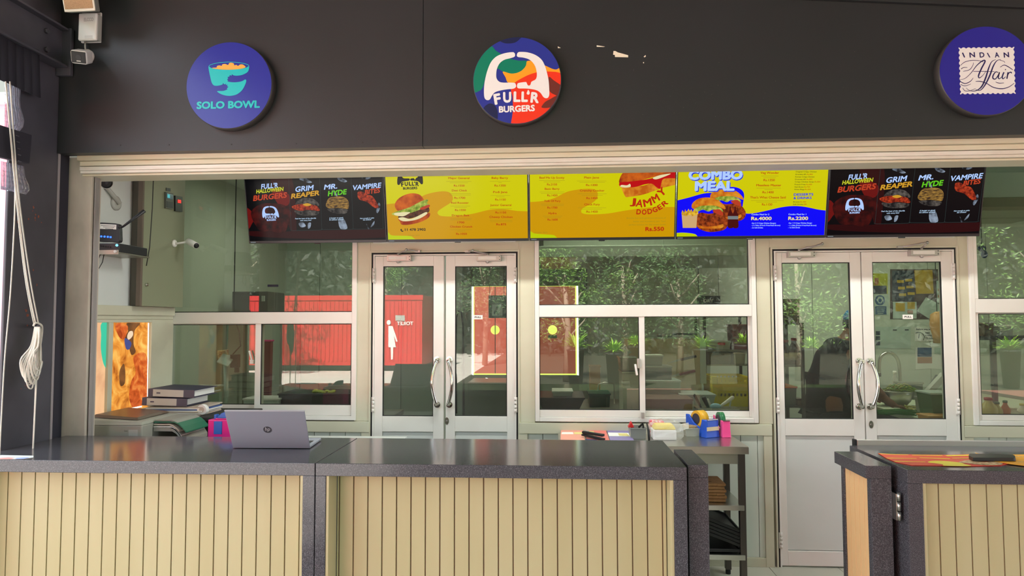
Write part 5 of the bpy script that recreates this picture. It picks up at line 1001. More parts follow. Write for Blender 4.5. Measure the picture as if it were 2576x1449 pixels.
# paper pile and two lever-arch files on the box
mat('file_violet', (92, 84, 98), .6); mat('file_white', (206, 196, 186), .6); mat('file_navy', (44, 42, 72), .5); mat('paper_blue', (70, 92, 150), .7); mat('paper_beige', (196, 180, 164), .7)
x0, x1 = at(366, 1040, 3.97).x, at(500, 1040, 3.97).x; zc = bz+.001
t = thing('paper_pile', 'pile of loose papers and folders under the two ring binders', 'papers', ((x0+x1)/2, 4.1, bz))
random.seed(9)
for k in range(7):
    m = MB(); mt = ['paper_beige', 'paper', 'paper_beige', 'paper', 'paper_blue', 'paper', 'paper_beige'][k]; dx = random.uniform(-.012, .012); h = .0075; m.obox(((x0+x1)/2+dx, 4.12, zc+h/2), (1, random.uniform(-.05, .05), 0), (0, 1, 0), (0, 0, 1), x1-x0, .26, h-.0008, mt); m.build('sheet', t); zc += h
for lab, xa, xb, ya, yb, yy, dz, tilt in (('lower ring binder with white spine on the paper pile', 357, 470, 1032, 1011, 3.98, 0, -.035), ('upper ring binder with white spine resting on the lower one', 372, 488, 1017, 994, 3.99, 0, -.05)):
    a, b = at(xa, (ya+yb)/2, yy), at(xb, (ya+yb)/2+(4 if tilt < -.04 else 3), yy); w = (b-a).length; u_ = Vector((1, 0, tilt*.6)).normalized(); h = .048; zc += h/2+.002 if True else 0
    c = Vector(((a.x+b.x)/2, yy+.14, zc+.004)); v_ = Vector((0, 1, 0)); w_ = u_.cross(v_)
    t = thing('ring_binder', lab, 'binder', (c.x, c.y, zc-h/2)); 
    for s_ in (-1, 1): m = MB(); m.obox(c+w_*(s_*(h/2-.002)), u_, v_, w_, w, .28, .003, 'file_navy'); m.build('cover', t)
    m = MB(); m.obox(c-v_*.139, u_, v_, w_, w, .003, h, 'file_violet'); sp = m.build('spine', t, bevel=.001)
    m = MB(); m.obox(c-v_*.141-u_*w*.06, u_, v_, w_, w*.66, .0015, h-.006, 'file_white'); m.build('spine_label', t); m = MB(); m.obox(c-v_*.1425-u_*w*.27, u_, v_, w_, w*.08, .0012, .008, 'file_violet'); m.build('print', sp)
    m = MB(); m.obox(c+v_*.012, u_, v_, w_, w-.03, .24, h-.012, 'paper'); m.build('papers', t)
    zc += h/2+.002
# curled white sleeve at the right end of the pile
p = at(503, 1032, 3.97); m = MB(); m.lathe([(.028, 0), (.03, .03), (.028, .034)], (p.x, 3.99, bz+.037), 'paper', (0, 1, .0), 20, 1, 1.1); m.lathe([(.016, -.001), (.016, .035)], (p.x, 3.99, bz+.037), 'paper_beige', (0, 1, 0), 16); tag(m.build('paper_roll'), 'rolled white paper at the right end of the paper pile', 'paper roll')
# tray of papers with a green folder in front of the box
mat('file_green', (40, 110, 84), .5); mat('tray_grey', (150, 148, 138), .5)
def curved(m, xa, xb, y0, y1, z, drop, th, mt, n=8):
    P = []
    for i in range(n+1):
        k = i/n; x = xa+(xb-xa)*k; d = drop*max(0, (k-.62)/.38)**1.6; P.append((x, z-d))
    for i in range(n):
        (xa_, za), (xb_, zb_) = P[i], P[i+1]; m.hexa([(xa_, y0, za), (xb_, y0, zb_), (xb_, y0, zb_+th), (xa_, y0, za+th)], [(xa_, y1, za), (xb_, y1, zb_), (xb_, y1, zb_+th), (xa_, y1, za+th)], mt)
YT = 3.66
X = lambda x: at(x, 1075, YT).x
t = thing('document_tray', 'grey document tray with papers and a green folder drooping over its edge', 'tray', (X(410), 3.78, DZ))
m = MB(); m.box(X(386), X(450), YT+.01, YT+.25, DZ, DZ+.085, 'tray_grey'); m.build('tray_base', t, bevel=.004)
m = MB(); curved(m, X(386), X(462), YT, YT+.26, at(400, 1085, YT).z, .07, .022, 'tray_grey'); m.build('upper_tray', t)
for k, (y, xe, mt, dr) in enumerate([(1076, 455, 'paper', .05), (1070, 450, 'paper_beige', .035), (1064, 467, 'file_green', .055), (1060, 452, 'tray_grey', .03)]):
    m = MB(); curved(m, X(386), X(xe), YT+.003*k, YT+.25, at(400, y, YT).z, dr, .007, mt); m.build('folder' if mt == 'file_green' else 'sheet', t)
# pink and blue dispenser
mat('pink', (226, 30, 134), .4); mat('blue_plastic', (24, 104, 190), .4)
YP = 3.62; P_ = lambda x, y: at(x, y, YP)
t = thing('tape_dispenser', 'bright pink and blue double dispenser half hidden by the laptop', 'dispenser', (P_(555, 1098).x, 3.7, DZ))
m = MB(); m.box(P_(523, 1070).x, P_(600, 1070).x, YP, YP+.14, DZ, P_(540, 1056).z, 'pink'); m.box(P_(540, 1070).x, P_(598, 1070).x, YP+.002, YP+.14, P_(540, 1056).z, P_(540, 1052).z, 'pink'); m.build('body', t, bevel=.006)
m = MB(); a, b = P_(538, 1092), P_(559, 1060); m.box(a.x, b.x, YP-.004, YP+.01, a.z, b.z, 'blue_plastic'); m.build('front_plate', t, bevel=.002)
m = MB(); a, b = P_(531, 1056), P_(538, 1045); m.box(a.x, b.x, YP+.03, YP+.06, a.z, b.z, 'blue_plastic'); m.build('left_arm', t, bevel=.002)
m = MB(); m.prism([P_(545, 1052), P_(556, 1040), P_(566, 1036), P_(580, 1036), P_(580, 1052)], (0, .05, 0), 'blue_plastic'); m.build('right_arm', t, bevel=.002)

# ------------------------------------------------------------------ steel work table in the corridor
TZ = .88; ty0, ty1 = 4.075, 4.50; tx1 = at(1884, 1117, ty0).x; tx0 = at(1404, 1095, 4.3).x
t = thing('work_table', 'stainless steel work table with two shelves behind the middle counter', 'table', ((tx0+tx1)/2, 4.3, 0))
m = MB(); m.box(tx0, tx1, ty0, ty1, TZ-.045, TZ, 'steel'); m.build('table_top', t, bevel=.003); m = MB(); m.box(tx0+.03, tx1-.05, ty0+.04, ty1-.04, TZ-.11, TZ-.045, 'steel_dull'); m.build('apron', t)
mat('leg_dark', (92, 86, 82), .35, .8)
for x in (tx1-.055, tx0+.02):
    for y in (ty0+.015, ty1-.05): m = MB(); m.box(x, x+.036, y, y+.036, .03, TZ-.045, 'leg_dark'); l = m.build('leg', t, bevel=.002); m = MB(); m.cyl((x+.018, y+.018, 0), (x+.018, y+.018, .032), .016, 'rubber'); m.build('foot', l)
zs1, zs2 = at(1800, 1272, ty0).z, at(1800, 1397, ty0).z
for z in (zs1, zs2): m = MB(); m.box(tx0+.03, tx1-.03, ty0+.008, ty1-.02, z-.03, z, 'steel'); m.build('shelf', t, bevel=.002)
def onT(x, y, z=TZ): return atZ(x, y, z)
# brown paper bags on the upper shelf, black trays on the lower shelf
mat('kraft', (176, 130, 84), .8, noise=(20, .3, .7), c2=(160, 114, 70)); mat('kraft_ink', (60, 40, 30), .8)
zc = zs1
for k in range(6):
    t = thing('paper_bag', f'flat brown paper bag, {["lowest", "second from the bottom", "third from the bottom", "fourth from the bottom", "fifth from the bottom", "topmost"][k]} of the stack on the table shelf', 'paper bag', (.9, 4.2, zc), 'brown paper bags on the shelf')
    m = MB(); x1_ = at(1824+(k % 2)*4-k*.6, 1260, 4.15).x; m.obox((x1_-.14, 4.25, zc+.0095), (1, .04*(k % 3-1), 0), (0, 1, 0), (0, 0, 1), .28, .2, .017, 'kraft'); m.build('bag_body', t, bevel=.005)
    m = MB(); m.obox((x1_-.02, 4.25, zc+.0095), (1, .04*(k % 3-1), 0), (0, 1, 0), (0, 0, 1), .05, .203, .018, 'kraft'); m.build('folded_bottom', t, bevel=.006)
    if k == 5:
        m = MB(); 
        for dx in (0, .02, .045): m.lathe([(.006, 0), (.006, .0006)], (x1_-.13+dx, 4.2, zc+.0182), 'kraft_ink', n=10)
        m.box(x1_-.13, x1_-.07, 4.196, 4.202, zc+.0182, zc+.0188, 'kraft_ink'); m.build('stamp_print', t)
    zc += .0185
mat('tray_black', (22, 22, 24), .45)
zc = zs2
for k in range(6):
    t = thing('serving_tray', f'black serving tray, {["lowest, lying flat", "second from the bottom", "third from the bottom", "fourth from the bottom", "fifth from the bottom", "topmost"][k]} of the stack on the lowest shelf', 'tray', (.95, 4.25, zc), 'black trays on the lowest shelf')
    an = -.0 if k == 0 else -.36; u_ = Vector((math.cos(an), 0, math.sin(an))); w_ = Vector((-math.sin(an), 0, math.cos(an))); xr = at(1862, 1390, ty0+.05).x
    if k == 0: c = Vector((xr-.19, 4.28, zs2+.012))
    else: c = Vector((xr, 4.28, zs2+.03+(k-1)*.021))-u_*.2+w_*.010
    m = MB(); m.obox(c, u_, (0, 1, 0), w_, .38, .34, .006, 'tray_black'); m.build('tray_floor', t)
    m = MB()
    for s_ in (-1, 1): m.obox(c+u_*(s_*.19)+w_*.006, u_, (0, 1, 0), w_, .012, .35, .018, 'tray_black'); m.obox(c+Vector((0, s_*.17, 0))+w_*.006, u_, (0, 1, 0), w_, .38, .012, .018, 'tray_black')
    m.build('rim', t, bevel=.003)
# two tape dispensers
mat('disp_blue', (28, 84, 200), .35); mat('disp_pink', (250, 80, 150), .35); mat('tape_yellow', (226, 170, 40), .4); mat('tape_core', (60, 52, 60), .6); mat('tape_green', (20, 110, 60), .4); mat('disp_rose', (196, 92, 124), .4); mat('masking', (222, 200, 164), .7)
def dispenser(label, p, w, L_, h, body, roll, label_strip):
    """heavy desk dispenser whose cutter end faces the viewer"""
    t = thing('tape_dispenser', label, 'tape dispenser', p, 'desk tape dispensers')
    pr = [(0, 0), (L_, 0), (L_, h*.98), (L_*.86, h*.98), (L_*.62, h*.62), (L_*.30, h*.40), (L_*.22, h*.86), (0, h*.82)]
    m = MB()
    for s_ in (-1, 1):
        P = [Vector((p.x+s_*w*.5-(s_ > 0)*w*.14, p.y+a, p.z+b)) for a, b in pr]; m.prism(P[::-1] if False else P, (w*.14, 0, 0), body)
    m.hexa([(p.x-w*.56, p.y-.004, p.z), (p.x+w*.56, p.y-.004, p.z), (p.x+w*.42, p.y, p.z+h*.84), (p.x-w*.42, p.y, p.z+h*.84)], [(p.x-w*.56, p.y+L_*.25, p.z), (p.x+w*.56, p.y+L_*.25, p.z), (p.x+w*.42, p.y+L_*.2, p.z+h*.84), (p.x-w*.42, p.y+L_*.2, p.z+h*.84)], body)
    m.box(p.x-w*.5, p.x+w*.5, p.y, p.y+L_, p.z, p.z+h*.2, body); m.build('body', t, bevel=.004)
    rr = h*.40; cy_, cz_ = p.y+L_*.6, p.z+h*.80
    m = MB(); m.cyl((p.x-w*.3, cy_, cz_), (p.x+w*.3, cy_, cz_), rr, roll, 28); rl = m.build('tape_roll', t); m = MB(); m.cyl((p.x-w*.33, cy_, cz_), (p.x+w*.33, cy_, cz_), rr*.66, 'tape_core', 24); m.build('core', rl)
    m = MB(); m.box(p.x-w*.42, p.x+w*.42, p.y-.004, p.y+.004, p.z+h*.84, p.z+h*.88, 'steel'); m.build('cutter', t)
    if label_strip: m = MB(); m.box(p.x-w*.5, p.x+w*.46, p.y-.0075, p.y-.004, p.z+h*.34, p.z+h*.52, 'masking'); m.build('masking_tape_strip', t)
    return t
p = onT(1793, 1101); dispenser('blue desk tape dispenser with a yellow roll and a masking tape strip', p, .10, .2, .132, 'disp_blue', 'tape_yellow', True).rotation_euler.z = .5
p = onT(1828, 1101); dispenser('pink desk tape dispenser with a green roll at the right end of the table', p, .052, .17, .124, 'disp_pink', 'tape_green', False).rotation_euler.z = .12
# tub of wooden stirrers
mat('tub_clear', (196, 196, 186), .3, alpha=.8); mat('stirrer', (206, 176, 130), .7); mat('tub_grey', (150, 150, 146), .3, alpha=.7)
def tub(name, label, cat, p, w, d, h, mt, fl=1.1):
    t = thing(name, label, cat, p); m = MB(); th = .003
    lo = [(-w/2, 0), (w/2, 0), (w/2, d), (-w/2, d)]; hi = [(x*fl, y if y == 0 and False else (y-d/2)*fl+d/2) for x, y in lo]
    v = [(p.x+x, p.y+y, p.z) for x, y in lo]+[(p.x+x, p.y+y, p.z+h) for x, y in hi]+[(p.x+x*.97, p.y+(y-d/2)*.97+d/2, p.z+th) for x, y in lo]+[(p.x+x*.97, p.y+(y-d/2)*.97+d/2, p.z+h) for x, y in hi]
    f = [(3, 2, 1, 0)]+[(i, (i+1) % 4, 4+(i+1) % 4, 4+i) for i in range(4)]+[(8, 9, 10, 11)]+[(8+(i+1) % 4, 8+i, 12+i, 12+(i+1) % 4) for i in range(4)]+[(4+i, 4+(i+1) % 4, 12+(i+1) % 4, 12+i) for i in range(4)]
    m.add(v, f, mt); m.build('tub', t); m = MB()
    for i in range(4):
        a, b = Vector(v[4+i]), Vector(v[4+(i+1) % 4]); m.tube([a, b], .003, mt, 6)
    m.build('rim', t); return t
p = onT(1746, 1098); t = tub('container', 'plastic tub filled with wooden stirrers between the serviette bag and the blue dispenser', 'tub', p, .10, .12, .05, 'tub_clear')
m = MB(); random.seed(21)
for i in range(60):
    y = p.y+random.uniform(.01, .11); z = p.z+random.uniform(.04, .066); m.obox((p.x+random.uniform(-.008, .008), y, z), (1, random.uniform(-.12, .12), random.uniform(-.1, .1)), (0, 1, 0), (0, 0, 1), .11, .005, .0016, 'stirrer')
for i in range(3): m.obox((p.x+.055+i*.006, p.y+.03+i*.03, p.z+.066), (.6, .1, .8), (0, 1, 0), (-.8, 0, .6), .03, .006, .0016, 'stirrer')
o = m.build('stirrers'); o['kind'] = 'stuff'; tag(o, 'wooden stirrers heaped in the plastic tub beside the blue dispenser', 'stirrers')
# bag of serviettes, red packet, spare clear bag
mat('poly_bag', (236, 236, 232), .12, alpha=.28, spec=.9); mat('serviette', (244, 236, 236), .8); mat('serviette_yellow', (238, 208, 60), .8); mat('packet_red', (214, 34, 60), .4, noise=(60, .45, .52), c2=(246, 200, 206))
p = onT(1676, 1108); w = .155
t = thing('serviette_pack', 'clear plastic bag of white and yellow paper serviettes on the steel table', 'serviettes', p)
m = MB(); m.box(p.x-w*.5, p.x+w*.42, p.y+.005, p.y+.13, p.z, p.z+.062, 'serviette'); m.build('white_serviettes', t, bevel=.006); m = MB(); m.obox((p.x-.005, p.y+.07, p.z+.078), (1, 0, 0), (0, 1, 0), (0, 0, 1), w*.9, .12, .03, 'serviette_yellow', .8); m.build('yellow_serviettes', t, bevel=.008)
m = MB(); n = 16; rings = []
random.seed(4)
for j, (k, z) in enumerate(((1.0, 0), (1.12, .02), (1.14, .05), (1.08, .08), (.95, .10), (.6, .112))):
    rings.append([(p.x+math.cos(2*math.pi*i/n)*w*.62*k*random.uniform(.94, 1.06)+.01, p.y+.07+math.sin(2*math.pi*i/n)*.085*k*random.uniform(.92, 1.05), p.z+.001+z*random.uniform(.95, 1.08)) for i in range(n)])
m.add([q for r_ in rings for q in r_], [(a*n+i, a*n+(i+1) % n, (a+1)*n+(i+1) % n, (a+1)*n+i) for a in range(5) for i in range(n)], 'poly_bag'); m.prism([(p.x+w*.62, p.y+.05, p.z+.05), (p.x+w*.95, p.y+.04, p.z+.07), (p.x+w*.98, p.y+.06, p.z+.10), (p.x+w*.7, p.y+.07, p.z+.09)], (0, .02, 0), 'poly_bag'); m.build('clear_bag', t)
q = at(1652, 1066, 4.43); m = MB(); m.obox((q.x, 4.43, q.z-.01), (1, 0, -.05), (0, 1, 0), (0, 0, 1), .10, .09, .065, 'packet_red', .92); m.box(q.x-.05, q.x+.05, 4.39, 4.47, TZ, q.z-.04, 'packet_red'); tag(m.build('serviette_packet', bevel=.012, seg=3), 'red and white printed packet behind the serviette bag', 'packet')
# stationery tub with red and black clips
p = onT(1606, 1104); t = tub('container', 'clear tub of black and red stationery left of the serviette bag', 'tub', p, .09, .12, .065, 'tub_grey')
m = MB(); m.prism([at(1580, 1075, p.y+.03), at(1588, 1060, p.y+.03), at(1596, 1075, p.y+.03), at(1584, 1078, p.y+.03)], (0, .04, 0), 'sheet_crimson'); tag(m.build('hole_punch', bevel=.004), 'dark red clip sticking out of the stationery tub', 'clip')
m = MB(); a = at(1612, 1074, p.y+.05); m.obox(a+Vector((.0, 0, .01)), (1, 0, .9), (0, 1, 0), (-.9, 0, 1), .04, .012, .012, 'black'); m.obox(a+Vector((.015, 0, -.005)), (0, 0, 1), (0, 1, 0), (1, 0, 0), .05, .012, .008, 'black'); m.box(p.x-.03, p.x+.03, p.y+.03, p.y+.09, p.z+.006, p.z+.045, 'dark_plastic'); tag(m.build('bulldog_clip', bevel=.002), 'black bulldog clip in the stationery tub', 'clip')
a, b = at(1627, 1064, 4.2), at(1633, 1104, 4.15); m = MB(); m.tube([a, (a+b)/2+Vector((.004, 0, 0)), Vector((b.x, b.y, TZ+.006))], [.004, .008, .006], 'black', 8); tag(m.build('black_pen'), 'black pen-like stick leaning between the stationery tub and the serviettes', 'pen')
# folders and stapler in front
mat('folder_peach', (236, 160, 140), .5); mat('folder_violet', (140, 128, 178), .5); mat('folder_coral', (226, 118, 110), .5); mat('folder_navy', (52, 60, 110), .5); mat('note_yellow', (220, 206, 130), .6)
def folder(label, pts, mt, z, extra):
    t = thing('folder', label, 'folder', onT(*pts[0], z)); m = MB(); m.prism([onT(x, y, z) for x, y in pts], (0, 0, .006), mt); m.build('cover', t, bevel=.001)
    for k, (ep, em) in enumerate(extra): m = MB(); zpoly(m, ep, z+.0066+.0003*k, em); m.build('paper_slip', t)
folder('peach folder with white slip at the left end of the steel table', [(1410, 1113), (1472, 1112), (1466, 1081), (1411, 1081)], 'folder_peach', TZ, [([(1412, 1092), (1443, 1092), (1441, 1087), (1414, 1087)], 'paper'), ([(1445, 1092), (1468, 1092), (1466, 1087), (1444, 1087)], 'note_yellow')])
folder('coral folder under the black stapler', [(1478, 1113), (1534, 1112), (1524, 1084), (1470, 1083)], 'folder_coral', TZ, [([(1472, 1112), (1500, 1112), (1502, 1106), (1473, 1104)], 'folder_navy'), ([(1472, 1098), (1498, 1099), (1494, 1085), (1470, 1084)], 'note_yellow')])
folder('violet folder with white and yellow slips right of the stapler', [(1536, 1113), (1596, 1112), (1582, 1084), (1526, 1081)], 'folder_violet', TZ, [([(1532, 1097), (1590, 1098), (1580, 1089), (1529, 1088)], 'paper'), ([(1558, 1096), (1584, 1097), (1577, 1090), (1554, 1090)], 'note_yellow')])
a, b = onT(1466, 1090, TZ+.03), onT(1519, 1102, TZ+.02); u_ = (b-a).normalized(); v_ = Vector((0, 0, 1)).cross(u_)
t = thing('stapler', 'long black stapler lying across the folders on the steel table', 'stapler', ((a+b)/2))
m = MB(); m.obox((a+b)/2+Vector((0, 0, -.008)), u_, v_, u_.cross(v_), (b-a).length, .032, .012, 'black'); m.build('base', t, bevel=.003); m = MB(); m.obox((a+b)/2+Vector((0, 0, .012)), (u_+Vector((0, 0, .05))), v_, u_.cross(v_), (b-a).length*.98, .026, .016, 'black'); m.build('arm', t, bevel=.004); m = MB(); m.obox(a*.8+b*.2+Vector((0, 0, .0215)), u_, v_, u_.cross(v_), .03, .012, .002, 'grey_plastic'); m.build('badge', t)
# ------------------------------------------------------------------ kitchen behind the glass
mat('diffuser', (240, 240, 235), .5, emit=(236, 244, 230), estr=3.5)
def ceiling_light(label, x, y, w):
    t = thing('ceiling_light', label, 'ceiling light', (x, y, 2.95), 'ceiling lights in the kitchen')
    m = MB(); ring_ = .03; m.box(x-.65, x+.65, y-.1, y+.1, 2.90, 2.95, 'white_plastic'); m.build('housing', t, bevel=.004)
    m = MB(); m.box(x-.62, x+.62, y-.075, y+.075, 2.888, 2.9, 'diffuser'); m.build('diffuser', t)
    d = lamp('kitchen_lamp', 'AREA', (x, y, 2.87), w, (.96, 1.0, .92), size=1.2, size_y=.15, shape='RECTANGLE'); 
for lab, x, y, w in (('tube light on the kitchen ceiling over the left window', -1.9, 6.0, 15), ('tube light on the kitchen ceiling over the middle window', .55, 5.75, 24), ('tube light on the kitchen ceiling over the right doors', 2.7, 6.3, 30), ('tube light on the kitchen ceiling over the right window', 3.9, 5.6, 14)): ceiling_light(lab, x, y, w)
# rear door with red film over its two panes, daylight at its edges
mat('film_red', (196, 84, 70), .6, emit=(232, 112, 92), estr=1.5); mat('film_red_dimmed', (150, 70, 60), .6, emit=(160, 84, 66), estr=1.25); mat('daylight_pane', (200, 230, 90), .5, emit=(214, 236, 110), estr=2.4)  # daylight through the films painted as glow, dimmer copy behind the window glass
mat('exit_green', (30, 86, 62), .5); mat('exit_white', (200, 220, 205), .5); mat('frame_green', (126, 140, 124), .5)
d5 = structure('door_3', ((RX0+RX1)/2, KY, 0)); xm_ = (RX0+RX1)/2
m = MB(); ring(m, RX0-.12, RX1+.12, 0, 2.3, .1, .1, 0, .08, KY-.03, KY+.06, 'frame_green'); m.box(RX0-.02, RX1+.02, KY, KY+.05, .02, RZ0, 'frame_green'); m.box(RX0-.02, RX1+.02, KY, KY+.05, RZ1, 2.22, 'frame_green'); m.box(xm_-.1, xm_+.1, KY-.004, KY+.05, .02, 2.22, 'frame_green'); m.build('door_frame', d5)
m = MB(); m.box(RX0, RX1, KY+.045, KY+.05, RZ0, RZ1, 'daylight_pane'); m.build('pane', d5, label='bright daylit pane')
for x0, x1, cx, mt in ((RX0+.012, xm_-.1, at(1245, 830, KY).x, 'film_red'), (xm_+.1, RX1-.014, at(1390, 830, KY).x, 'film_red_dimmed')):
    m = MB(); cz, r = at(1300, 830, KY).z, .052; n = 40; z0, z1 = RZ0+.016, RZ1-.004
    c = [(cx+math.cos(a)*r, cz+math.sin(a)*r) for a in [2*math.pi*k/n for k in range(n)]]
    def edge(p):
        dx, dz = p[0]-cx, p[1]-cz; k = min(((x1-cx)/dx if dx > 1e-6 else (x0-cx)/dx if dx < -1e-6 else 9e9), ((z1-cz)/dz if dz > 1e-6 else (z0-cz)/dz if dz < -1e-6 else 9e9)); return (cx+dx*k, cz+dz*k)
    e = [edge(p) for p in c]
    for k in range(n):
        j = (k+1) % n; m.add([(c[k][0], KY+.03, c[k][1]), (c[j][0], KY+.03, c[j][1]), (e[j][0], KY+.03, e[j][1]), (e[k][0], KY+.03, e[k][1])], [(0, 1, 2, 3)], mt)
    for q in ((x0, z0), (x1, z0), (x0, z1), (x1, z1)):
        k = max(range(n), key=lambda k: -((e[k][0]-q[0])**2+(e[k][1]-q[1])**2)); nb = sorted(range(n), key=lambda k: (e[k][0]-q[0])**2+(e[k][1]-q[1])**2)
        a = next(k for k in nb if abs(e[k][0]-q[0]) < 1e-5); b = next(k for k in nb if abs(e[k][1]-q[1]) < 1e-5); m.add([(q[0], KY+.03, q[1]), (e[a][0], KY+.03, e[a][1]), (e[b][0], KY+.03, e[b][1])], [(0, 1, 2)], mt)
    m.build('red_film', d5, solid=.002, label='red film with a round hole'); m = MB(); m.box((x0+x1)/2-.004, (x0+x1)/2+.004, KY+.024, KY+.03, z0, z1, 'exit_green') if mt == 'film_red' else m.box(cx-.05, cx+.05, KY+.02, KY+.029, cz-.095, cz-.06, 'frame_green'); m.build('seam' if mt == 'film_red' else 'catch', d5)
kp = yplane(7.3)
t = thing('exit_sign', 'green FIRE EXIT sign hanging before the red rear door', 'sign', at(1250, 800, 7.3))
a, b = at(1229, 800, 7.3), at(1273, 743, 7.3); m = MB(); m.box(a.x, b.x, 7.3, 7.32, a.z, b.z, 'exit_green'); m.build('board', t)
m = MB(); m.ptext('FIRE EXIT', (1233, 755), (1269, 755), 7, kp, 'exit_white', bold=.03); m.ppoly([(1238, 766), (1264, 766), (1264, 794), (1238, 794)], kp, 'exit_white', .001); m.ppoly([(1242, 786), (1250, 770), (1254, 770), (1250, 782), (1256, 792), (1252, 793), (1247, 786), (1243, 792)], kp, 'exit_green', .002); m.build('lettering', t)
m = MB(); m.tube([at(1232, 743, 7.31), Vector((at(1232, 743, 7.31).x, 7.31, 2.95))], .003, 'cable', 6); m.tube([at(1268, 743, 7.31), Vector((at(1268, 743, 7.31).x, 7.31, 2.95))], .003, 'cable', 6); m.build('hanger', t)
# stainless extraction hood across the middle
mat('hood', (176, 184, 168), .4, .6)
m = MB(); zh0, zh1 = at(1500, 655, 6.2).z, at(1500, 628, 6.2).z
m.hexa([(-.1, 5.9, zh1), (2.0, 5.9, zh1), (2.0, 5.9, 2.94), (-.1, 5.9, 2.94)], [(-.1, 7.2, zh1), (2.0, 7.2, zh1), (2.0, 7.0, 2.94), (-.1, 7.0, 2.94)], 'hood'); m.box(-.14, 2.04, 5.86, 7.24, zh0, zh1, 'hood'); tag(m.build('extraction_hood', bevel=.004), 'wide steel extraction hood under the kitchen ceiling', 'hood')

def bench(label, x0, x1, y0, y1, z, top, side, n=2):
    t = thing('kitchen_bench', label, 'bench', ((x0+x1)/2, (y0+y1)/2, 0))
    m = MB(); m.box(x0, x1, y0, y1, z-.04, z, top); m.build('bench_top', t, bevel=.003)
    for x in (x0+.04, x1-.04):
        for y in (y0+.04, y1-.04): m = MB(); m.cyl((x, y, 0), (x, y, z-.04), .02, 'steel_dull', 12); m.build('leg', t)
    m = MB(); m.box(x0+.03, x1-.03, y0+.03, y1-.03, .25, .27, side); m.build('shelf', t)
    return t
bench('steel kitchen bench behind the middle window', -.02, 1.62, 5.15, 6.3, .9, 'steel_dull', 'steel_dull')
mat('bench_dark', (44, 46, 46), .5); mat('board_white', (206, 212, 186), .5)
t = bench('white-topped worktop behind the right doors carrying greens', 2.68, 4.2, 4.95, 6.95, .9, 'board_white', 'steel_dull'); m = MB(); m.box(2.7, 2.72, 4.97, 6.93, .05, .86, 'bench_dark'); m.build('side_panel', t); m = MB(); m.box(2.72, 4.18, 4.97, 4.985, .05, .86, 'bench_dark'); m.build('front_panel', t)
bench('steel bench behind the left window', -2.65, -1.25, 4.8, 5.5, .9, 'steel_dull', 'steel_dull')
BZ = .9
def kbox(name, label, cat, x0, yt, x1, Y, d, zb, mt, lid=None, group=None, trim='rim', taper=.94, handle=None):
    """container seen through the glass: body from zb up to pixel row yt, with a lid or rim"""
    a, b = at(x0, yt, Y), at(x1, yt, Y); zt = a.z; w = b.x-a.x; c = (a.x+b.x)/2; h = zt-zb
    t = thing(name, label, cat, (c, Y+d/2, zb), group)
    m = MB(); m.hexa([(c-w/2*taper, Y+.01, zb), (c+w/2*taper, Y+.01, zb), (c+w/2, Y, zt-.012), (c-w/2, Y, zt-.012)], [(c-w/2*taper, Y+d-.01, zb), (c+w/2*taper, Y+d-.01, zb), (c+w/2, Y+d, zt-.012), (c-w/2, Y+d, zt-.012)], mt); m.build('body', t, bevel=.004)
    m = MB(); m.box(c-w/2-.006, c+w/2+.006, Y-.006, Y+d+.006, zt-.014, zt, lid or mt); m.build('lid' if lid else trim, t, bevel=.003)
    if handle: m = MB(); m.box(c-w*.2, c+w*.2, Y-.012, Y+.004, zb+h*.55, zb+h*.68, handle); m.build('handle', t, bevel=.003)
    return t
mat('box_grey', (120, 122, 116), .5); mat('box_green', (150, 170, 150), .5); mat('tub_green', (10, 74, 52), .5); mat('wok_dark', (28, 30, 32), .4); mat('crate_yellow', (232, 214, 0), .5); mat('tub_pale', (188, 200, 192), .4); mat('tag_red', (220, 50, 36), .5); mat('sack_red', (134, 74, 70), .7); mat('splash', (206, 186, 150), .35, .35); mat('unit_white', (200, 202, 184), .5); mat('brown_board', (120, 100, 84), .6); mat('knife_red', (130, 40, 34), .5); mat('cloth_blue', (150, 186, 206), .8); mat('cutting', (200, 150, 90), .6)
# left pane
kbox('trough', 'long dark trough low behind the left pane of the middle window', 'trough', 1352, 1000, 1470, 5.3, .5, BZ, 'wok_dark', taper=.7)
kbox('tray', 'pale tray lying on the dark trough', 'tray', 1390, 984, 1440, 5.4, .25, at(1400, 999, 5.4).z, 'tub_pale')
kbox('tub', 'dark green tub beside the dark trough', 'tub', 1482, 990, 1535, 5.7, .3, BZ, 'tub_green', taper=.95)
t = kbox('steel_unit', 'white-sided steel unit behind the sash latch of the middle window', 'cabinet', 1566, 935, 1616, 5.22, .3, BZ, 'unit_white', 'steel', taper=1.0)
mz = at(1566, 934, 5.22).z
t = kbox('food_pan', 'deep steel food pan on the white-sided unit', 'pan', 1560, 898, 1600, 5.24, .22, mz, 'steel', taper=.85)
m = MB(); p = at(1574, 882, 5.35); m.obox((p.x, 5.35, p.z), (1, 0, .6), (0, 1, 0), (-.6, 0, 1), .06, .05, .07, 'tub_pale', .7); m.box(p.x-.01, p.x+.02, 5.33, 5.37, at(1562, 899, 5.35).z-.01, p.z, 'tub_pale'); m.build('scoop', t)
m = MB(); pa, pb2, pc = at(1503, 985, 5.9), at(1506, 967, 5.9), at(1545, 965, 5.95); m.tube([pa, pb2, at(1520, 962, 5.92), pc, Vector((pc.x, pc.y, BZ))], .006, 'steel', 8); tag(m.build('water_tap'), 'slim steel tap low behind the left pane of the middle window', 'tap')
kbox('cutting_board_box', 'wooden box standing behind the slim tap', 'box', 1484, 920, 1510, 6.1, .15, BZ, 'cutting', taper=1)
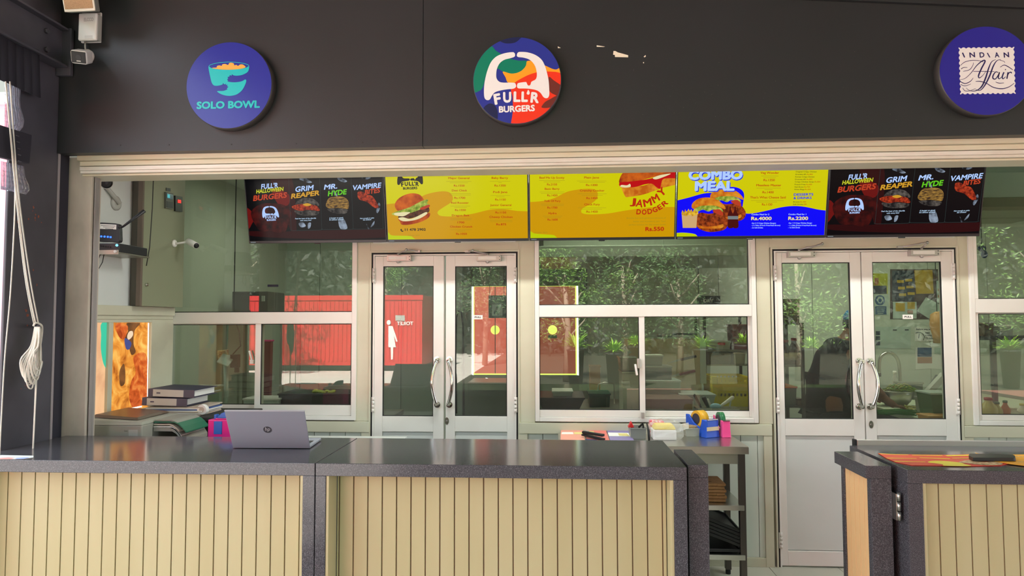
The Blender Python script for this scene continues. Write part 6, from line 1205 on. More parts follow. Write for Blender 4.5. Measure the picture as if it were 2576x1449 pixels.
# splash panel with knives, pan on top
t = thing('splash_panel', 'tall beige steel panel standing on the kitchen bench with knives stuck on it', 'panel', (1.1, 5.95, BZ))
a, b = at(1580, 1000, 5.95), at(1763, 849, 5.95); m = MB(); m.box(a.x, b.x, 5.95, 6.2, BZ, b.z-.01, 'splash'); m.build('panel', t, bevel=.003); m = MB(); m.box(a.x-.03, b.x+.005, 5.93, 6.22, b.z-.01, b.z, 'steel'); m.build('top_shelf', t)
m = MB(); s_, e_ = at(1763, 965, 5.93), at(1775, 852, 5.93); m.box(s_.x, e_.x, 5.925, 5.95, s_.z, e_.z, 'tub_pale'); m.build('rail', t); pzt = b.z
for lab, x0, y0, x1, y1, mt in (('upper kitchen knife with black handle on the beige panel', 1712, 905, 1752, 896, 'black'), ('lower kitchen knife with dark red handle on the beige panel', 1709, 942, 1749, 933, 'knife_red')):
    p, q_ = at(x0, y0, 5.935), at(x1, y1, 5.935); u_ = (q_-p).normalized(); t = thing('kitchen_knife', lab, 'knife', p); m = MB(); m.obox((p+q_)/2, u_, (0, 1, 0), u_.cross(Vector((0, 1, 0))), (q_-p).length, .016, .022, mt); m.build('handle', t, bevel=.004)
    bl_ = p-u_*.12; w_ = u_.cross(Vector((0, 1, 0))); m = MB(); m.prism([p+w_*.012, p-w_*.01, bl_-w_*.004], (0, .003, 0), 'steel'); m.build('blade', t)
t = thing('frying_pan', 'dark frying pan on top of the beige panel', 'frying pan', at(1672, 848, 6.05)); c = at(1672, 848, 6.08); c.z = pzt
m = MB(); m.lathe([(.06, 0), (.075, .03), (.073, .03), (.058, .004)], c, 'steel_dull', n=28); m.build('bowl', t); m = MB(); m.tube([c+Vector((.07, 0, .025)), c+Vector((.16, 0, .03)), c+Vector((.28, 0, .022))], [.008, .01, .012], 'black', 8); m.build('handle', t)
# right pane boxes
kbox('storage_box', 'wide brown box lowest in the corner of the middle window right pane', 'box', 1618, 1003, 1742, 5.2, .3, BZ, 'brown_board', 'brown_board', taper=1)
kbox('storage_box', 'pale green box behind the wide brown box', 'box', 1618, 957, 1712, 5.55, .3, BZ, 'box_green', 'tub_pale', taper=1)
z_ = at(1640, 956, 5.6).z; kbox('storage_box', 'dark grey box on top of the pale green box', 'box', 1618, 921, 1690, 5.6, .24, z_, 'box_grey', 'steel_dull', taper=1)
z_ = at(1640, 920, 5.65).z; kbox('tray', 'foil-covered tray on the dark grey box', 'tray', 1620, 893, 1668, 5.65, .15, z_, 'steel_dull', 'unit_white', taper=.9)
kbox('tray', 'wide pale tray left of the yellow crates', 'tray', 1713, 992, 1800, 5.45, .3, BZ, 'tub_pale', taper=.8)
def crate(label, x0, yt, x1, yb, Y, d, zb):
    a, b = at(x0, yt, Y), at(x1, yb, Y); t = thing('crate', label, 'crate', ((a.x+b.x)/2, Y+d/2, zb), 'yellow plastic crates'); zt = a.z; h = zt-zb; n = 9; m = MB()
    for (p0, p1, ax) in (((a.x, Y), (b.x, Y), 'x'), ((a.x, Y+d), (b.x, Y+d), 'x'), ((a.x, Y), (a.x, Y+d), 'y'), ((b.x, Y), (b.x, Y+d), 'y')):
        bx = (lambda u0, u1, z0, z1: m.box(p0[0]+(p1[0]-p0[0])*u0, p0[0]+(p1[0]-p0[0])*u1, p0[1]-.006, p0[1]+.006, z0, z1, 'crate_yellow')) if ax == 'x' else (lambda u0, u1, z0, z1: m.box(p0[0]-.006, p0[0]+.006, p0[1]+(p1[1]-p0[1])*u0, p0[1]+(p1[1]-p0[1])*u1, z0, z1, 'crate_yellow'))
        bx(0, 1, zb, zb+h*.62); bx(0, 1, zt-h*.2, zt)
        for k in range(n+1): bx(max(0, k/n-.025), min(1, k/n+.025), zb+h*.62, zt-h*.2)
    m.box(a.x, b.x, Y, Y+d, zb, zb+.01, 'crate_yellow'); m.build('crate_body', t)
    m = MB()
    for x in (a.x, b.x): m.box(x-.022, x+.022, Y-.01, Y+.03, zb, zt+.008, 'crate_yellow')
    m.build('corner_posts', t, bevel=.003); m = MB(); m.box((a.x+b.x)/2-.06, (a.x+b.x)/2+.06, Y-.01, Y-.004, zb+h*.42, zb+h*.56, 'crate_yellow'); m.build('hand_hold', t); return zt
z1_ = at(1800, 981, 5.8).z; crate('lower of the two yellow plastic crates in the middle window', 1799, 981, 1890, 1012, 5.8, .4, BZ); crate('upper of the two yellow plastic crates in the middle window', 1797, 949, 1890, 980, 5.8, .4, z1_+.002)
# open shelf above the crates
t = thing('storage_shelf', 'dark steel shelf rack above the yellow crates', 'shelf', (1.75, 6.25, BZ)); xs = at(1774, 900, 6.3).x, at(1892, 900, 6.3).x
shz = [at(1800, y, 6.3).z for y in (881, 917)]
for z in shz: m = MB(); m.box(xs[0], xs[1], 6.3, 6.7, z-.012, z, 'steel_dull'); m.build('board', t)
for x in xs: m = MB(); m.box(x-.012, x+.012, 6.3, 6.324, 0, 1.75, 'leg_dark'); m.box(x-.012, x+.012, 6.676, 6.7, 0, 1.75, 'leg_dark'); m.build('post', t)
t = kbox('food_box', 'clear food box with a red tag on the shelf rack', 'box', 1780, 858, 1838, 6.32, .25, shz[0], 'tub_pale', 'tub_pale'); a, b = at(1806, 868, 6.315), at(1824, 862, 6.315); m = MB(); m.box(a.x, b.x, 6.312, 6.318, a.z, b.z, 'tag_red'); m.build('tag', t, label='red tag')
kbox('food_box', 'grey round-edged food box on the lower board of the shelf rack', 'box', 1784, 886, 1840, 6.32, .25, shz[1], 'box_grey', 'box_grey'); kbox('food_box', 'small white open box at the right end of the shelf rack', 'box', 1846, 886, 1876, 6.31, .2, shz[1], 'tub_pale', 'white_plastic', taper=.85)
kbox('sack', 'dull red sack standing at the right edge of the middle window', 'sack', 1842, 816, 1895, 6.45, .2, shz[0], 'sack_red', taper=.97)
# inner ledge with the utensil pot
mat('handle_black', (24, 24, 26), .3); m = MB(); m.box(.55, 1.3, 4.70, 4.93, .955, .985, 'steel_dull'); m.box(.57, .6, 4.7, 4.9, .88, .955, 'steel_dull'); m.box(1.25, 1.28, 4.7, 4.9, .88, .955, 'steel_dull'); tag(m.build('inner_ledge'), 'narrow steel ledge inside the right pane of the middle window', 'ledge')
uy = 4.76
t = kbox('utensil_tray', 'steel tray of utensils on the ledge inside the middle window', 'tray', 1757, 1027, 1858, uy, .12, .985, 'steel', taper=.95)
def utensil(label, cat, x0, y0, x1, y1, r, mt, y=uy+.05):
    p, q_ = at(x0, y0, y), at(x1, y1, y); t = thing('utensil', label, cat, p, 'utensils in the steel tray'); m = MB(); m.tube([p, p+(q_-p)*.15, (p+q_)/2, q_-(q_-p)*.08, q_], [r*.6, r*.75, r*.9, r*1.05, r*.6], mt, 10); m.build('handle', t)
    m = MB(); m.obox(p-(q_-p).normalized()*.01, (q_-p), (0, 1, 0), (q_-p).cross(Vector((0, 1, 0))), .03, .003, .012, 'steel'); m.build('shank', t)
utensil('black-handled utensil leaning left in the steel tray', 'utensil', 1764, 1026, 1746, 992, .011, 'handle_black'); utensil('broad black utensil handle beside the leaning one in the tray', 'utensil', 1783, 1028, 1769, 998, .015, 'handle_black'); utensil('white-handled utensil leaning right in the steel tray', 'utensil', 1812, 1022, 1846, 998, .013, 'white_plastic'); utensil('thin pale utensil upright right in the steel tray', 'utensil', 1836, 1026, 1838, 1005, .006, 'tub_pale'); utensil('thin white spatula behind the black handles in the tray', 'utensil', 1790, 1024, 1780, 1003, .007, 'white_plastic', uy+.09)
m = MB(); c = at(1800, 1022, uy+.04); m.ball(c, .035, 'cloth_blue', 12, 1.1, .8, .6); tag(m.build('cloth'), 'pale blue cloth crumpled among the utensils', 'cloth')
t = thing('sign_board', 'small dark sign lettered DRY behind the upper middle window', 'sign', at(1783, 767, 6.0)); m = MB(); a, b = at(1754, 769, 6.0), at(1812, 744, 6.0); m.box(a.x, b.x, 6.0, 6.01, a.z, b.z, 'box_black'); m.build('board', t); m = MB(); m.ptext('DRY', (1770, 761), (1795, 761), 9, yplane(6.0), 'paper', bold=.03); m.build('lettering', t); m = MB()
for x in (1758, 1808): p = at(x, 744, 6.005); m.tube([p, (p.x, 6.005, zh0)], .002, 'cable', 6)
m.build('hanger', t)
# ------------------------------------------------------------------ left window
rk = thing('storage_rack', 'steel rack carrying the dark oven behind the upper left window', 'rack', (-2.4, 6.1, 0)); xa, xb = at(560, 795, 6.0).x, at(712, 795, 6.0).x; rz = at(620, 790, 6.0).z
m = MB(); m.box(xa, xb, 6.0, 6.45, rz-.03, rz, 'steel_dull'); m.build('board', rk)
m = MB(); m.box(xa, xb, 6.0, 6.45, .5, .53, 'steel_dull'); m.build('board', rk)
for x in (xa+.015, xb-.015):
    for y in (6.02, 6.43): m = MB(); m.box(x-.015, x+.015, y-.015, y+.015, 0, rz-.03, 'steel_dull'); m.build('post', rk)
mat('oven_dark', (84, 86, 80), .4, .3); t = thing('oven', 'dark grey box oven on the rack behind the upper left window', 'oven', (at(640, 790, 6.02).x, 6.2, rz)); a, b = at(583, 790, 6.02), at(674, 733, 6.02); m = MB(); m.box(a.x, b.x, 6.02, 6.4, rz, b.z, 'oven_dark'); m.build('body', t, bevel=.006)
m = MB(); p, q_ = at(658, 758, 6.015), at(666, 744, 6.015); m.box(p.x, q_.x, 6.012, 6.02, p.z, q_.z, 'tub_pale'); m.build('switch_plate', t); m = MB()
for x in (588, 602, 622, 632): p, q_ = at(x, 740, 6.015), at(x+11, 738, 6.015); m.box(p.x, q_.x, 6.014, 6.02, p.z, q_.z, 'black')
m.build('vents', t)
mat('label_blue', (40, 50, 160), .5); a, b = at(675, 722, WY+.05), at(702, 716, WY+.05); m = MB(); m.box(a.x, b.x, WY+.0365, WY+.0385, a.z, b.z, 'label_blue'); m.build('sticker', w1, label='blue strip sticker')
t = thing('payment_terminal', 'dark screen terminal on a grey stand behind the left pane of the left window', 'terminal', (at(580, 1030, 5.15).x, 5.15, BZ)); Yt = 5.15
p = at(568, 905, Yt); m = MB(); m.obox((p.x, Yt, p.z), (1, 0, -.35), (.0, .8, .5), (.25, -.5, .8), .10, .12, .012, 'tub_pale'); m.build('keypad', t, bevel=.003); m = MB(); a, b = at(548, 905, Yt+.05), at(575, 880, Yt+.05); m.obox(((a.x+b.x)/2, Yt+.05, (a.z+b.z)/2), (1, 0, .1), (0, 1, .3), (0, -.3, 1), .085, .015, .075, 'sheet_photo'); m.build('screen', t); m = MB(); a, b = at(578, 925, Yt+.02), at(598, 892, Yt+.02); m.box(a.x, b.x, Yt+.02, Yt+.07, a.z, b.z, 'dark_plastic'); m.box(at(584, 938, Yt).x, at(594, 924, Yt).x, Yt+.03, Yt+.06, at(584, 938, Yt).z, a.z, 'dark_plastic'); m.build('side_unit', t, bevel=.004)
m = MB(); c = at(563, 920, Yt); m.tube([(c.x, Yt+.03, c.z), (c.x+.005, Yt+.04, 1.05), (c.x-.01, Yt+.04, BZ+.012)], .018, 'tub_pale', 10); m.box(c.x-.09, c.x+.08, Yt-.05, Yt+.12, BZ, BZ+.014, 'tub_pale'); m.build('stand', t)
m = MB(); c = at(585, 895, Yt+.1); m.tube([(c.x, Yt+.08, c.z), at(605, 870, Yt+.15), at(602, 835, Yt+.2), at(588, 800, Yt+.3), (at(588, 800, Yt+.3).x, Yt+.3, 2.0), (at(588, 800, Yt+.3).x, Yt+.3, 2.95)], .005, 'cable', 6); m.build('cable', t)
kbox('storage_box', 'pale translucent box behind the left pane of the left window', 'box', 462, 975, 520, 5.0, .25, BZ, 'box_green', 'tub_pale'); kbox('storage_box', 'long white box low behind the mullion of the left window', 'box', 612, 1002, 700, 4.95, .2, BZ, 'tub_pale', 'white_plastic')
kbox('sauce_tray', 'dark tray with leaves and orange slices low in the left window', 'tray', 700, 990, 880, 5.0, .35, BZ, 'wok_dark', taper=.96)
mat('leaf_pale', (196, 206, 90), .6); mat('orange_food', (220, 150, 40), .6); random.seed(6); m = MB(); c = at(812, 988, 5.1)
for i in range(18): m.ball((c.x+random.gauss(0, .05), 5.1+random.gauss(0, .03), c.z+random.uniform(0, .015)), random.uniform(.012, .022), 'leaf_pale', 8, 1.2, 1, .6)
o = m.build('salad_leaves'); o['kind'] = 'stuff'; tag(o, 'pale salad leaves heaped on the dark tray', 'salad')
kbox('hanging_bag', 'small pinkish packet on the stacked shelves behind the left window', 'packet', 660, 855, 680, 5.45, .06, BZ, 'knife_red', 'pink', taper=.9)
t = thing('wall_box', 'pale square switch box fixed behind the left window', 'switch box', at(538, 930, 6.9)); a, b = at(517, 932, KY-.05), at(558, 880, KY-.05); m = MB(); m.box(a.x, b.x, KY-.06, KY, a.z, b.z, 'unit_white'); m.build('cover', t, bevel=.004); m = MB(); m.box((a.x+b.x)/2-.02, (a.x+b.x)/2+.02, KY-.04, KY, 0, a.z, 'unit_white'); m.build('conduit', t)
# black hose behind the left doors
m = MB(); m.tube([at(1148, 1040, 5.6), at(1146, 900, 5.6), at(1148, 800, 5.6), at(1154, 782, 5.6), at(1161, 786, 5.6), at(1165, 820, 5.6), at(1166, 900, 5.65), Vector((at(1168, 960, 5.7).x, 5.7, .0))], .008, 'cable', 8); tag(m.build('hose'), 'black hose arching behind the right leaf of the left doors', 'hose')
kbox('kitchen_cabinet', 'tall dark green cabinet behind the lower part of the left doors', 'cabinet', 1178, 962, 1300, 6.4, .5, 0, 'frame_green', 'steel_dull', taper=1)
# ------------------------------------------------------------------ right doors: rack, person, worktop, notices
rk = thing('storage_rack', 'dark steel rack of bottles behind the left leaf of the right doors', 'rack', (2.15, 5.7, 0)); xa, xb = at(1950, 900, 5.55).x, at(2024, 900, 5.55).x; rz = [at(2000, y, 5.55).z for y in (812, 918, 1021)]
for z in rz: m = MB(); m.box(xa, xb, 5.55, 5.95, z-.016, z, 'leg_dark'); m.build('board', rk)
for x in (xa, xb-.024):
    for y in (5.55, 5.926): m = MB(); m.box(x, x+.024, y, y+.024, 0, rz[0], 'leg_dark'); m.build('post', rk)
mat('basket', (112, 92, 66), .8, noise=(60, .35, .65), c2=(70, 58, 44)); kbox('basket', 'brown basket on top of the dark rack behind the right doors', 'basket', 1966, 752, 2012, 5.6, .25, rz[0], 'basket', 'basket')
mat('sauce', (70, 40, 26), .3); mat('cap_red', (170, 40, 34), .4); mat('label_cream', (170, 150, 110), .6)
def bottle(name, label, cat, x, Y, zb, r, h, body, cap, lab_, neck=.4, group=None):
    t = thing(name, label, cat, (x, Y, zb), group); m = MB(); m.lathe([(r*.9, 0), (r, .008), (r, h*.55), (r*.9, h*.64), (r*neck, h*.82), (r*neck, h*.9)], (x, Y, zb), body, n=18); m.build('bottle_body', t)
    m = MB(); m.lathe([(r*neck*1.15, h*.89), (r*neck*1.15, h*.985), (r*neck*.8, h)], (x, Y, zb), cap, n=16); m.build('cap', t)
    if lab_: m = MB(); m.lathe([(r*1.012, h*.16), (r*1.012, h*.46)], (x, Y, zb), lab_, n=18); m.build('label_band', t)
bottle('sauce_bottle', 'left brown sauce bottle with red cap on the dark rack', 'bottle', at(1978, 910, 5.65).x, 5.65, rz[1], .04, .20, 'sauce', 'cap_red', 'label_cream', .45, 'sauce bottles on the dark rack'); bottle('sauce_bottle', 'right brown sauce bottle with red cap on the dark rack', 'bottle', at(1998, 910, 5.62).x, 5.62, rz[1], .044, .215, 'sauce', 'cap_red', 'label_cream', .45, 'sauce bottles on the dark rack')
kbox('box', 'dark box with an orange edge on the lowest board of the dark rack', 'box', 1962, 972, 2004, 5.6, .25, rz[2], 'box_grey', 'tag_red'); kbox('jar_box', 'small brown jar box beside the dark box on the rack', 'box', 2006, 1003, 2019, 5.58, .1, rz[2], 'brown_board', 'sauce')
# person bending over the worktop
mat('skin', (150, 98, 72), .55); mat('shirt_navy', (14, 15, 24), .8); mat('trousers_black', (10, 10, 13), .85); mat('hairnet', (60, 130, 190), .7); mat('hair_dark', (26, 22, 20), .8)
def skinmesh(name, verts, edges, mt, parent, root=0, sub=2):
    me = bpy.data.meshes.new(name); c = WORLDPOS[parent.name]; me.from_pydata([Vector(v[:3])-c for v in verts], edges, []); me.materials.append(MATS[mt]); o = bpy.data.objects.new(name, me); COL.objects.link(o); o.parent = parent; WORLDPOS[o.name] = c.copy()
    md = o.modifiers.new('skin', 'SKIN'); 
    for i, v in enumerate(verts):
        sv = me.skin_vertices[0].data[i]; sv.radius = (v[3], v[4] if len(v) > 4 else v[3]); sv.use_root = (i == root)
    md.use_smooth_shade = True; s_ = o.modifiers.new('sub', 'SUBSURF'); s_.levels = sub; s_.render_levels = sub; return o
PB = at(2082, 1030, 5.72); bx_, by_ = PB.x, 5.72
J = lambda x, y, z, *r: (bx_+x, by_+y, z)+r
person = thing('person', 'person in dark navy work clothes and blue hair net bending over the worktop', 'person', (bx_, by_, 0))
V = [J(0, 0, .94, .13, .15), J(.02, 0, 1.08, .12, .14), J(.06, 0, 1.25, .13, .15), J(.11, 0, 1.39, .12, .14), J(.17, 0, 1.47, .055), J(.215, 0, 1.53, .062, .07), J(.245, 0, 1.585, .085, .095), J(.265, 0, 1.65, .075, .08), J(.30, 0, 1.575, .035),
     J(.11, -.19, 1.40, .062), J(.20, -.24, 1.17, .045), J(.37, -.20, .995, .032), J(.43, -.185, .955, .036, .022), J(.11, .19, 1.40, .062), J(.22, .25, 1.18, .045), J(.40, .2, 1.0, .032), J(.46, .185, .96, .036, .022),
     J(-.01, -.1, .86, .10), J(.03, -.11, .50, .065), J(-.04, -.11, .11, .045), J(.10, -.11, .045, .04), J(-.01, .1, .86, .10), J(.06, .11, .50, .065), J(0, .11, .11, .045), J(.14, .11, .045, .04)]
E_ = [(0, 1), (1, 2), (2, 3), (3, 4), (4, 5), (5, 6), (6, 7), (6, 8), (3, 9), (9, 10), (10, 11), (11, 12), (3, 13), (13, 14), (14, 15), (15, 16), (0, 17), (17, 18), (18, 19), (19, 20), (0, 21), (21, 22), (22, 23), (23, 24)]
for s_, b_ in ((-1, 12), (1, 16)):
    w = V[b_]
    for k, (dy, l, dz) in enumerate(((-.028, .055, -.03), (-.010, .062, -.034), (.010, .06, -.034), (.026, .048, -.03))):
        i = len(V); V += [(w[0]+.035, w[1]+dy*.9, w[2]-.012, .0095), (w[0]+.035+l*.55, w[1]+dy, w[2]-.014, .0085), (w[0]+.035+l, w[1]+dy, w[2]+dz-.006, .0075)]; E_ += [(b_, i), (i, i+1), (i+1, i+2)]
    i = len(V); V += [(w[0]-.002, w[1]-s_*.036, w[2]-.01, .011), (w[0]+.03, w[1]-s_*.05, w[2]-.028, .0085)]; E_ += [(b_, i), (i, i+1)]
skinmesh('body', V, E_, 'skin', person)
k = 1.14
sv_ = [J(-.005, 0, .88, .165, .19), J(.0, 0, 1.0, .155, .18), J(.02, 0, 1.12, .15, .175), J(.06, 0, 1.26, .155, .18), J(.10, 0, 1.39, .14, .165), J(.14, 0, 1.45, .075), J(.11, -.19, 1.40, .082), J(.165, -.225, 1.25, .07), J(.19, -.238, 1.2, .066), J(.11, .19, 1.40, .082), J(.17, .23, 1.26, .07), J(.2, .245, 1.21, .066)]
skinmesh('shirt', sv_, [(0, 1), (1, 2), (2, 3), (3, 4), (4, 5), (4, 6), (6, 7), (7, 8), (4, 9), (9, 10), (10, 11)], 'shirt_navy', person, 1)
tv_ = [J(-.01, 0, .95, .15, .17), J(-.01, -.1, .84, .125), J(.03, -.11, .50, .09), J(-.04, -.11, .10, .07), J(-.01, .1, .84, .125), J(.06, .11, .50, .09), J(0, .11, .10, .07)]
skinmesh('trousers', tv_, [(0, 1), (1, 2), (2, 3), (0, 4), (4, 5), (5, 6)], 'trousers_black', person)
m = MB(); c = Vector(J(.245, 0, 1.65)); m.lathe([(.001, .075), (.055, .066), (.088, .035), (.096, 0), (.093, -.03), (.088, -.032)][::-1], c, 'hairnet', (-.25, 0, 1), 24); m.build('hair_net', person)
m = MB(); c = Vector(J(.205, 0, 1.60)); m.ball(c, .08, 'hair_dark', 14, .75, 1.05, .9); m.build('hair', person)
m = MB()
for s_ in (-1, 1): m.ball(Vector(J(.325, s_*.03, 1.60)), .011, 'paper', 8); m.ball(Vector(J(.334, s_*.03, 1.598)), .005, 'black', 8)
m.build('eyes', person)
m = MB(); m.prism([J(.325, -.012, 1.585), J(.325, .012, 1.585), J(.355, 0, 1.56), ], (-.02, 0, -.03), 'skin'); m.build('nose', person); m = MB(); m.box(bx_+.30, bx_+.334, by_-.02, by_+.02, 1.528, 1.534, 'knife_red'); m.build('mouth', person); m = MB()
for s_ in (-1, 1): m.ball(Vector(J(.235, s_*.098, 1.585)), .022, 'skin', 10, .7, .4, 1.3)
m.build('ears', person)
# worktop things
WZ = .9
t = thing('sink_faucet', 'tall arched steel sink faucet behind the right leaf of the right doors', 'faucet', (at(2262, 985, 6.75).x, 6.75, WZ)); fp_ = [at(2212, 938, 6.7), at(2212, 912, 6.7), at(2217, 896, 6.7), at(2232, 887, 6.7), at(2247, 891, 6.7), at(2259, 906, 6.72), at(2263, 930, 6.75), Vector((at(2266, 985, 6.75).x, 6.75, WZ+.01))]
m = MB(); pth = []
for i in range(len(fp_)-1):
    for j in range(4):
        p0, p1, p2, p3 = fp_[max(i-1, 0)], fp_[i], fp_[i+1], fp_[min(i+2, len(fp_)-1)]; s_ = j/4; pth.append(.5*((2*p1)+(p2-p0)*s_+(2*p0-5*p1+4*p2-p3)*s_*s_+(3*p1-p0-3*p2+p3)*s_**3))
pth.append(fp_[-1]); m.tube(pth, .0155, 'steel', 12); m.build('spout', t); m = MB(); m.lathe([(.03, 0), (.03, .02), (.02, .05)], fp_[-1]-Vector((0, 0, .01)), 'steel', n=18); m.build('base', t); m = MB(); m.cyl(fp_[0], fp_[0]-Vector((0, 0, .035)), .017, 'black', 12); m.build('nozzle', t)
mat('greens', (96, 150, 50), .5, noise=(30, .3, .7), c2=(160, 180, 80)); mat('onion_green', (44, 120, 34), .45); mat('noodle', (196, 186, 100), .6)
t = thing('colander', 'round steel bowl with stalks of greens on the worktop behind the right doors', 'bowl', (at(2253, 1003, 5.9).x, 5.9, WZ)); c = Vector((at(2253, 1003, 5.9).x, 5.9, WZ)); rb = 38*5.9/F; hb = at(2253, 983, 5.9).z-WZ
m = MB(); m.lathe([(rb*.55, 0), (rb*.85, hb*.35), (rb*.97, hb*.8), (rb, hb), (rb*.96, hb), (rb*.8, hb*.4), (rb*.5, .01)], c, 'steel', n=32); m.build('bowl_body', t); m = MB(); m.lathe([(rb*1.04, hb-.006), (rb*1.04, hb+.002), (rb*.97, hb+.002)], c, 'steel', n=32); m.build('rim', t)
random.seed(8); m = MB()
for i in range(60):
    a = random.uniform(0, 6.28); r = random.uniform(0, rb*.8); p = c+Vector((math.cos(a)*r, math.sin(a)*r, hb+random.uniform(-.01, .05)*(1-r/rb))); an = random.uniform(-.5, .5); m.tube([p, p+Vector((math.cos(an)*.05, math.sin(an)*.05, random.uniform(-.01, .03))), p+Vector((math.cos(an)*.1, math.sin(an)*.1, random.uniform(-.03, .02)))], .004, 'greens' if i % 3 else 'noodle', 5)
o = m.build('greens'); o['kind'] = 'stuff'; tag(o, 'cut green stalks heaped in the round steel bowl', 'greens')
bottle('water_bottle', 'clear plastic bottle standing by the sink faucet', 'bottle', at(2252, 985, 6.5).x, 6.5, WZ, .035, .25, 'tub_clear', 'white_plastic', 'paper')
random.seed(12); m = MB()
for i in range(46):
    y = 5.35+random.uniform(-.09, .09); x0 = at(2211, 1015, y).x+random.uniform(-.02, .05); x1 = at(2298, 1015, y).x+random.uniform(-.08, .03); z = WZ+.006+random.uniform(0, .028); m.tube([(x0, y, z), ((x0+x1)/2, y+random.uniform(-.02, .02), z+.006), (x1, y+random.uniform(-.03, .03), z-.002)], .0045, 'onion_green', 5)
o = m.build('spring_onions'); o['kind'] = 'stuff'; tag(o, 'bundle of spring onions lying on the white worktop', 'spring onions')
random.seed(13); m = MB(); c = at(2290, 1006, 5.6)
for i in range(40): p = Vector((c.x+random.gauss(0, .04), 5.6+random.gauss(0, .03), WZ+.004+random.uniform(0, .03))); an = random.uniform(0, 6.28); m.tube([p, p+Vector((math.cos(an)*.035, math.sin(an)*.035, .004))], .0035, 'noodle', 5)
o = m.build('chopped_stalks'); o['kind'] = 'stuff'; tag(o, 'heap of pale chopped stalks right of the spring onions', 'vegetables')
kbox('scale_box', 'dark grey kitchen scale standing behind the steel bowl', 'scale', 2266, 962, 2322, 6.35, .12, WZ, 'box_grey', 'steel_dull', taper=1)
t = thing('file_stand', 'grey papers leaning in a dark stand on the worktop', 'stand', (at(2340, 1000, 5.9).x, 5.9, WZ)); p, q_ = at(2330, 985, 5.9), at(2368, 944, 5.9); u_ = (q_-p).normalized(); 
q_b = Vector((p.x-.05, 5.9, WZ)); m = MB(); m.obox((q_b+q_)/2+Vector((0, .03, .0)), (q_-q_b), (0, 1, 0), (q_-q_b).cross(Vector((0, 1, 0))), (q_-q_b).length*.97, .08, .012, 'dark_plastic'); m.build('stand', t); m = MB(); m.obox((p+q_)/2+Vector((.02, 0, 0)), u_, (0, 1, 0), u_.cross(Vector((0, 1, 0))), (q_-p).length*1.1, .06, .045, 'grey_plastic'); m.build('papers', t)
mat('pot_green', (96, 116, 86), .4); kbox('tub', 'deep grey-green tub on the near right of the worktop', 'tub', 2341, 988, 2400, 5.1, .2, WZ, 'pot_green', 'tub_pale', taper=.72)
kbox('cutting_board', 'thin wooden board at the front of the white worktop', 'board', 2336, 1046, 2400, 4.98, .15, WZ, 'cutting', 'cutting', taper=1)
m = MB(); P = [atZ(x, y, WZ+.002) for x, y in [(2292, 1020), (2318, 1016), (2346, 1022), (2330, 1030)]]; m.prism(P, (0, 0, .002), 'paper'); tag(m.build('paper_sheet'), 'white paper lying on the worktop right of the spring onions', 'paper')
t = kbox('cloth_fold', 'folded grey tray leaning behind the white paper', 'tray', 2318, 1000, 2345, 5.45, .1, WZ, 'grey_plastic')
# wall notices at the rear right
NY = KY-.004; npl = yplane(NY)
for nm, c in (('notice_yellow', (206, 170, 40)), ('notice_blue', (40, 84, 130)), ('notice_navy', (50, 60, 78)), ('notice_board', (82, 62, 58)), ('notice_pale', (190, 206, 196)), ('notice_tan', (170, 110, 74)), ('notice_lime', (190, 190, 50)), ('notice_ink', (60, 66, 70))): mat(nm, c, .6)
def notice(label, cat, pts, mt, prints=(), name='notice', off=.0, d=.006):
    P = [npl.hit(x, y, off) for x, y in pts]; t = thing(name, label, cat, sum(P, Vector())/len(P)); m = MB(); m.prism(P, (0, d if off == 0 else .003, 0), mt); m.build('sheet' if name != 'notice_board' else 'board', t)
    for k, (pp_, mm) in enumerate(prints): m = MB(); m.ppoly(pp_, npl, mm, off+.002+.0004*k); m.build('printed_block', t)
    return t
S, ox, oy = 6.04, 2180, 640
B = lambda x0, y0, x1, y1: Q([(x0, y0), (x1, y0), (x1, y1), (x0, y1)])
notice('dark brown notice board on the rear kitchen wall', 'notice board', B(360, 225, 1400, 985), 'notice_board', name='notice_board', d=.004)
notice('dark poster with six yellow tags on the notice board', 'poster', B(390, 245, 720, 710), 'notice_navy', [(B(*r), 'notice_yellow') for r in ((462, 390, 568, 432), (585, 372, 695, 412), (478, 490, 582, 532), (602, 475, 714, 515), (492, 592, 602, 634), (622, 575, 732, 615))], off=.004)
notice('plain yellow sheet on the notice board', 'paper', Q([(725, 240), (1000, 235), (1020, 595), (755, 600)]), 'notice_yellow', off=.006)
notice('white sheet with yellow squares on the notice board', 'paper', B(402, 720, 760, 975), 'notice_pale', [(B(440, 735, 582, 865), 'notice_yellow'), (B(620, 725, 735, 830), 'notice_yellow'), (B(620, 850, 705, 900), 'notice_tan')], off=.006)
notice('tilted white sheet on the notice board', 'paper', Q([(905, 648), (1180, 800), (1040, 1030), (765, 860)]), 'notice_pale', off=.008)
notice('long pale strip at the right of the notice board', 'paper', B(1060, 400, 1160, 740), 'notice_pale', [(B(1085, 520+k*95, 1120, 560+k*95), 'notice_tan') for k in range(2)], off=.006)
notice('yellow poster with a man in dark shirt left of the notice board', 'poster', B(100, 290, 320, 600), 'notice_lime', [(B(100, 475, 306, 600), 'notice_navy'), (Q([(115, 360), (180, 355), (186, 420), (170, 465), (120, 465)]), 'notice_tan')])
t = notice('round blue mandatory sign with blue caption under the yellow poster', 'sign', B(110, 615, 330, 920), 'notice_pale', [(Q([(203+78*math.cos(a), 697+78*math.sin(a)) for a in [k*.314 for k in range(20)]]), 'notice_blue'), (Q([(150, 690), (180, 640), (240, 645), (255, 700), (225, 745), (185, 740)]), 'notice_pale'), (Q([(175, 690), (205, 665), (235, 690), (215, 730), (185, 725)]), 'notice_blue'), (B(130, 788, 302, 912), 'notice_blue')])
m = MB(); 
for k, y in enumerate((815, 845, 872, 898)): m.ppoly(B(150+k*6, y-5, 285-k*10, y+4), npl, 'notice_pale', .006)
m.build('caption_lines', t)
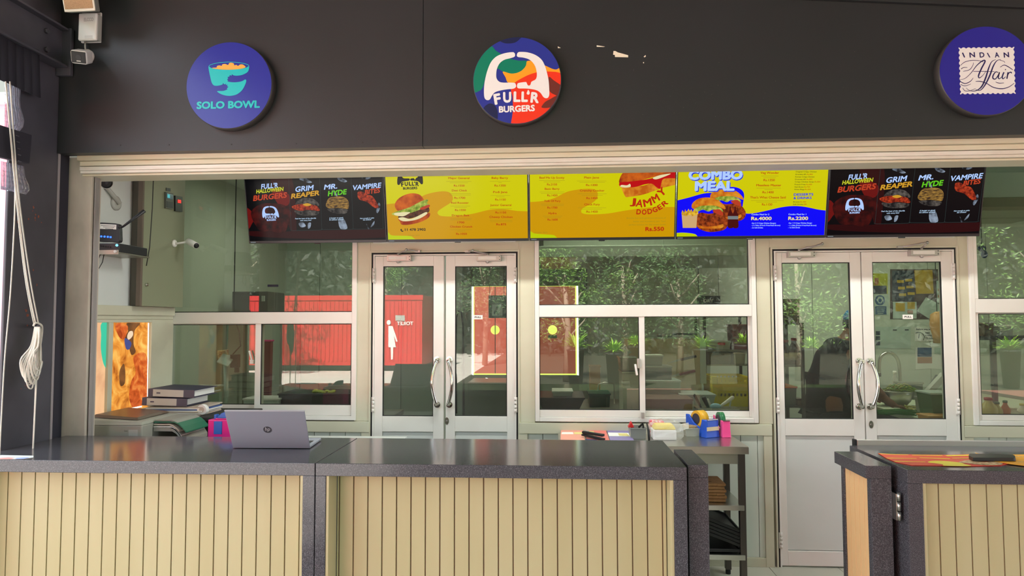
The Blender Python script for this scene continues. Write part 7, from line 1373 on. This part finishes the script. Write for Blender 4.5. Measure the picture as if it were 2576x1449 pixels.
notice('large pale chart below the notice board', 'chart', B(145, 1100, 670, 1430), 'notice_pale', [(B(140, 1165+k*78, 205, 1225+k*78), 'notice_navy') for k in range(3)]+[(B(580, 1138, 640, 1156), 'notice_ink'), (B(400, 1140, 460, 1158), 'notice_ink')])
t = notice('white notice with a gauge drawing below the notice board', 'notice', B(735, 1115, 1120, 1320), 'paper')
m = MB(); m.ptext('Before you leave,', *Q([(755, 1148), (1030, 1146)]), 22/S, npl, 'notice_ink', .004, bold=.03); m.ptext('TAKE', *Q([(890, 1205), (960, 1205)]), 26/S, npl, 'notice_ink', .004, bold=.04); m.ptext('A MINUTE', *Q([(890, 1245), (1040, 1243)]), 26/S, npl, 'notice_ink', .004, bold=.04); m.ptext('TO CLEAR', *Q([(890, 1286), (1040, 1284)]), 26/S, npl, 'notice_ink', .004, bold=.04)
pstroke(m, Q([(745, 1195), (800, 1185), (850, 1205), (878, 1250), (860, 1305)]), 1.6, npl, 'notice_ink', .004, 4); pstroke(m, Q([(790, 1275), (800, 1205)]), 2, npl, 'notice_ink', .004, 2); m.build('lettering', t)
S, ox, oy = 6.9, 2190, 860
notice('white sheet with a blue and brown picture above the worktop', 'paper', Q([(780, 95), (1250, 90), (1250, 470), (1000, 465), (780, 480)]), 'paper', [(B(815, 100, 1060, 258), 'notice_blue'), (B(815, 265, 1068, 370), 'notice_tan'), (B(1105, 100, 1230, 210), 'notice_pale')], off=.001)
m = MB(); c = at(2362, 815, 6.6); m.tube([at(2362, 850, 6.6)-Vector((0, 0, .05)), at(2362, 845, 6.6), at(2360, 815, 6.6), at(2358, 790, 6.6), at(2357, 784, 6.6)], [.05, .055, .075, .06, .02], 'cutting', 12); p = at(2357, 784, 6.6); m.tube([p, (p.x, 6.6, 2.95)], .004, 'cable', 6); tag(m.build('hanging_basket'), 'brown cone-shaped strainer hanging at the right edge of the right doors', 'strainer')
# ------------------------------------------------------------------ right window
rk = thing('wall_shelf', 'steel shelf behind the far right window carrying small pots', 'shelf', (3.6, 5.5, 1.5)); a = at(2462, 846, 5.5); m = MB(); m.box(a.x, 4.6, 5.5, 5.8, a.z-.03, a.z, 'bench_dark'); m.build('board', rk); sz = a.z
for x in (a.x+.1, 4.5): m = MB(); m.box(x, x+.03, 5.5, 5.53, 0, sz-.03, 'leg_dark'); m.build('post', rk)
mat('pot_leaf', (70, 120, 60), .6); mat('mayo', (236, 230, 214), .5); mat('oil', (206, 196, 110), .3); mat('sauce_orange', (206, 120, 40), .4); mat('cap_green', (20, 120, 80), .4)
kbox('pot', 'small brown pot on the shelf behind the far right window', 'pot', 2477, 812, 2500, 5.55, .12, sz, 'basket', 'brown_board'); kbox('box', 'pale box on the shelf behind the far right window', 'box', 2512, 818, 2550, 5.55, .15, sz, 'tub_pale', 'white_plastic')
bench('bench of sauce bottles behind the far right window', 3.05, 4.35, 4.78, 4.94, .92, 'steel_dull', 'steel_dull')
for lab, px, h, r, bd, cp_ in (('large pale bottle with red cap behind the far right window', 2487, .17, .055, 'oil', 'cap_red'), ('yellow bottle with green cap behind the far right window', 2508, .14, .035, 'oil', 'cap_green'), ('orange sauce bottle with green cap behind the far right window', 2529, .15, .03, 'sauce_orange', 'cap_green'), ('squat white squeeze bottle behind the far right window', 2549, .10, .045, 'mayo', 'mayo'), ('pale squeeze bottle at the right edge behind the far right window', 2572, .13, .035, 'mayo', 'oil')):
    bottle('squeeze_bottle', lab, 'bottle', at(px, 1030, 4.86).x, 4.86, .92, r, h, bd, cp_, None, .42, 'bottles behind the far right window')
mat('glove_blue', (36, 56, 110), .5); t = thing('wall_hook', 'dark blue gloves hanging from a hook behind the upper right window', 'gloves', at(2472, 630, 5.4)); p = at(2470, 625, 5.4); m = MB(); m.tube([(p.x, 5.4, 2.95), (p.x, 5.4, p.z)], .004, 'cable', 6); m.build('hook', t); m = MB(); m.ball(p, .03, 'glove_blue', 10, 1.1, .6, .8); q_ = at(2476, 640, 5.4); m.ball(q_, .028, 'glove_blue', 10, .9, .6, 1.1); m.build('gloves', t)
mat('white_panel_pale', (206, 226, 216), .5); m = MB(); a, b = at(2440, 498, 5.2), at(2700, 430, 5.2); m.box(a.x, b.x, 5.2, 5.9, a.z, b.z, 'white_panel_pale'); m.box(a.x-.01, b.x, 5.19, 5.9, a.z-.1, a.z, 'olive_box'); m.box(a.x+.1, b.x, 5.3, 5.8, b.z, 2.949, 'white_panel_pale'); tag(m.build('air_duct', bevel=.004), 'pale square air duct high behind the far right window', 'duct')  # upper duct in one even pale colour
# unseen strip lights added behind the shutter box to brighten the corridor
for lab, x in (('unseen strip light added to brighten the corridor, above the left televisions', -.5), ('unseen strip light added to brighten the corridor, above the right televisions', 1.9)):
    t = thing('added_strip_light', lab, 'ceiling light', (x, 3.78, 2.95), 'added fill lights in the corridor'); m = MB(); m.box(x-.65, x+.65, 3.74, 3.82, 2.9, 2.95, 'white_plastic'); m.build('housing', t, bevel=.004); m = MB(); m.box(x-.62, x+.62, 3.75, 3.81, 2.885, 2.9, 'diffuser'); m.build('diffuser', t)
    lamp('corridor_fill', 'AREA', (x, 3.78, 2.87), 24, (.96, 1, .95), size=1.2, size_y=.1, shape='RECTANGLE')
# ------------------------------------------------------------------ the yard in front of the stalls, seen in the glass
def mir(x, y, D): p = at(x, y, D); return Vector((p.x, 9.24-D, p.z))
CXR = mir(1062, 760, 22).x; CY = 9.24-22; CZT = mir(900, 743, 22).z
t = thing('toilet_container', 'red ribbed toilet container reflected in the left window and left doors', 'container', ((CXR-12)/2, CY-1.2, 0))
m = MB(); m.box(-13, CXR, CY-2.4, CY, .12, CZT, 'red_paint')
for k in range(60): x = -12.95+k*.145; m.box(x, x+.07, CY, CY+.02, .3, CZT-.2, 'red_paint') if x < CXR-.1 else None
m.build('body', t); m = MB(); m.box(-13.03, CXR+.03, CY-2.43, CY+.03, CZT-.16, CZT, 'red_paint'); m.box(-13.03, CXR+.03, CY-2.43, CY+.03, .0, .16, 'black'); m.build('rails', t)
ip = Plane((0, CY+.022, 0), (1, 0, 0), (0, 0, 1)); mp = lambda L_: [ip.pt(mir(x, y, 22).x, mir(x, y, 22).z, 0) + Vector((0, .003, 0)) for x, y in L_]
S, ox, oy = 2.735, 900, 590
m = MB(); 
for L_ in (spline(Q([(214+14*math.cos(a), 605+17*math.sin(a)) for a in [k*.7854 for k in range(8)]]), 2), Q([(212, 628), (240, 630), (262, 690), (275, 735), (266, 738), (248, 690), (264, 775), (245, 775), (242, 860), (230, 860), (228, 775), (212, 775)])): m.prism(mp(L_)[::-1], (0, .004, 0), 'white_paint')
m.build('woman_symbol', t); m = MB(); m.prism(mp(Q([(260, 555), (325, 557), (325, 595), (260, 592)]))[::-1], (0, .004, 0), 'grey_plastic'); m.build('vent', t)
m = MB(); a = mir(1040, 818, 22); m.text('TOILET', (a.x, CY+.03, a.z), (-1, 0, 0), (0, 0, 1), .12, 'white_paint', w=.55, bold=.03); m.build('lettering', t)
# far left red building with bright sky above, seen past the column
mat('building_red', (240, 130, 136), .6); mat('window_dark', (60, 60, 70), .3); xr = at(40, 500, 14).x; m = MB(); m.box(xr-8, xr, 14, 20, 0, at(20, 262, 14).z, 'building_red'); t = thing('red_building', 'pale red building glimpsed beyond the column at the left edge', 'building', (xr-4, 17, 0)); m.build('wall', t); m = MB(); m.box(xr-8.1, xr+.1, 13.9, 20.1, at(20, 262, 14).z, at(20, 255, 14).z, 'white_paint'); m.build('roof_edge', t)
# planters with grassy plants
mat('planter', (58, 62, 58), .7); mat('grass_leaf', (150, 200, 60), .5); mat('tree_leaf', (110, 150, 70), .5); mat('tree_leaf_dark', (78, 112, 62), .6); mat('bark', (150, 140, 120), .8)
for nm in ('grass_leaf', 'tree_leaf', 'tree_leaf_dark'):
    b = MATS[nm].node_tree.nodes['Principled BSDF']; b.inputs['Specular IOR Level'].default_value = .6
PYY = 9.24-16.8
random.seed(31)
def tuft(n, L_):
    m = MB()
    for i in range(n):
        a = random.uniform(0, 6.28); e = random.uniform(.25, 1.3); l = L_*random.uniform(.6, 1.1); d = Vector((math.cos(a)*math.cos(e), math.sin(a)*math.cos(e), math.sin(e))); s_ = Vector((-math.sin(a), math.cos(a), 0))*.022
        p1 = d*l*.55; p2 = d*l+Vector((0, 0, -l*.22)); m.add([-s_*.6, s_*.6, p1+s_, p1-s_, p2], [(0, 1, 2, 3), (3, 2, 4)], 'grass_leaf')
    return m
plants = [(1448, 853, .62, 'leftmost and largest spiky potted plant reflected in the middle window'), (1545, 862, .5, 'second spiky potted plant from the left, reflected in the middle window'), (1600, 845, .45, 'third spiky potted plant from the left, reflected in the middle window'), (1768, 852, .48, 'spiky potted plant reflected at the rail of knives in the middle window'), (1872, 842, .4, 'spiky potted plant reflected at the right edge of the middle window'), (2040, 852, .46, 'bright spiky potted plant reflected in the left leaf of the right doors'), (2540, 855, .5, 'spiky potted plant reflected in the far right window')]
for px_, py_, L_, lab in plants:
    q_ = mir(px_, py_+28, 16.8); x, zt_ = q_.x, q_.z; t = thing('potted_plant', lab, 'potted plant', (x, PYY, 0), 'potted plants in the yard')
    m = MB(); m.lathe([(.16, 0), (.21, zt_-.02), (.225, zt_-.02), (.225, zt_+.02), (.19, zt_+.02)], (x, PYY, 0), 'planter', n=20); m.build('pot', t)
    m = tuft(90, L_); m.v = [v+Vector((x, PYY, zt_+.02)) for v in m.v]; m.build('leaves', t)
# trees
def tree(x, y, h, r, lab, seed, mt, nl=2600, zb=1.4):
    random.seed(seed); t = thing('tree', lab, 'tree', (x, y, 0), 'trees in the yard'); m = MB(); m.tube([(x, y, 0), (x+.05, y, h*.4), (x-.05, y+.1, h*.8)], [.11, .08, .04], 'bark', 10)
    for k in range(5): a = random.uniform(0, 6.28); m.tube([(x, y, h*(.3+k*.08)), (x+math.cos(a)*r*.5, y+math.sin(a)*r*.5, h*(.5+k*.08))], [.04, .015], 'bark', 6)
    m.build('trunk', t); m = MB(); vs, fs = [], []
    blobs = [(random.gauss(0, r*.45), random.gauss(0, r*.4), random.uniform(zb, h), random.uniform(.35, .75)) for k in range(16)]
    for i in range(nl):
        bx, by, bz_, br = random.choice(blobs); u = Vector((random.gauss(0, 1), random.gauss(0, 1), random.gauss(0, 1))).normalized()*br*random.uniform(.6, 1.05); c = Vector((x+bx, y+by, bz_))+u
        a1 = Vector((random.gauss(0, 1), random.gauss(0, 1), random.gauss(0, .6))).normalized(); a2 = a1.cross(Vector((random.gauss(0, 1), random.gauss(0, 1), random.gauss(0, 1)))).normalized(); l, w = random.uniform(.045, .09), random.uniform(.014, .026); b = len(vs)
        vs += [c-a1*l, c+a2*w, c+a1*l, c-a2*w]; fs.append((b, b+1, b+2, b+3))
    m.add(vs, fs, mt); o = m.build('foliage', t); return t
TREES = [(-9.5, -9.6, 4.6, 1.6, 'dark leafy tree above the red container, reflected in the left window', 41, 'tree_leaf_dark', 2600, 3.0), (-6.6, -16.5, 5.2, 1.6, 'leafy tree behind the red container, reflected in the left window', 42, 'tree_leaf', 2600, 2.6), (-2.6, -15.5, 5.0, 1.0, 'leafy tree beside the red container, reflected in the left doors', 48, 'tree_leaf_dark', 2600, 1.8),
         (.3, -9.0, 3.6, 1.3, 'leafy tree reflected at the left of the middle window', 43, 'tree_leaf', 3200, 1.3), (1.9, -9.4, 3.9, 1.4, 'leafy tree reflected in the centre of the middle window', 44, 'tree_leaf_dark', 3200, 1.2), (3.6, -10.5, 3.6, 1.2, 'leafy tree reflected at the right of the middle window', 45, 'tree_leaf_dark', 2600, 1.4), (6.6, -9.5, 4.2, 1.4, 'pale leafy tree reflected in the right doors', 46, 'tree_leaf', 2400, 1.6), (13.2, -9.5, 4.2, 1.4, 'leafy tree reflected in the far right window', 47, 'tree_leaf', 2600, 1.2)]
for a in TREES: tree(*a)
# dense belt of greenery added to keep bright sky out of the glass
mat('belt_leaf', (38, 48, 35), .6); mat('belt_dark', (26, 34, 24), .9)
random.seed(77); m = MB(); vs, fs = [], []
for i in range(16000):
    c = Vector((random.uniform(-34, 34), -23+random.uniform(-1.5, 1.5), random.uniform(0, 1)**.8*9.5)); a1 = Vector((random.gauss(0, 1), random.gauss(0, .5), random.gauss(0, 1))).normalized(); a2 = a1.cross(Vector((random.gauss(0, .4), 1, random.gauss(0, .4)))).normalized(); l, w = random.uniform(.14, .34), random.uniform(.05, .12); b = len(vs); vs += [c-a1*l, c+a2*w, c+a1*l, c-a2*w]; fs.append((b, b+1, b+2, b+3))
m.add(vs, fs, 'belt_leaf'); m.box(-36, 36, -26, -24.8, 0, 8.5, 'belt_dark'); o = m.build('sky_block_trees'); o['kind'] = 'stuff'; tag(o, 'dense dark green belt of trees added to keep bright sky out of the glass', 'trees')
